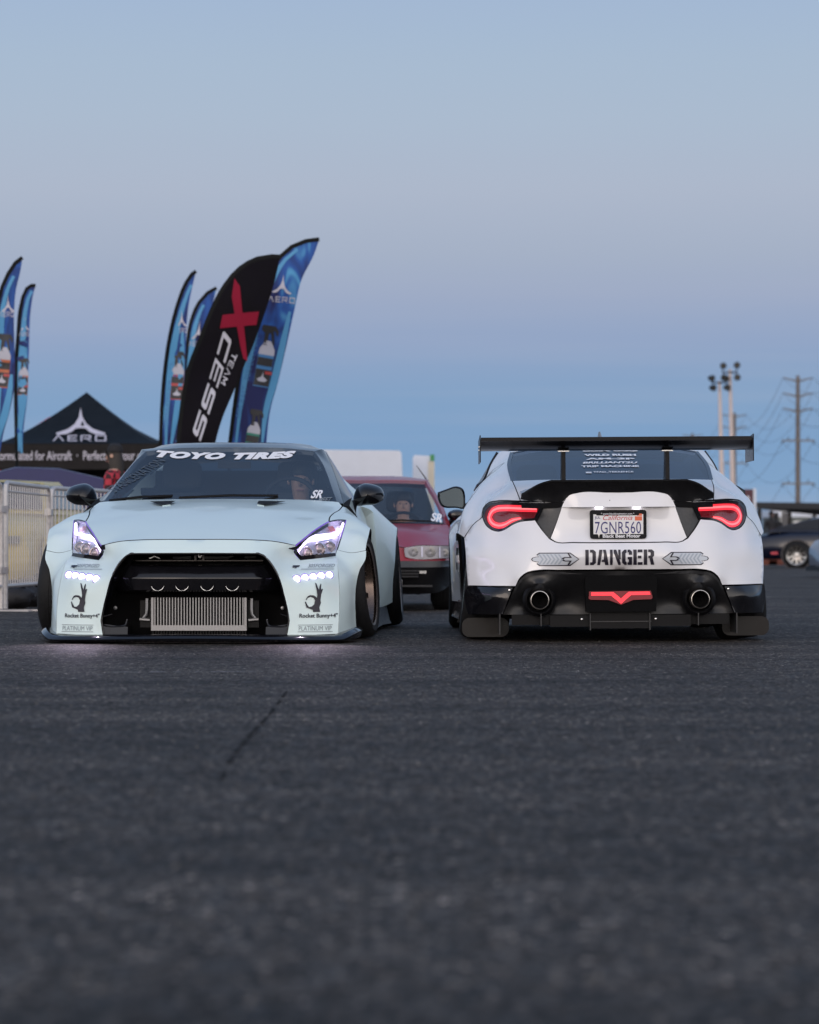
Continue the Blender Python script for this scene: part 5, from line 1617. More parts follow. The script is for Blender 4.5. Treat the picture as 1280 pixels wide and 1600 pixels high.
def stander(label, loc, rz, shirt, trousers, cap=False, long_hair=False, h=1.75, group=None, hood=False):
    k = h / 1.75
    J = {'pelvis': (0, 0, .95), 'belly': (0, 0, 1.10), 'chest': (0, 0, 1.28), 'collar': (0, .01, 1.42), 'neck': (0, .005, 1.49), 'chin': (0, -.015, 1.56), 'head': (0, -.01, 1.64), 'crown': (0, .005, 1.70),
         'hipL': (.09, 0, .90), 'kneeL': (.11, -.02, .50), 'ankL': (.12, .02, .09), 'toeL': (.14, -.14, .04), 'hipR': (-.09, 0, .90), 'kneeR': (-.11, -.03, .50), 'ankR': (-.12, .02, .09), 'toeR': (-.14, -.14, .04),
         'shL': (.19, .01, 1.40), 'elL': (.25, .03, 1.12), 'wrL': (.22, -.12, .95), 'haL': (.21, -.16, .88), 'shR': (-.19, .01, 1.40), 'elR': (-.25, .03, 1.12), 'wrR': (-.22, -.12, .95), 'haR': (-.21, -.16, .88)}
    J = {a: tuple(q * k for q in p) for a, p in J.items()}
    Bn = [('pelvis', 'belly'), ('belly', 'chest'), ('chest', 'collar'), ('collar', 'neck'), ('neck', 'chin'), ('chin', 'head'), ('head', 'crown')]
    for s in 'LR': Bn += [('pelvis', 'hip' + s), ('hip' + s, 'knee' + s), ('knee' + s, 'ank' + s), ('ank' + s, 'toe' + s), ('collar', 'sh' + s), ('sh' + s, 'el' + s), ('el' + s, 'wr' + s), ('wr' + s, 'ha' + s)]
    Rd = dict(pelvis=(.15, .11), belly=(.14, .10), chest=(.17, .11), collar=(.12, .08), neck=.055, chin=(.06, .07), head=(.08, .098), crown=(.06, .07))
    for s in 'LR': Rd.update({'hip' + s: .09, 'knee' + s: .06, 'ank' + s: .042, 'toe' + s: .038, 'sh' + s: .065, 'el' + s: .045, 'wr' + s: .03, 'ha' + s: (.035, .022)})
    def paint(p):
        z = p.z / k
        if z > 1.47 and abs(p.x) < .12: return shirt if hood else M_SKIN
        if abs(p.x) > .14 and z < .96 and p.y < -.05: return M_SKIN
        if z < .09: return M_RUBBER
        if z < .97: return trousers
        return shirt
    o = person('person', label, J, Bn, Rd, paint, loc, rz, group)
    head_bits(o, (0, -.01 * k, 1.635 * k), cap=cap, long_hair=long_hair, hm=shirt if hood else None)
    hands_fingers(o, J['haL'], (0, -.3, -1)); hands_fingers(o, J['haR'], (0, -.3, -1))
    return o


driver('person', 'person in dark clothes driving the mint white coupe, face half behind the sticker', g, .44, 2.80, .25)


# ------------------------------------------------------------------ the red hatchback waiting between the two coupes
r = Pose(-.42, 25.5, 0.0)
RH = empty('hatchback', 'dark red older hatchback waiting between the two white coupes', 'car', (-.42, 25.5, 0))
M_RGLASS = glass('hatch_glass', (.78, .82, .85), ior=1.75)
M_REFL = mat('dull_reflector', (.26, .25, .24), .3, .6)
rm = MB()
hl_top = [r(632, 856, .10), r(650, 853.2, .11), r(687, 853, .16), r(704.5, 853, .24)]
half = path([C(.04, .575), r(620, 853.5, .07)], hl_top, [r(706, 862, .40), r(706.5, 875, .42)], [r(690, 876.5, .15), r(640, 876.8, .05), C(.02, r(565, 876.8, .02).z)])
rm.panel(sym(half), n=(0, -1, .1), res=.06, flange=.05, gap=.002, mat=M_RED)
rm.panel(sym(path([C(-.01, r(565, 876.6, 0).z), r(640, 876.6, .01), r(690, 876.4, .12), r(705, 876, .34)], [r(706, 884, .36)], [r(690, 886, .12), r(640, 886.5, -.01), C(-.03, r(565, 886.5, -.03).z)])), n=(0, -1, .2), res=.08, flange=.03, mat=M_SATIN)
rm.panel(sym(path([C(-.03, r(565, 886.7, -.03).z), r(640, 886.7, -.01), r(690, 886.2, .12), r(705, 884.2, .36)], [r(703, 915, .40)], [r(685, 925, .16), C(.03, r(565, 928, .03).z)])), n=(0, -1, 0), res=.08, flange=.05, mat=M_MBLACK)
rbp = rm.build('front_bumper', M_RED, RH)
for sx in (1, -1):
    f = (lambda p: Vector(p)) if sx > 0 else mx
    m = MB(); o = path(hl_top, [r(704.5, 871.5, .24)], [r(687, 872.5, .15), r(640, 872, .09), r(633.5, 870, .08), r(632, 862, .09), r(632, 856, .10)], ds=.03)[:-1]
    o = [p + V3((0, -.035, 0)) for p in o]
    s = m.panel(outline(o, f, sx), n=(.1 * sx, -1, .1), res=.06, flange=.06, mat=M_REFL)
    h = m.build('headlight', M_REFL, RH)
    for u in (659, 687.5):
        q = MB(); q.ribbon(s, [f(r(u, 854.5, .1)), f(r(u, 871, .1))], .012, off=.008, thick=.006, mat=M_HOUSING, smooth=False); q.build('lamp_divider', M_HOUSING, h)
    for u, v, rr in ((645, 862.5, .045), (672, 862.5, .048), (696, 862.5, .035)):
        q = MB(); c = s.to3([s.proj(f(r(u, v, .1)))], .004)[0]
        q.lathe([(.0005, .004), (rr * .5, .008), (rr, .004), (rr * 1.05, -.01)], 18, Matrix.Translation(c) @ Matrix.Rotation(R(90), 4, 'X'), M_REFL); q.build('reflector', M_REFL, h)
    q = MB(); q.panel(outline(o, f, sx), surf=s, n=(.1 * sx, -1, .1), res=.1, flange=0, off=.014, mat=M_LENS); q.build('lens', M_LENS, h)
    q = MB(); c = f(r(661 if sx > 0 else 661, 894, -.02)); q.box((c.x - .03, -.035, c.z - .012), (c.x + .03, -.01, c.z + .012), M_STEEL); q.build('bumper_lamp', M_STEEL, rbp)
m = MB()
p, q_ = r(650, 903, .0), r(690, 890, .0)
m.box((-.50, -.040, p.z), (.50, -.015, q_.z), M_VOID); m.build('lower_grille', M_VOID, rbp)
for v in (892, 896.5, 901):
    m = MB(); c = r(600, v, -.04); m.box((-.50, -.048, c.z - .004), (.50, -.041, c.z + .004), M_SATIN); m.build('grille_slat', M_SATIN, rbp)
m = MB(); m.box((-.62, -.05, r(600, 917, 0).z), (.62, .0, r(600, 914, 0).z), M_SATIN); m.build('lower_lip', M_SATIN, rbp)
m = MB(); c = r(630, 911, 0)
m.box((c.x - .06, -.045, c.z - .03), (c.x - .01, -.02, c.z + .03), M_PEARL); m.build('tow_hook', M_PEARL, rbp)
m = MB(); m.box((c.x - .06, .10, c.z - .14), (c.x - .015, .13, c.z - .09), M_STEEL); m.build('bracket', M_STEEL, RH)
m = MB()
half = path([C(.05, .583), r(620, 852.8, .08)], [q + V3((0, .004, .004)) for q in hl_top], [r(703, 835, .7), r(700.5, 820, 1.05)], [r(660, 818.5, 1.02), C(.98, .782)])
m.panel(sym(half), [C(.5, .715), V3((.45, .5, .712)), V3((-.45, .5, .712)), V3((.60, .6, .70)), V3((-.60, .6, .70))], n=(0, -.2, 1), res=.07, flange=.03, gap=.003, fmat=M_VOID, mat=M_RED)
m.build('bonnet', M_RED, RH)
wse = [r(698, 819, 1.06), r(684, 785, 1.40), r(665.5, 752.5, 1.74)]
m = MB(); half = path([C(1.02, .79), r(660, 818, 1.03), r(698, 819, 1.06)], wse[1:], [r(630, 751, 1.78), C(1.80, r(565, 751, 1.8).z)])
rws = m.panel(sym(half), [C(1.4, 1.01)], n=(0, -.5, .85), res=.1, flange=.01, mat=M_RGLASS); rwo = m.build('windscreen', M_RGLASS, RH)
lay(rws, r, fit('SR', 1, 1, bold=.03, shear=-.3), 684, 811, 1.15, 21, 14, rwo, M_WVINYL, 'sticker', off=.004, rot=R(-15))
m = MB(); half = path([C(1.803, r(565, 750.6, 1.8).z), r(630, 750.5, 1.78), r(666, 752, 1.745)], [r(668, 750, 1.85), V3((.60, 2.3, 1.20)), V3((.58, 3.0, 1.17))], [C(3.05, 1.20)])
m.panel(sym(half), [C(2.2, 1.243), V3((.4, 2.2, 1.235)), V3((-.4, 2.2, 1.235))], n=(0, 0, 1), res=.1, flange=.03, mat=M_RED); m.build('roof', M_RED, RH)
for sx in (1, -1):
    f = (lambda p: Vector(p)) if sx > 0 else mx
    m = MB(); o = path(wse, [r(668, 750.5, 1.84)], [r(689, 784, 1.52), r(703.5, 820, 1.14)], [wse[0]])[:-1]
    m.panel(outline(o, f, sx), n=(.6 * sx, -.5, .6), res=.08, flange=.03, mat=M_RED); m.build('windscreen_pillar', M_RED, RH)
    m = MB(); o = path([r(704, 821, 1.16), r(689.5, 784, 1.53), r(668.5, 750.8, 1.86)], [V3((.60, 2.3, 1.195)), V3((.58, 2.9, 1.17))], [V3((.70, 3.1, .95)), V3((.77, 3.0, .82))], [V3((.80, 2.2, .80)), r(704, 821, 1.16)])[:-1]
    m.panel(outline(o, f, sx), n=(.85 * sx, 0, .5), res=.12, flange=.01, mat=M_RGLASS); m.build('side_window', M_RGLASS, RH)
    m = MB(); o = path([r(706.5, 875, .42), r(706, 862, .40), r(704.5, 853, .245)], [r(703, 835, .72), r(704, 821, 1.12)], [V3((.80, 2.2, .795)), V3((.77, 3.0, .815)), V3((.74, 3.75, .78))], [V3((.80, 3.8, .5)), V3((.78, 3.8, .2))], [V3((.80, 3.5, .2)), V3((.81, 3.38, .45)), V3((.815, 3.15, .56)), V3((.81, 2.92, .45)), V3((.80, 2.8, .2))], [V3((.80, 1.15, .2))], [V3((.81, 1.05, .42)), V3((.815, .75, .57)), V3((.81, .46, .46))], [r(706.5, 875, .42)])[:-1]
    m.panel(outline(o, f, sx), [f(V3((.83, 1.5, .6))), f(V3((.835, 2.3, .5)))], n=(sx, -.15, .1), res=.08, flange=.04, mat=M_RED); m.build('body_side', M_RED, RH)
    wheel(RH, sx, V3((.72 * sx, .75, .29)), .29, .19, .19, rim_mat=M_STEEL); wheel(RH, sx, V3((.72 * sx, 3.15, .29)), .29, .19, .19, rim_mat=M_STEEL)
    m = MB(); c = V3((sx * .86, 1.35, .86))
    m.loft([[c + V3((sx * .09 * math.cos(t) * k, d, .055 * math.sin(t) * k)) for t in (2 * math.pi * i / 16 for i in range(16))] for k, d in ((.1, -.08), (.6, -.07), (.95, -.03), (1, .02), (.95, .05))], M_GBLACK, True, True)
    m.tube([c + V3((-.03 * sx, 0, -.03)), c + V3((-.08 * sx, .02, -.08))], .025, 8, M_GBLACK); m.build('side_mirror', M_GBLACK, RH)
m = MB(); m.panel([V3((-.74, 3.76, .78)), V3((.74, 3.76, .78)), V3((.80, 3.8, .5)), V3((.78, 3.8, .2)), V3((-.78, 3.8, .2)), V3((-.80, 3.8, .5))][::-1], n=(0, 1, 0), res=.2, flange=.03, mat=M_RED); m.build('tailgate', M_RED, RH)
m = MB(); m.panel([V3((-.57, 3.06, 1.165)), V3((.57, 3.06, 1.165)), V3((.70, 3.74, .80)), V3((-.70, 3.74, .80))][::-1], n=(0, .5, .85), res=.2, flange=.01, mat=M_GLASS_DARK); m.build('rear_window', M_GLASS_DARK, RH)
m = MB(); m.box((-.62, .4, .15), (.62, 3.6, .30), M_VOID); m.box((-.58, .25, .2), (.58, 1.0, .55), M_VOID); m.box((-.75, 1.15, .2), (.75, 2.7, .35), M_VOID); m.build('underbody', M_VOID, RH)
m = MB(); a_, b_ = r(666, 748.5, 1.84), r(651, 727.5, 1.84); m.tube([a_, b_], [.006, .003], 6, M_MBLACK); m.build('antenna', M_MBLACK, RH)
m = MB(); m.tube([V3((.1, 1.02, .80)), V3((.35, 1.05, .812)), V3((.62, 1.08, .80))], .008, 6, M_MBLACK); m.build('wiper', M_MBLACK, RH)
m = MB(); m.loft([[V3((x, 1.08, .70)), V3((x, 1.15, .79)), V3((x, 1.45, .80)), V3((x, 1.55, .6))] for x in (-.7, 0, .7)], M_CLOTH, False, False); m.build('dashboard', M_CLOTH, RH)
seat(RH, .33, 2.35, .22); seat(RH, -.33, 2.35, .22); steering_wheel(RH, .36, 1.72, .72)
driver('person', 'person with short dark hair in black at the wheel of the red hatchback', r, .36, 2.18, .20)


# ------------------------------------------------------------------ other cars, plainer because they stand far off or behind things
def plain_car(name, label, loc, rz, L, Wd, prof, roofp, paint, wheels, rim=M_STEEL, zb=.22, glassm=None, tail=False, group=None, win=.72):
    """Body from a side profile (x along the car, nose at -x): prof = [(x, belt z, half width)], roofp = cabin outline [(x, z)]."""
    ob = empty(name, label, 'car', loc, rz, group)
    w = MB(); rings = []
    for x, zt, hw in prof:
        rings.append([V3((x, y * hw, zb + (zt - zb) * k)) for y, k in ((-.90, .0), (-1.0, .12), (-1.02, .45), (-.985, .80), (-.90, .96), (-.45, 1.02), (.45, 1.02), (.90, .96), (.985, .80), (1.02, .45), (1.0, .12), (.90, 0))])
    w.loft(rings, paint, True, True)
    body = w.build('body', paint, ob, sharp=50)
    c = MB()
    n = len(roofp)
    zb0 = min(z for x, z in roofp)
    zt0 = max(z for x, z in roofp)
    hwm = max(h for _, _, h in prof)
    rr = lambda z: hwm * (.90 - .22 * (z - zb0) / (zt0 - zb0))
    lft = [V3((x, -rr(z), z)) for x, z in roofp]; rgt = [V3((x, rr(z), z)) for x, z in roofp]
    mid = [V3((x, 0, z + .03)) for x, z in roofp]
    c.loft([lft, mid, rgt], paint, False)
    c.add(lft + rgt, [tuple(range(n)), tuple(range(2 * n - 1, n - 1, -1))], paint)
    c.build('cabin', paint, ob, sharp=40)
    cx = sum(x for x, z in roofp) / n; cz = (zb0 + zt0) / 2
    for s in (1, -1):
        q = MB()
        pts = [V3((cx + (x - cx) * (win + .14), s * (rr(cz + (z - cz) * win - (.72 - win) * .3) + .012), cz + (z - cz) * win + .01 - (.72 - win) * .3)) for x, z in roofp]
        q.add(pts, [tuple(range(n)) if s < 0 else tuple(range(n - 1, -1, -1))], M_GBLACK); q.build('side_window', M_GBLACK, ob)
    (xa, za), (xb, zb_) = roofp[0], roofp[1]
    for nm, (xa, za), (xb, zb_) in (('windscreen', roofp[0], roofp[1]), ('rear_window', roofp[-1], roofp[-2])):
        q = MB(); d = V3((xa - xb, 0, 0)).normalized() * .02
        L = [V3((xa + (xb - xa) * t, s * rr(za + (zb_ - za) * t) * .93, za + (zb_ - za) * t + .012 + (.03 if s == 0 else 0))) + d for t in (.10, .93) for s in (-1, 0, 1)]
        q.add(L, [(0, 1, 4, 3), (1, 2, 5, 4)], M_GBLACK); q.build(nm, M_GBLACK, ob)
    for (x, R_) in wheels:
        for s in (1, -1):
            k = wheel(ob, s, V3((s * 0, 0, 0)), R_, .22, R_ * .76, rim_mat=rim, dish=.03)
            k.rotation_euler = (0, 0, R(90)); k.location = (x, s * (hwm * 1.02 - .005), R_)
            q = MB(); M = Matrix.Translation((x, s * (hwm * 1.02 + .002), R_)) @ Matrix.Rotation(R(90), 4, 'X')
            q.lathe([(.001, .0), (R_ + .05, 0)], 28, M, M_VOID); q.lathe([(R_ + .04, -.012), (R_ + .08, -.012), (R_ + .08, .012), (R_ + .04, .012)], 28, M, paint)
            q.build('wheel_arch', M_VOID, ob)
    return ob


M_REDLAMP = mat('red_lamp_glass', (.40, .03, .05), .25, 0, .4, emit=(1, .04, .09), strength=.18)
nv = plain_car('fastback', 'dark navy fastback parked side-on at the right with silver multi-spoke wheel', (0, 0, 0), 0, 4.8, 1.9,
               [(-2.35, .62, .70), (-2.2, .74, .86), (-1.4, .88, .93), (-.6, .95, .94), (.6, .97, .94), (1.5, .95, .95), (2.2, .88, .90), (2.38, .82, .80), (2.42, .58, .76)],
               [(-.95, .93), (-.25, 1.28), (.35, 1.35), (1.0, 1.28), (1.75, 1.08), (2.15, .95)], M_NAVY, [(-1.42, .335), (1.30, .335)], rim=M_STEEL)
nv.location = (W(1258, 0, 76).x + 1.28, 76.6, 0); nv.rotation_euler = (0, 0, R(180 - 14))
for y in (.55, -.55):
    m = MB(); m.box((2.22, y - .24, .62), (2.435, y + .24, .78), M_REDLAMP); m.build('tail_lamp', M_TAILDIM, nv)
for y in (.94, -.94):
    m = MB(); m.box((1.80, y - .02, .36), (1.98, y + .02, .41), M_REDLAMP); m.build('side_marker', M_REDLAMP, nv)
m = MB(); m.tube([V3((2.30, .55, .30)), V3((2.47, .55, .30))], .05, 12, M_CHROME); m.build('exhaust_tip', M_CHROME, nv)
m = MB(); m.box((2.2, -.72, .26), (2.45, .72, .42), M_MBLACK); m.build('rear_valance', M_MBLACK, nv)

M_SILVER = mat('silver_blue_paint', (.13, .15, .20), .35, .3, .4)
sv = plain_car('silver_car', 'silver-blue car at the right edge, only its nose in view', (0, 0, 0), 0, 4.5, 1.8,
               [(-2.25, .55, .62), (-2.12, .68, .82), (-1.2, .84, .88), (-.5, .92, .89), (1.2, .95, .9), (2.1, .9, .84), (2.25, .6, .78)],
               [(-.9, .9), (-.1, 1.36), (.9, 1.38), (1.9, .93)], M_SILVER, [(-1.35, .31), (1.25, .31)])
sv.location = (W(1271, 0, 52).x + 2.40, 52.9, 0); sv.rotation_euler = (0, 0, R(4))
m = MB(); m.box((-2.24, -.84, .56), (-1.98, -.60, .68), M_REFL); m.build('headlight', M_REFL, sv)
m = MB(); m.box((-2.28, -.80, .12), (-2.0, .80, .20), M_MBLACK); m.build('front_lip', M_MBLACK, sv)

M_YELLOW = noisy(mat('yellow_paint', (.55, .40, .05), .35, 0, .5), 8, .05, .05)
M_PURPLE = noisy(mat('violet_blue_paint', (.020, .018, .085), .45, .0, .1), 8, .08, .05)
yl = plain_car('yellow_coupe', 'yellow coupe parked behind the steel barricade under the tent', (-4.70, 32.6, 0), R(86), 4.3, 1.8,
               [(-2.15, .55, .66), (-2.05, .70, .84), (-1.2, .88, .88), (-.5, .94, .89), (1.2, .96, .9), (2.0, .9, .86), (2.15, .6, .8)],
               [(-.85, .92), (-.15, 1.28), (.8, 1.31), (1.8, .93)], M_YELLOW, [(-1.35, .31), (1.25, .31)])
m = MB(); m.box((-2.18, -.6, .46), (-2.10, .6, .56), M_VOID); m.build('grille', M_VOID, yl)
for y in (.62, -.62):
    m = MB(); m.box((-2.16, y - .14, .60), (-2.04, y + .14, .68), M_SATIN); m.build('headlight', M_SATIN, yl)
vh = plain_car('violet_hatchback', 'violet-blue car with a high rounded roof behind the yellow coupe', (-5.05, 37.2, 0), R(8), 4.2, 1.75,
               [(-2.1, .6, .66), (-2.0, .8, .82), (-1.2, .98, .86), (-.4, 1.05, .87), (1.2, 1.08, .87), (1.95, 1.0, .84), (2.1, .7, .78)],
               [(-1.1, 1.02), (-.55, 1.42), (.0, 1.56), (.55, 1.545), (1.1, 1.42), (1.6, 1.22), (1.9, 1.02)], M_PURPLE, [(-1.3, .31), (1.25, .31)], win=.42)


# ------------------------------------------------------------------ steel crowd barricades
M_GALV = noisy(mat('galvanised_steel', (.56, .53, .51), .45, .55), 30, .15, .1)
pts_b = [(-4.62, 23.4), (-3.575, 25.6), (-3.475, 28.0), (-2.95, 30.3)]
bar_mesh = None


def barricade(p0, p1, label, n):
    global bar_mesh
    p0, p1 = V3((*p0, 0)), V3((*p1, 0))
    d = (p1 - p0); L = d.length; d.normalize()
    o = empty('crowd_barricade', label, 'barricade', tuple(p0), math.atan2(d.y, d.x), 'steel crowd barricades')
    m = MB(); x0, x1 = .05, L - .05
    m.tube([V3((x0, 0, .02)), V3((x0, 0, .6)), V3((x0, 0, 1.06)), V3((x0 + .02, 0, 1.11)), V3((x0 + .07, 0, 1.135)), V3(((x0 + x1) / 2, 0, 1.135)), V3((x1 - .07, 0, 1.135)), V3((x1 - .02, 0, 1.11)), V3((x1, 0, 1.06)), V3((x1, 0, .6)), V3((x1, 0, .02))], .021, 10, M_GALV)
    m.build('frame', M_GALV, o)
    m = MB(); m.tube([V3((x0, 0, .22)), V3((x1, 0, .22))], .019, 8, M_GALV); m.build('bottom_rail', M_GALV, o)
    m = MB(); m.tube([V3((x0, 0, 1.06)), V3((x1, 0, 1.06))], .010, 8, M_GALV); m.build('upper_rail', M_GALV, o)
    if bar_mesh is None:
        m = MB(); m.tube([V3((0, 0, .225)), V3((0, 0, 1.125))], .0075, 6, M_GALV)
        t = m.build('bar', M_GALV, o); bar_mesh = t.data
        t.location = (x0 + (x1 - x0) / (n + 1), 0, 0); rng_ = range(1, n)
    else: rng_ = range(n)
    for i in rng_:
        t = bpy.data.objects.new('bar', bar_mesh); COL.objects.link(t); t.parent = o; t.location = (x0 + (x1 - x0) * (i + 1) / (n + 1), 0, 0)
    for x in (x0, x1):
        m = MB(); m.box((x - .03, -.30, .0), (x + .03, .30, .012), M_GALV); m.build('foot', M_GALV, o)
    for z in (.36, .90):
        m = MB(); m.box((x1 - .045, -.03, z - .03), (x1 + .075, .03, z + .03), M_GALV); m.build('coupling', M_GALV, o)
    return o


barricade(pts_b[0], pts_b[1], 'nearest steel crowd barricade, cut off by the left edge', 18)
barricade(pts_b[1], pts_b[2], 'second steel crowd barricade, running back from the black sandbag', 18)
barricade(pts_b[2], pts_b[3], 'farthest steel crowd barricade, behind the black door mirror', 19)
# sandbags on its foot
M_BAG = noisy(mat('black_bag', (.02, .02, .023), .6, 0, 0, .4), 9, .4, .15, .02)
for i, (u, v, Y, sx_, sz, lb) in enumerate(((22, 936, 26.6, .18, .11, 'crumpled black sandbag lying on the barricade foot'), (42, 930, 27.4, .16, .09, 'second black sandbag, half behind the crumpled one'))):
    c = W(u, 0, Y); m = MB(); rings = []
    rnd = random.Random(4 + i)
    for k in range(11):
        ph = -math.pi / 2 + math.pi * k / 10
        rings.append([V3((c.x + sx_ * max(.03, math.cos(ph)) * math.cos(t) * (1 + .16 * math.sin(3 * t + 5 * ph + i)), Y + .16 * max(.03, math.cos(ph)) * math.sin(t), sz * (1 + math.sin(ph) * (1 + .22 * math.sin(2 * t + i) + rnd.uniform(-.10, .10))))) for t in (2 * math.pi * q / 18 for q in range(18))])
    m.loft(rings, M_BAG, True, True)
    tag(m.build('sandbag', M_BAG, sharp=60), lb, 'sandbag', 'black sandbags')


# ------------------------------------------------------------------ tents
def tent(label, cx, cy, half, ze, zp, val, cloth, rz=0, trim=None, logo=None, val_mat=None, back=True):
    o = empty('canopy_tent', label, 'tent', (cx, cy, 0), rz)
    m = MB(); N = 10
    prof = lambda t: ze + (zp - ze) * (1 - t) ** 1.28
    cs = [(-1, -1), (1, -1), (1, 1), (-1, 1)]
    for k in range(4):
        a, c = cs[k], cs[(k + 1) % 4]
        rings = []
        for i in range(N + 1):
            t = max(.004, i / N); row = []
            for j in range(9):
                s = j / 8
                x, y = (a[0] + (c[0] - a[0]) * s) * half * t, (a[1] + (c[1] - a[1]) * s) * half * t
                row.append(V3((x, y, prof(t) - .10 * math.sin(math.pi * s) * t * (1 - t) * 1.6)))
            rings.append(row)
        m.loft(rings[::-1], cloth, False)
    cano = m.build('canopy', cloth, o, sharp=25)
    vm = val_mat or cloth
    for k in range(4):
        a, c = V3((*cs[k], 0)) * half, V3((*cs[(k + 1) % 4], 0)) * half
        m = MB(); nrm = V3(((a + c).x, (a + c).y, 0)).normalized()
        rows = [[a.lerp(c, j / 12) + nrm * (.004 + .012 * math.sin(j * 1.7) * (1 - q)) + V3((0, 0, ze - .005 - val * (1 - q))) for j in range(13)] for q in (0, .5, 1)]
        m.loft(rows, vm, False)
        if trim: m.add([a + nrm * .012 + V3((0, 0, ze - .01)), c + nrm * .012 + V3((0, 0, ze - .01)), c + nrm * .012 + V3((0, 0, ze - .09)), a + nrm * .012 + V3((0, 0, ze - .09))], [(0, 3, 2, 1)], trim)
        m.build('valance', vm, o)
    for x, y in cs:
        m = MB(); m.box((x * half * .985 - .025, y * half * .985 - .025, 0), (x * half * .985 + .025, y * half * .985 + .025, ze - .01), M_STEEL); m.build('leg', M_STEEL, o)
    if back:
        m = MB(); m.add([V3((-half * .97, half * .95, .02)), V3((half * .97, half * .95, .02)), V3((half * .97, half * .95, ze - .02)), V3((-half * .97, half * .95, ze - .02))], [(0, 1, 2, 3)], M_CLOTH); m.build('back_wall', M_CLOTH, o)
    return o, cano


M_TENT = noisy(mat('black_tent_cloth', (.009, .013, .018), .65, 0, 0, .12), 6, .25, .1, .01)
M_TENTVAL = noisy(mat('charcoal_valance', (.022, .020, .020), .7, 0, 0, .1), 8, .2, .1)
M_PRINT = mat('pale_print', (.55, .53, .60), .6)
M_REDCLOTH = mat('red_tent_cloth', (.50, .03, .04), .6)
t1, _c = tent('black pop-up tent with a white winged logo at the left', -5.72, 51.4, 1.42, 2.34, 3.30, .44, M_TENT, val_mat=M_TENTVAL)
aero_mark = [[(0, 1), (.06, .55), (.20, .22), (.42, -.02), (.62, -.12), (.85, -.22), (.80, -.30), (.50, -.28), (.30, -.16), (.17, 0), (.0, .02), (-.17, 0), (-.30, -.16), (-.50, -.28), (-.80, -.30), (-.85, -.22), (-.62, -.12), (-.42, -.02), (-.20, .22), (-.06, .55)]]


def on_slope(flat, u, v, wpx, hpx, Y0, name, parent, mt, base, slope, off):
    """Lettering printed on the tent's front slope."""
    m = MB(); fv = np.array(flat[0]); lo, hi = fv.min(0), fv.max(0)
    vs = []
    ab, fs = split_long([((p[0] - (lo[0] + hi[0]) / 2) / (hi[0] - lo[0]), (p[1] - (lo[1] + hi[1]) / 2) / (hi[1] - lo[1])) for p in fv], flat[1], .08)
    for x, y in ab:
        uu, vv = u + x * wpx, v - y * hpx
        Y = Y0
        for _ in range(4):
            z = CAM_H - (vv - HORIZON) * Y / FPX
            t = 1 - (max(0, min(1, (z - 2.34) / .96))) ** (1 / 1.28)
            Y = 51.4 - 1.42 * t
        vs.append(W(uu, vv, Y - off) - V3((-5.72, 51.4, 0)))
    m.add(vs, fs, mt)
    return m.build(name, mt, parent)


tri_hole = [(-.07, .12), (.07, .12), (0, .34)]
on_slope(poly2d(aero_mark), 126, 658, 78, 42, 50, 'emblem', t1, M_PRINT, 0, 0, .06)
on_slope(poly2d([tri_hole]), 129, 661, 6, 8, 50, 'emblem', t1, M_TENT, 0, 0, .075)


def wide_letters(s, gap=.35):
    """Wide letters drawn as flat strokes, for the AERO word mark."""
    G = {'A': [[(0, 0), (.16, 0), (.62, .84), (1.08, 0), (1.24, 0), (.70, 1), (.54, 1)]],
         'E': [[(0, 0), (1, 0), (1, .16), (.16, .16), (.16, .42), (.9, .42), (.9, .58), (.16, .58), (.16, .84), (1, .84), (1, 1), (0, 1)]],
         'R': [[(0, 0), (.16, 0), (.16, .84), (.92, .84), (.92, .52), (.3, .52), (.3, .36), (.62, .36), (.98, 0), (1.16, 0), (.80, .36), (1.08, .42), (1.08, 1), (0, 1)]],
         'O': [[(0, 0), (1.16, 0), (1.16, .5), (1.0, .5), (1.0, .16), (.16, .16), (.16, .5), (0, .5)], [(0, .5), (.16, .5), (.16, .84), (1.0, .84), (1.0, .5), (1.16, .5), (1.16, 1), (0, 1)]]}
    G['C'] = [[(.1, 0), (1.1, 0), (1.1, .2), (.24, .2), (.24, .5), (0, .5), (0, .1)], [(0, .5), (.24, .5), (.24, .8), (1.1, .8), (1.1, 1), (.1, 1), (0, .9)]]
    G['S'] = [[(0, 0), (1, 0), (1.1, .1), (1.1, .5), (.86, .5), (.86, .2), (0, .2)], [(.1, 1), (1.1, 1), (1.1, .8), (.24, .8), (.24, .6), (1.0, .6), (1.1, .5), (.86, .4), (.1, .4), (0, .5), (0, .9)]]
    G['T'] = [[(0, .8), (.42, .8), (.42, 0), (.68, 0), (.68, .8), (1.1, .8), (1.1, 1), (0, 1)]]
    G['M'] = [[(0, 0), (.2, 0), (.2, .65), (.6, .2), (1.0, .65), (1.0, 0), (1.2, 0), (1.2, 1), (1.0, 1), (.6, .52), (.2, 1), (0, 1)]]
    x = 0; out = []
    for ch in s:
        out += [[(x + a, c) for a, c in p] for p in G[ch]]
        x += max(a for p in G[ch] for a, c in p) + gap
    return poly2d(out)


def slant(flat, k):
    return [(x + y * k, y) for x, y in flat[0]], flat[1]


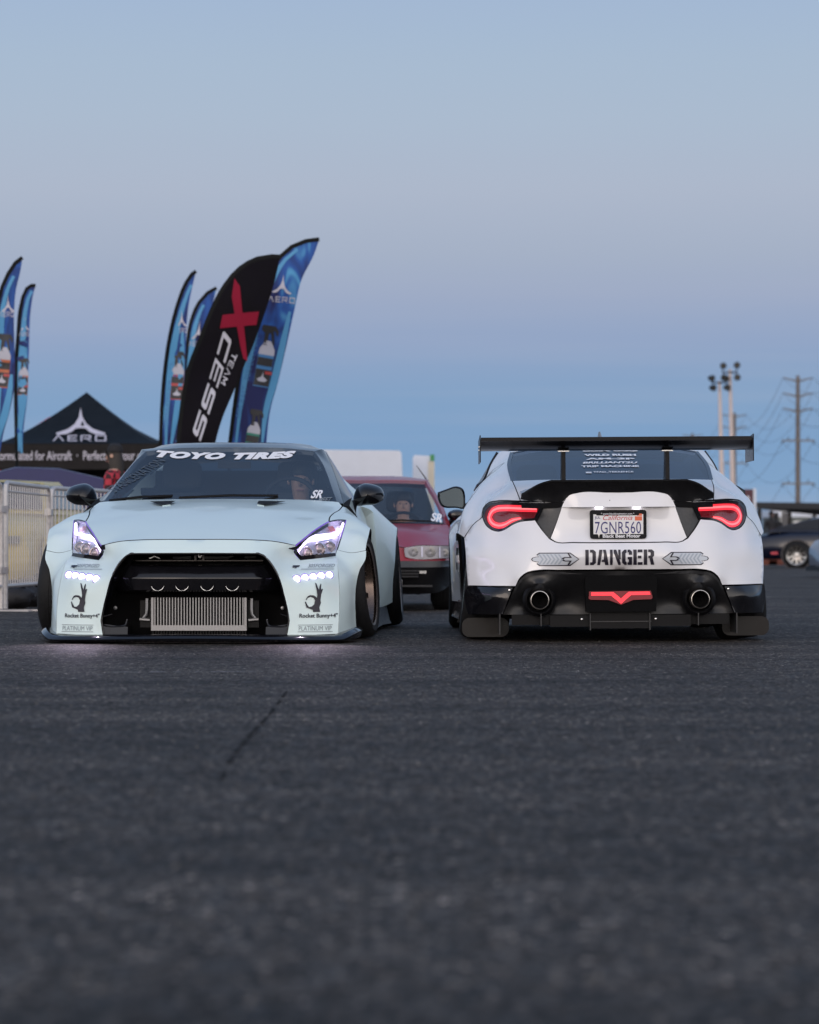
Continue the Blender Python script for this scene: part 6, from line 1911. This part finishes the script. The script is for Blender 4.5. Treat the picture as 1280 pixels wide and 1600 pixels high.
on_slope(wide_letters('AERO'), 124, 684.5, 84, 9.5, 50, 'lettering', t1, M_PRINT, 0, 0, .06)
vt = fit('Formulated for Aircraft  ·  Perfect for your car', 1, 1, bold=.012)
v_ = []
for x, y in vt[0]: v_.append(W(112 + x * 236, 714 - y * 19, 49.94) - V3((-5.72, 51.4, 0)))
m = MB(); m.add(v_, vt[1], M_PRINT); m.build('lettering', M_PRINT, t1)
t2, _c = tent('black tent with a pale trim strip, showing past the right slope of the winged-logo tent', -6.25, 58.5, 1.50, 2.60, 3.36, .35, M_TENT, trim=M_PRINT)
t3, _c = tent('red tent, only its peak showing over the black tent', -7.75, 62.5, 1.5, 2.45, 3.36, .35, M_REDCLOTH)
M_STRIPE = mat('red_stripe', (.45, .03, .04), .5)
bn = empty('striped_table', 'table with a red and white striped front under the winged-logo tent', 'table', (W(141, 0, 54).x, 54, 0))
zz = W(0, 735, 54).z
m = MB(); m.box((-.42, -.02, zz - .17), (.42, .30, zz - .05), M_PLATE); m.build('white_band', M_PLATE, bn)
m = MB(); m.box((-.42, -.024, zz - .047), (.42, .30, zz), M_STRIPE); m.build('red_band', M_STRIPE, bn)
m = MB(); m.box((-.42, -.01, .05), (.42, .30, zz - .173), M_CLOTH); m.build('skirt', M_CLOTH, bn)
for x in (-.4, .4):
    m = MB(); m.box((x - .02, .1, 0), (x + .02, .14, .049), M_STEEL); m.build('leg', M_STEEL, bn)


# ------------------------------------------------------------------ feather flags
def flag_cloth(name, c_lo, c_hi, streak, scale):
    m = mat(name, c_lo, .6, 0, 0, .3)
    n, l = m.node_tree.nodes, m.node_tree.links
    t = n.new('ShaderNodeTexCoord'); mp = n.new('ShaderNodeMapping'); mp.inputs['Rotation'].default_value = (0, R(28), 0); mp.inputs['Scale'].default_value = (scale, 1, scale * .35)
    l.new(t.outputs['Object'], mp.inputs[0])
    no = n.new('ShaderNodeTexNoise'); no.inputs['Scale'].default_value = 1.6; no.inputs['Detail'].default_value = 2; no.inputs['Distortion'].default_value = 1.2
    l.new(mp.outputs[0], no.inputs['Vector'])
    cr = n.new('ShaderNodeValToRGB')
    e = cr.color_ramp.elements
    e[0].position, e[0].color = .38, (*c_lo, 1); e[1].position, e[1].color = .60, (*c_hi, 1)
    k = e.new(.70); k.color = (*streak, 1)
    l.new(no.outputs['Fac'], cr.inputs[0]); l.new(cr.outputs[0], n['Principled BSDF'].inputs['Base Color'])
    return m


M_FLAGBLUE = flag_cloth('blue_flag_cloth', (.014, .019, .10), (.022, .10, .38), (.09, .34, .60), 2.2)
M_FLAGBLACK = noisy(mat('black_flag_cloth', (.006, .005, .008), .7, 0, 0, .08), 5, .25, .1)
M_POLE = mat('black_pole', (.005, .006, .007), .5, 0, 0, .1)
M_CRIMSON = mat('crimson_print', (.24, .010, .032), .7, 0, 0, .1)
M_BOTTLE = mat('bottle_white_print', (.50, .50, .57), .6)
M_SKYBLUE = mat('sky_blue_print', (.08, .31, .56), .6)
M_LABELB = mat('label_black_print', (.02, .02, .024), .5)
M_LABELBLUE = mat('label_blue_print', (.05, .20, .45), .5)
M_LABELRED = mat('label_red_print', (.45, .05, .05), .5)
M_LABELORANGE = mat('label_orange_print', (.50, .13, .05), .5)
M_LABELGREEN = mat('label_green_print', (.02, .22, .16), .5)


def feather(label, Y, pole, edge, cloth, base_u, wave=.05, group='feather flags'):
    """pole: flag edge along its pole from the bottom up to the tip; edge: the free edge from the tip back down."""
    o = empty('feather_flag', label, 'flag', (W(base_u, 0, Y).x, Y, 0), 0, group)
    org = V3((W(base_u, 0, Y).x, Y, 0))
    P = [W(u, v, Y) - org for u, v in pole]; E = [W(u, v, Y) - org for u, v in edge]
    line = path(P, E, [P[0]], ds=.06)[:-1]
    m = MB()
    cen = sum(line, V3()) / len(line)
    ex = [V3((p.x, wave * math.sin(p.z * 2.3 + p.x * 4), p.z)) for p in [a.lerp(c, .5) for a, c in zip(catmull(P, .25)[1:-1], catmull(E[::-1], .25)[1:-1])]]
    s = Surf((0, -1, 0), line[::2] + ex, smooth=.0005)
    if area2([s.proj(p) for p in line]) < 0: line = line[::-1]
    m.panel(line, n=(0, -1, 0), surf=s, res=.10, flange=.006, mat=cloth)
    m.build('flag_cloth', cloth, o)
    m = MB()
    pl_ = [V3((0, .02, .03)), V3((P[0].x * .5, .02, P[0].z * .5))] + [p + V3((0, .012, 0)) for p in catmull(P, .2)]
    k = len(pl_)
    m.tube(pl_, [.022 - .014 * i / k for i in range(k)], 8, M_POLE); m.build('pole', M_POLE, o)
    m = MB(); m.box((-.45, -.03, 0), (.45, .03, .03), M_STEEL); m.box((-.03, -.45, .0), (.03, .45, .029), M_STEEL); m.build('base', M_STEEL, o)
    m = MB(); m.ribbon(s, [p for p in catmull(P, .1)], .05, off=.004, mat=M_POLE, smooth=False); m.build('pole_sleeve', M_POLE, o)
    if cloth is not M_FLAGBLACK:
        q = catmull(P, .1); k = len(q)
        m = MB(); m.ribbon(s, [p + V3((.07, 0, -.03)) for p in q[:-2]], [.03 + .06 * math.sin(math.pi * i / k) ** 2 for i in range(k - 2)], off=.005, mat=M_SKYBLUE, smooth=False); m.build('printed_stripe', M_SKYBLUE, o)
        q = catmull([E[-1], E[-2], E[-3], E[-4], E[-5]], .1) if len(E) > 5 else catmull(E[::-1][:3], .1)
        m = MB(); m.ribbon(s, [p + V3((-.05, 0, 0)) for p in q], [.02 + .07 * math.sin(math.pi * i / len(q)) for i in range(len(q))], off=.006, mat=M_SKYBLUE, smooth=False); m.build('printed_stripe', M_SKYBLUE, o)
    return o, s, org


def fprint(fl, polys, u, v, wpx, hpx, mt, name, off=.008, rot=0.0, flat=None):
    o, s, org = fl
    Y = org.y
    flat = flat or poly2d(polys)
    fv = np.array(flat[0]); lo, hi = fv.min(0), fv.max(0)
    k = Y / FPX
    F = ([(((x - (lo[0] + hi[0]) / 2) / (hi[0] - lo[0])) * wpx * k, ((y - (lo[1] + hi[1]) / 2) / (hi[1] - lo[1])) * hpx * k) for x, y in fv], flat[1])
    m = MB(); m.decal(s, F, W(u, v, Y) - org, off, rot=rot, mat=mt)
    return m.build(name, mt, o)


rect = [(-.5, -.5), (.5, -.5), (.5, .5), (-.5, .5)]
trig = [(-.5, .42), (-.42, .5), (.3, .5), (.5, .25), (.5, .05), (.42, .05), (.36, .22), (.2, .26), (.38, -.42), (.28, -.45), (.06, .12), (-.05, .12), (-.05, -.5), (-.28, -.5), (-.28, .1), (-.5, .22)]
shoulder = [(-.5, -.5), (.5, -.5), (.48, -.1), (.28, .3), (.14, .5), (-.14, .5), (-.28, .3), (-.48, -.1)]


def bottle(fl, u, v, sc, lean, lab):
    """Printed spray bottle: trigger head, white shoulder, coloured and black label bands."""
    d = lambda x, y: (u + (x * math.cos(lean) - y * math.sin(lean)) * sc, v - (x * math.sin(lean) + y * math.cos(lean)) * sc)
    for polys, x, y, w, h, mt, nm, off in (([trig], .05, 26, 29, 34, M_LABELB, 'printed_bottle', .009), ([rect], 0, -30, 27, 64, lab, 'printed_bottle', .007), ([shoulder], 0, 5, 27, 24, M_BOTTLE, 'printed_bottle', .009), ([rect], 0, -19, 26, 14, M_LABELB, 'printed_label', .010), ([rect], 0, -46, 26, 28, M_LABELB, 'printed_label', .010)):
        uu, vv = d(x, y); fprint(fl, polys, uu, vv, w * sc, h * sc, mt, nm, off, lean)
    uu, vv = d(0, -44); fprint(fl, [[(0, .5), (.08, .0), (.5, -.3), (.3, -.5), (-.3, -.5), (-.5, -.3), (-.08, 0)]], uu, vv, 18 * sc, 18 * sc, M_BOTTLE, 'printed_label', .013, lean)
    uu, vv = d(9, -37); fprint(fl, [rect], uu, vv, 12 * sc, 5 * sc, M_LABELRED, 'printed_label', .013, lean)


F1 = feather('tall blue flag with spray bottles, directly right of the black flag', 35.5, [(358.5, 700), (366, 640), (374, 586), (393, 500), (417, 435), (437, 402), (456, 385.5), (478, 376.5), (499, 373.8)], [(490.5, 398), (472, 435), (459.5, 487), (447.5, 541), (434, 598), (422.5, 640), (415.5, 700)], M_FLAGBLUE, 357)
fprint(F1, aero_mark, 442, 444, 30, 30, M_PRINT, 'emblem', rot=R(-6)); fprint(F1, None, 440, 468.5, 42, 9, M_PRINT, 'lettering', flat=wide_letters('AERO'), rot=R(-4))
bottle(F1, 417, 548, .92, R(-10), M_LABELBLUE); bottle(F1, 397, 672, .75, R(-10), M_LABELGREEN)
fprint(F1, None, 386, 590, 130, 8, M_LABELBLUE, 'lettering', flat=fit('AIRCRAFT · PERFECT FOR', 1, 1), rot=R(77))
F2 = feather('black flag with a crimson cross and white block letters', 34.5, [(277.5, 705), (279.5, 680), (286.6, 620), (295.7, 575), (314, 527.6), (332, 482), (352, 445), (375, 419), (402, 404), (425, 400.2), (438, 401)], [(427.5, 446), (411.5, 496), (393, 546), (377, 582), (364, 614), (348, 652), (337, 690), (334, 705)], M_FLAGBLACK, 277)
fprint(F2, [[(-.28, .5), (.05, .40), (.28, -.5), (.02, -.46), (-.14, -.30), (-.5, .28)]], 374, 500, 19, 131, M_CRIMSON, 'printed_cross', off=.010, rot=R(3))
fprint(F2, [[(-.42, .36), (.5, .5), (.42, -.36), (-.5, -.5)]], 374.5, 500, 62, 24, M_CRIMSON, 'printed_cross', off=.011, rot=R(2))
fprint(F2, None, 331.5, 604, 176, 17, M_BOTTLE, 'lettering', flat=slant(wide_letters('CESS', .22), .35), rot=R(-107))
fprint(F2, None, 357.5, 577, 52, 8.5, M_BOTTLE, 'lettering', flat=slant(wide_letters('TEAM', .25), .2), rot=R(-112))
F3 = feather('slim blue flag with a red-banded bottle, leftmost of the flags behind the roof', 39.0, [(251.3, 705), (251.6, 677), (257, 586.6), (266, 523), (280, 469), (291, 441.6), (300, 428.5), (306.5, 423.6)], [(301, 446), (294.6, 478), (291, 518), (290, 555), (286.6, 609), (280, 654), (272, 705)], M_FLAGBLUE, 251)
fprint(F3, aero_mark, 284, 497, 16, 26, M_PRINT, 'emblem'); fprint(F3, None, 283, 516, 19, 7, M_PRINT, 'lettering', flat=wide_letters('AERO')); bottle(F3, 278, 580, .72, R(-3), M_LABELRED)
fprint(F3, None, 264, 610, 120, 6, M_LABELBLUE, 'lettering', flat=fit('FORMULATED FOR AIRCRAFT', 1, 1), rot=R(84))
F4 = feather('blue flag bowed to the left, half hidden by the black flag', 42.0, [(247.5, 705), (250, 692), (274, 648), (287, 590), (292, 545), (298, 505), (311, 473), (324.6, 457.4), (338.5, 449.8)], [(333, 472), (324, 500), (314, 540), (303, 590), (291, 640), (281, 685), (278, 705)], M_FLAGBLUE, 250)
fprint(F4, aero_mark, 311, 516, 20, 30, M_PRINT, 'emblem', rot=R(-6)); fprint(F4, None, 307, 537, 24, 8, M_PRINT, 'lettering', flat=wide_letters('AERO'))
bottle(F4, 276, 672, .6, R(-10), M_LABELBLUE)
F5 = feather('blue flag with an orange-banded bottle, cut off by the left edge', 37.0, [(-13, 705), (-12, 664), (-10, 560), (-7, 500), (-1, 463), (4.5, 446), (13, 427.5), (24, 411), (35, 402.3)], [(31.7, 424), (25, 452), (22, 485), (22.5, 540), (23.5, 585), (22, 606), (15, 642), (5, 678), (0, 705)], M_FLAGBLUE, -13)
fprint(F5, aero_mark, 12.5, 474, 20, 26, M_PRINT, 'emblem'); fprint(F5, None, 10, 491, 23, 8, M_PRINT, 'lettering', flat=wide_letters('AERO')); bottle(F5, 6, 556, .8, R(-6), M_LABELORANGE)
F6 = feather('narrow blue flag with a drooped top, second from the left edge', 41.0, [(26, 705), (25.5, 680), (24.5, 620), (25.2, 566), (28.4, 522), (31.5, 484), (36, 464), (42, 451), (49, 446.2), (55.6, 446)], [(52.5, 456.6), (47.5, 489), (45.5, 533), (44.2, 577), (42.7, 620), (37, 668), (35, 705)], M_FLAGBLUE, 26)
fprint(F6, aero_mark, 39, 505, 13, 22, M_PRINT, 'emblem'); fprint(F6, None, 37.5, 522, 15, 6, M_PRINT, 'lettering', flat=wide_letters('AERO')); bottle(F6, 37, 583, .55, R(-3), M_LABELORANGE)

# ------------------------------------------------------------------ the person beside the tent
M_PLAID = mat('red_plaid_shirt', (.30, .02, .03), .8)
n_, l_ = M_PLAID.node_tree.nodes, M_PLAID.node_tree.links
tcp = n_.new('ShaderNodeTexCoord'); ckp = n_.new('ShaderNodeTexChecker'); ckp.inputs['Scale'].default_value = 14
ckp.inputs['Color1'].default_value = (.42, .03, .05, 1); ckp.inputs['Color2'].default_value = (.035, .008, .012, 1)
l_.new(tcp.outputs['Object'], ckp.inputs['Vector']); l_.new(ckp.outputs['Color'], n_['Principled BSDF'].inputs['Base Color'])
stander('person in a black cap and red plaid shirt standing between tent and mint coupe', (W(180, 0, 34).x, 34, 0), R(-112), M_PLAID, M_JEANS, cap=True, long_hair=True, h=1.74)

# ------------------------------------------------------------------ white box bodies behind the red hatchback
M_WHITEBOX = noisy(mat('white_box_body', (.64, .68, .76), .45, 0, .1), 3, .03, .08)
tr = empty('box_truck', 'white box truck body rising behind the red hatchback', 'truck', (W(560, 0, 62).x, 62, 0))
zt_ = W(0, 704, 62).z
m = MB()
def rbox(m, x0, x1, y0, y1, z0, z1, r_, mt, slant=0):
    pr = [(x0 + r_, z0), (x1 - r_, z0), (x1, z0 + r_), (x1 - slant, z1 - r_), (x1 - slant - r_, z1), (x0 + r_, z1 + .02), (x0, z1 - r_), (x0, z0 + r_)]
    m.loft([[V3((x, y, z)) for x, z in pr] for y in (y0, y1)], mt, True, True)
rbox(m, -1.05, 1.00, 0, 5.0, .75, zt_, .05, M_WHITEBOX, .08); m.build('box', M_WHITEBOX, tr, sharp=30)
m = MB(); m.box((-.85, .3, .38), (.85, 6.6, .745), M_MBLACK); m.build('chassis', M_MBLACK, tr)
m = MB(); rbox(m, -.95, .95, 5.1, 6.7, .75, 2.1, .08, M_WHITEBOX); m.build('cab', M_WHITEBOX, tr)
for y in (1.0, 6.0):
    for sx in (1, -1):
        wheel(tr, sx, V3((.85 * sx, y, .38)), .38, .22, .24)
kx_ = empty('white_cabin', 'narrow white cabin with a small green sign right of the box truck', 'cabin', (W(662, 0, 64).x, 64, 0))
zt2 = W(0, 712.5, 64).z
m = MB(); rbox(m, -.24, .20, 0, 1.2, .0, zt2, .04, M_WHITEBOX, .0); m.build('wall', M_WHITEBOX, kx_, sharp=30)
M_CREAM = mat('cream_panel', (.62, .56, .44), .5)
m = MB(); m.box((.10, -.02, .05), (.24, -.001, zt2 - .12), M_CREAM); m.build('door', M_CREAM, kx_)
M_GREEN = mat('green_sign', (.04, .25, .08), .5)
m = MB(); m.box((.145, -.05, zt2 - .11), (.24, -.02, zt2 + .03), M_GREEN); m.build('sign', M_GREEN, kx_)

# ------------------------------------------------------------------ far right: sign, shelter, building, people, poles
M_MAROON = mat('maroon_sign', (.075, .018, .03), .5)
sg = empty('roadside_sign', 'maroon sign board with a pale edge behind the winged coupe', 'sign', (W(1172, 0, 112).x, 112, 0))
z0, z1 = W(0, 815, 112).z, W(0, 764.5, 112).z
m = MB(); m.box((-.24, 0, z0 - .6), (.13, .25, z1), M_MAROON); m.build('board', M_MAROON, sg)
m = MB(); m.box((.132, -.02, z0 - .6), (.24, .25, z1 + .03), M_WHITEBOX); m.build('edge_panel', M_WHITEBOX, sg)
m = MB(); m.add([V3((x * .14 - .08, -.012, W(0, 781, 112).z + y * .18)) for x, y in ((-.5, -.8), (.5, -.8), (.5, .2), (.25, .8), (-.25, .8), (-.5, .2))], [(0, 1, 2, 3, 4, 5)], M_WHITEBOX); m.build('emblem', M_WHITEBOX, sg)
for x in (-.15, .15):
    m = MB(); m.box((x - .05, .08, 0), (x + .05, .18, z0 - .601), M_STEEL); m.build('post', M_STEEL, sg)

sh = empty('shelter', 'open flat-roofed dark shelter behind the navy fastback', 'shelter', (0, 0, 0))
a0, a1 = W(1179, 784.5, 118), W(1279, 797, 146); b0, b1 = a0 + V3((3.5, 2.5, 0)), a1 + V3((3.5, 2.5, 0))
m = MB(); th = V3((0, 0, -.26))
M_ROOFD = mat('dark_roof', (.02, .018, .018), .5)
m.add([a0, a1, b1, b0, a0 + th, a1 + th, b1 + th, b0 + th], [(0, 1, 2, 3), (7, 6, 5, 4), (4, 5, 1, 0), (5, 6, 2, 1), (6, 7, 3, 2), (7, 4, 0, 3)], M_ROOFD); m.build('roof', M_ROOFD, sh, sharp=20)
m = MB(); t_ = V3((-.04, -.04, .02)); m.add([a0 + t_, a1 + t_, a1 + V3((-.04, -.04, -.05)), a0 + V3((-.04, -.04, -.05))], [(0, 3, 2, 1)], M_MAROON); m.build('fascia', M_MAROON, sh)
for k in (.07, .50, .93):
    for e0, e1 in ((a0, a1), (b0, b1)):
        p = e0.lerp(e1, k); m = MB(); m.box((p.x - .09, p.y + .1, 0), (p.x + .09, p.y + .28, p.z - .261), M_ROOFD); m.build('post', M_ROOFD, sh)

bd = empty('low_building', 'low building with a white roof band behind the shelter', 'building', (W(1243, 0, 190).x, 190, 0))
z1, z2 = W(0, 808, 190).z, W(0, 797.5, 190).z
M_GREENWALL = noisy(mat('grey_green_wall', (.10, .115, .105), .7), 2, .1, .1)
m = MB(); m.box((-1.55, 0, 0), (1.5, 5, z1), M_GREENWALL); m.build('wall', M_GREENWALL, bd)
m = MB(); m.box((-1.62, -.06, z1 + .002), (1.55, 5.06, z2), M_WHITEBOX); m.build('roof', M_WHITEBOX, bd)
m = MB(); m.box((W(1240, 0, 190).x - bd.location.x, -.05, W(0, 827, 190).z), (W(1258, 0, 190).x - bd.location.x, -.003, W(0, 814, 190).z), M_PLATE); m.build('notice_board', M_PLATE, bd)
m = MB(); m.box((-.75, -.04, .02), (-.1, -.003, 1.95), M_MBLACK); m.build('door', M_MBLACK, bd)
for i, (u, lb) in enumerate(((1223, 'slim navy banner left of its twin under the shelter'), (1227.5, 'slim navy banner right of its twin under the shelter'))):
    p = W(u, 0, 104 + i * 2); Yb = p.y
    o = empty('slim_banner', lb, 'banner', (p.x, Yb, 0), 0, 'slim banners')
    m = MB(); m.panel(path([V3((-.05, 0, .75)), V3((-.06, 0, 1.3)), V3((-.02, 0, 1.85))], [V3((.03, 0, 1.83)), V3((.06, 0, 1.3)), V3((.05, 0, .75))], [V3((-.05, 0, .75))], ds=.15)[:-1][::-1], n=(0, -1, 0), res=.15, flange=.006, mat=M_NAVY); m.build('flag_cloth', M_NAVY, o)
    m = MB(); m.tube([V3((-.06, .01, 0)), V3((-.065, .01, 1.3)), V3((-.02, .01, 1.86))], .012, 6, M_STEEL); m.build('pole', M_STEEL, o)
stander('person in black with a hood, left of the pair by the shelter', (W(1205.5, 0, 96).x, 96, 0), R(20), M_CLOTH, M_CLOTH, h=1.72, hood=True)
stander('person in black, right of the pair by the shelter', (W(1213, 0, 98).x, 98, 0), R(150), M_CLOTH, M_JEANS, h=1.68, hood=True)
M_ORNG = noisy(mat('orange_plastic', (.12, .028, .014), .7), 5, .1, .1)
for i, (u, lb) in enumerate(((1200, 'orange plastic barrier half behind the winged coupe'), (1214, 'orange plastic barrier seen under the tail of the navy fastback'))):
    p = W(u, 0, 88); m = MB()
    m.loft([[V3((p.x - .26, p.y - w_, z)), V3((p.x + .26, p.y - w_, z)), V3((p.x + .26, p.y + w_, z)), V3((p.x - .26, p.y + w_, z))] for z, w_ in ((0, .2), (.12, .2), (.2, .08), (.52, .07), (.56, .05))], M_ORNG, True, True)
    tag(m.build('road_barrier', M_ORNG, sharp=30), lb, 'barrier', 'orange road barriers')

M_POLEPALE = noisy(mat('pale_steel_pole', (.62, .52, .48), .5, .2), 3, .05, .1)
M_LAMPHEAD = mat('lamp_head', (.012, .014, .015), .5)
M_LAMPGLASS = mat('lamp_glass', (.10, .095, .08), .25)


def light_tower(label, ub, ut, vt_, Y, lamps, bar):
    pb = V3((W(ub, 0, Y).x, Y, 0)); pt = W(ut, vt_, Y)
    o = empty('light_tower', label, 'light tower', tuple(pb), 0, 'stadium light towers')
    m = MB(); m.tube([V3((0, 0, 0)), (pt - pb) * .5, pt - pb], [.20, .15, .09], 12, M_POLEPALE); m.build('pole', M_POLEPALE, o)
    a, c = W(bar[0], bar[2], Y) - pb, W(bar[1], bar[2], Y) - pb
    m = MB(); m.tube([a + V3((0, -.1, 0)), c + V3((0, -.1, 0))], .05, 8, M_LAMPHEAD); m.build('crossbar', M_LAMPHEAD, o)
    for u, v, yaw in lamps:
        c = W(u, v, Y) - pb + V3((0, -.35, 0)); f = MB()
        M = Matrix.Translation(c) @ Matrix.Rotation(R(yaw), 4, 'Z') @ Matrix.Rotation(R(98), 4, 'X')
        f.lathe([(.001, -.26), (.12, -.24), (.17, -.12), (.205, .06), (.215, .10), (.150, .10), (.10, .05)], 18, M, M_LAMPHEAD)
        f.tube([c + V3((0, .05, 0)), V3((c.x, c.y + .25, (W(0, bar[2], Y) - pb).z))], .035, 6, M_LAMPHEAD)
        h = f.build('floodlight', M_LAMPHEAD, o)
        q = MB(); q.lathe([(.001, .062), (.06, .058), (.10, .05)], 18, M, M_LAMPGLASS); q.build('lamp_glass', M_LAMPGLASS, h)


light_tower('taller pale light tower with floodlights raised above its crossbar', 1147.5, 1140.8, 577, 186, ((1129, 572, 8), (1151, 571, -8), (1130, 590.5, 8), (1151.5, 590, -8)), (1129, 1152, 582))
light_tower('shorter pale light tower with floodlights turned aside', 1131, 1124.5, 595, 186, ((1111.5, 591.5, 40), (1133.5, 592, 35), (1113.5, 606.5, 40), (1135.5, 606, 35)), (1113, 1135, 598))

M_WOOD = noisy(mat('weathered_pole_wood', (.16, .135, .12), .85), 3, .15, .05)
M_ARM = noisy(mat('crossarm_wood', (.20, .18, .16), .85), 3, .15, .05)
M_WIRE = mat('wire', (.05, .055, .065), .6)


def power_pole(label, u, v, Y):
    b0 = V3((W(u, 0, Y).x, Y, 0)); H = W(0, v, Y).z
    o = empty('power_pole', label, 'power pole', tuple(b0), 0, 'wooden power poles')
    m = MB(); m.tube([V3((0, 0, 0)), V3((0, 0, H * .5)), V3((0, 0, H))], [.24, .21, .16], 12, M_WOOD); m.build('pole', M_WOOD, o)
    tips = []
    for dz in (.3, 1.62, 2.92):
        for sx in (1, -1):
            m = MB(); e = V3((sx * 1.28, 0, H - dz + .12)); m.tube([V3((sx * .12, 0, H - dz - .16)), e], [.085, .05], 8, M_ARM); m.build('arm', M_ARM, o); tips.append(b0 + e)
    for zf in (H - 5.6, H - 9.3):
        m = MB(); m.box((-1.4, -.26, zf - .07), (1.4, -.14, zf + .07), M_ARM); m.build('crossarm', M_ARM, o)
        for x in (-1.35, -.85, .85, 1.35):
            m = MB(); s_ = -1 if abs(x) > 1 else 1
            m.lathe([(.04, 0), (.055, .12 * s_), (.03, .2 * s_), (.001, .38 * s_)], 8, Matrix.Translation((x, -.2, zf + .07 * s_)), M_LAMPHEAD); m.build('insulator', M_LAMPHEAD, o)
        tips += [b0 + V3((x, -.2, zf)) for x in (-1.35, 1.35)]
    return tips


T = [power_pole('nearest tall power pole at the right with three pairs of upswept arms', 1247, 587, 250), power_pole('middle power pole, just right of the light towers', 1148, 645, 322), power_pole('farthest power pole, its top just above the wing', 1082, 677, 384)]
T0 = [p + (p2 - p1) * -1.0 for p, p1, p2 in zip(T[0], T[0], T[1])]
spans = [(T0, T[0], 'from the nearest power pole out of the picture'), (T[0], T[1], 'between the nearest and middle power poles'), (T[1], T[2], 'between the middle and farthest power poles')]
lvl = ['top right', 'top left', 'second-level right', 'second-level left', 'third-level right', 'third-level left', 'upper crossarm left', 'upper crossarm right', 'lower crossarm left', 'lower crossarm right']
for si, (A, B_, where) in enumerate(spans):
    for i, (p, q) in enumerate(zip(A, B_)):
        L = (q - p).length
        pts = [p.lerp(q, t / 16) - V3((0, 0, L * .040 * 4 * (t / 16) * (1 - t / 16))) for t in range(17)]
        m = MB(); m.tube(pts, .015, 5, M_WIRE)
        tag(m.build('power_line', M_WIRE), f'{lvl[i]} wire {where}', 'wire', 'power lines')

# low dark scrub along the far horizon
M_SCRUB = noisy(mat('far_scrub', (.030, .036, .034), .9), .05, .3, .05)
m = MB(); rnd = random.Random(3); top = []
for i in range(240):
    a = -34 + 68 * i / 239
    top.append((a, 2.0 + 1.8 * rnd.random() + 1.6 * math.sin(i * .21) * math.sin(i * .07)))
rings = [[V3((900 * math.sin(R(a)), 900 * math.cos(R(a)), -1)) for a, h in top], [V3((900 * math.sin(R(a)), 900 * math.cos(R(a)), max(.8, h))) for a, h in top], [V3((915 * math.sin(R(a)), 915 * math.cos(R(a)), max(.8, h * .9))) for a, h in top], [V3((930 * math.sin(R(a)), 930 * math.cos(R(a)), -1)) for a, h in top]]
m.loft(rings[::-1], M_SCRUB, False)
tag(m.build('scrub', M_SCRUB, sharp=20), kind='stuff')

# marks on the asphalt
M_TAR = mat('tar', (.022, .0205, .020), .9, 0, 0, .05)
M_LINE = mat('worn_paint', (.16, .16, .17), .7)
def gp(u, v): 
    Y = CAM_H * FPX / (v - HORIZON); return V3(((u - 640) * Y / FPX, Y, 0))
GROUND = bpy.data.objects['ground']
m = MB(); rnd = random.Random(9)
cr = catmull([gp(448, 1082), gp(438, 1095), gp(426, 1112), gp(408, 1132), gp(384, 1158), gp(362, 1188), gp(345, 1225)], .12)
Lf, Rt = [], []
for i, p in enumerate(cr):
    w_ = .003 + .007 * rnd.random()
    Lf.append(p + V3((-w_, rnd.uniform(-.01, .01), .004))); Rt.append(p + V3((w_ * rnd.uniform(.5, 1), rnd.uniform(-.01, .01), .004)))
for i in range(len(cr) - 1):
    if rnd.random() < .25: continue
    m.add([Lf[i], Rt[i], Rt[i + 1], Lf[i + 1]], [(0, 1, 2, 3)], M_TAR)
    if rnd.random() < .2:
        d = V3((rnd.uniform(-.25, .25), rnd.uniform(-.2, .2), 0)); m.add([Lf[i], Rt[i], Rt[i] + d], [(0, 1, 2)], M_TAR)
tag(m.build('tar_seam', M_TAR, GROUND), kind='structure')
m = MB(); a_, c_ = gp(175, 1051.5), gp(412, 1050.5)
seg = [a_.lerp(c_, i / 40) for i in range(41)]
for i in range(40):
    if rnd.random() < .3: continue
    w_ = .010 + .012 * rnd.random()
    m.add([seg[i] + V3((0, -w_, .004)), seg[i + 1] + V3((0, -w_, .004)), seg[i + 1] + V3((0, w_, .004)), seg[i] + V3((0, w_, .004))], [(0, 1, 2, 3)], M_LINE)
tag(m.build('worn_line', M_LINE, GROUND), kind='stuff')

# loose grit: small stones scattered over the asphalt
M_GRIT = noisy(mat('grit', (.11, .105, .10), .8, 0, 0, .2), 30, .6, .1)
m = MB(); rnd = random.Random(21)
for i in range(2600):
    Y = 3.6 + 20 * rnd.random() ** 1.3
    x = (rnd.random() - .5) * Y * .30
    s_ = rnd.choice((.002, .003, .003, .004, .006)) * rnd.uniform(.7, 1.3)
    a = rnd.uniform(0, 6.3); ca, sa = math.cos(a) * s_, math.sin(a) * s_
    m.add([V3((x + ca, Y + sa, .001)), V3((x - sa, Y + ca * rnd.uniform(.6, 1), .001)), V3((x - ca, Y - sa, .001)), V3((x + sa, Y - ca, .001)), V3((x, Y, s_ * rnd.uniform(.6, 1.1)))], [(0, 1, 4), (1, 2, 4), (2, 3, 4), (3, 0, 4)], M_GRIT)
tag(m.build('grit', M_GRIT, sharp=10), kind='stuff')
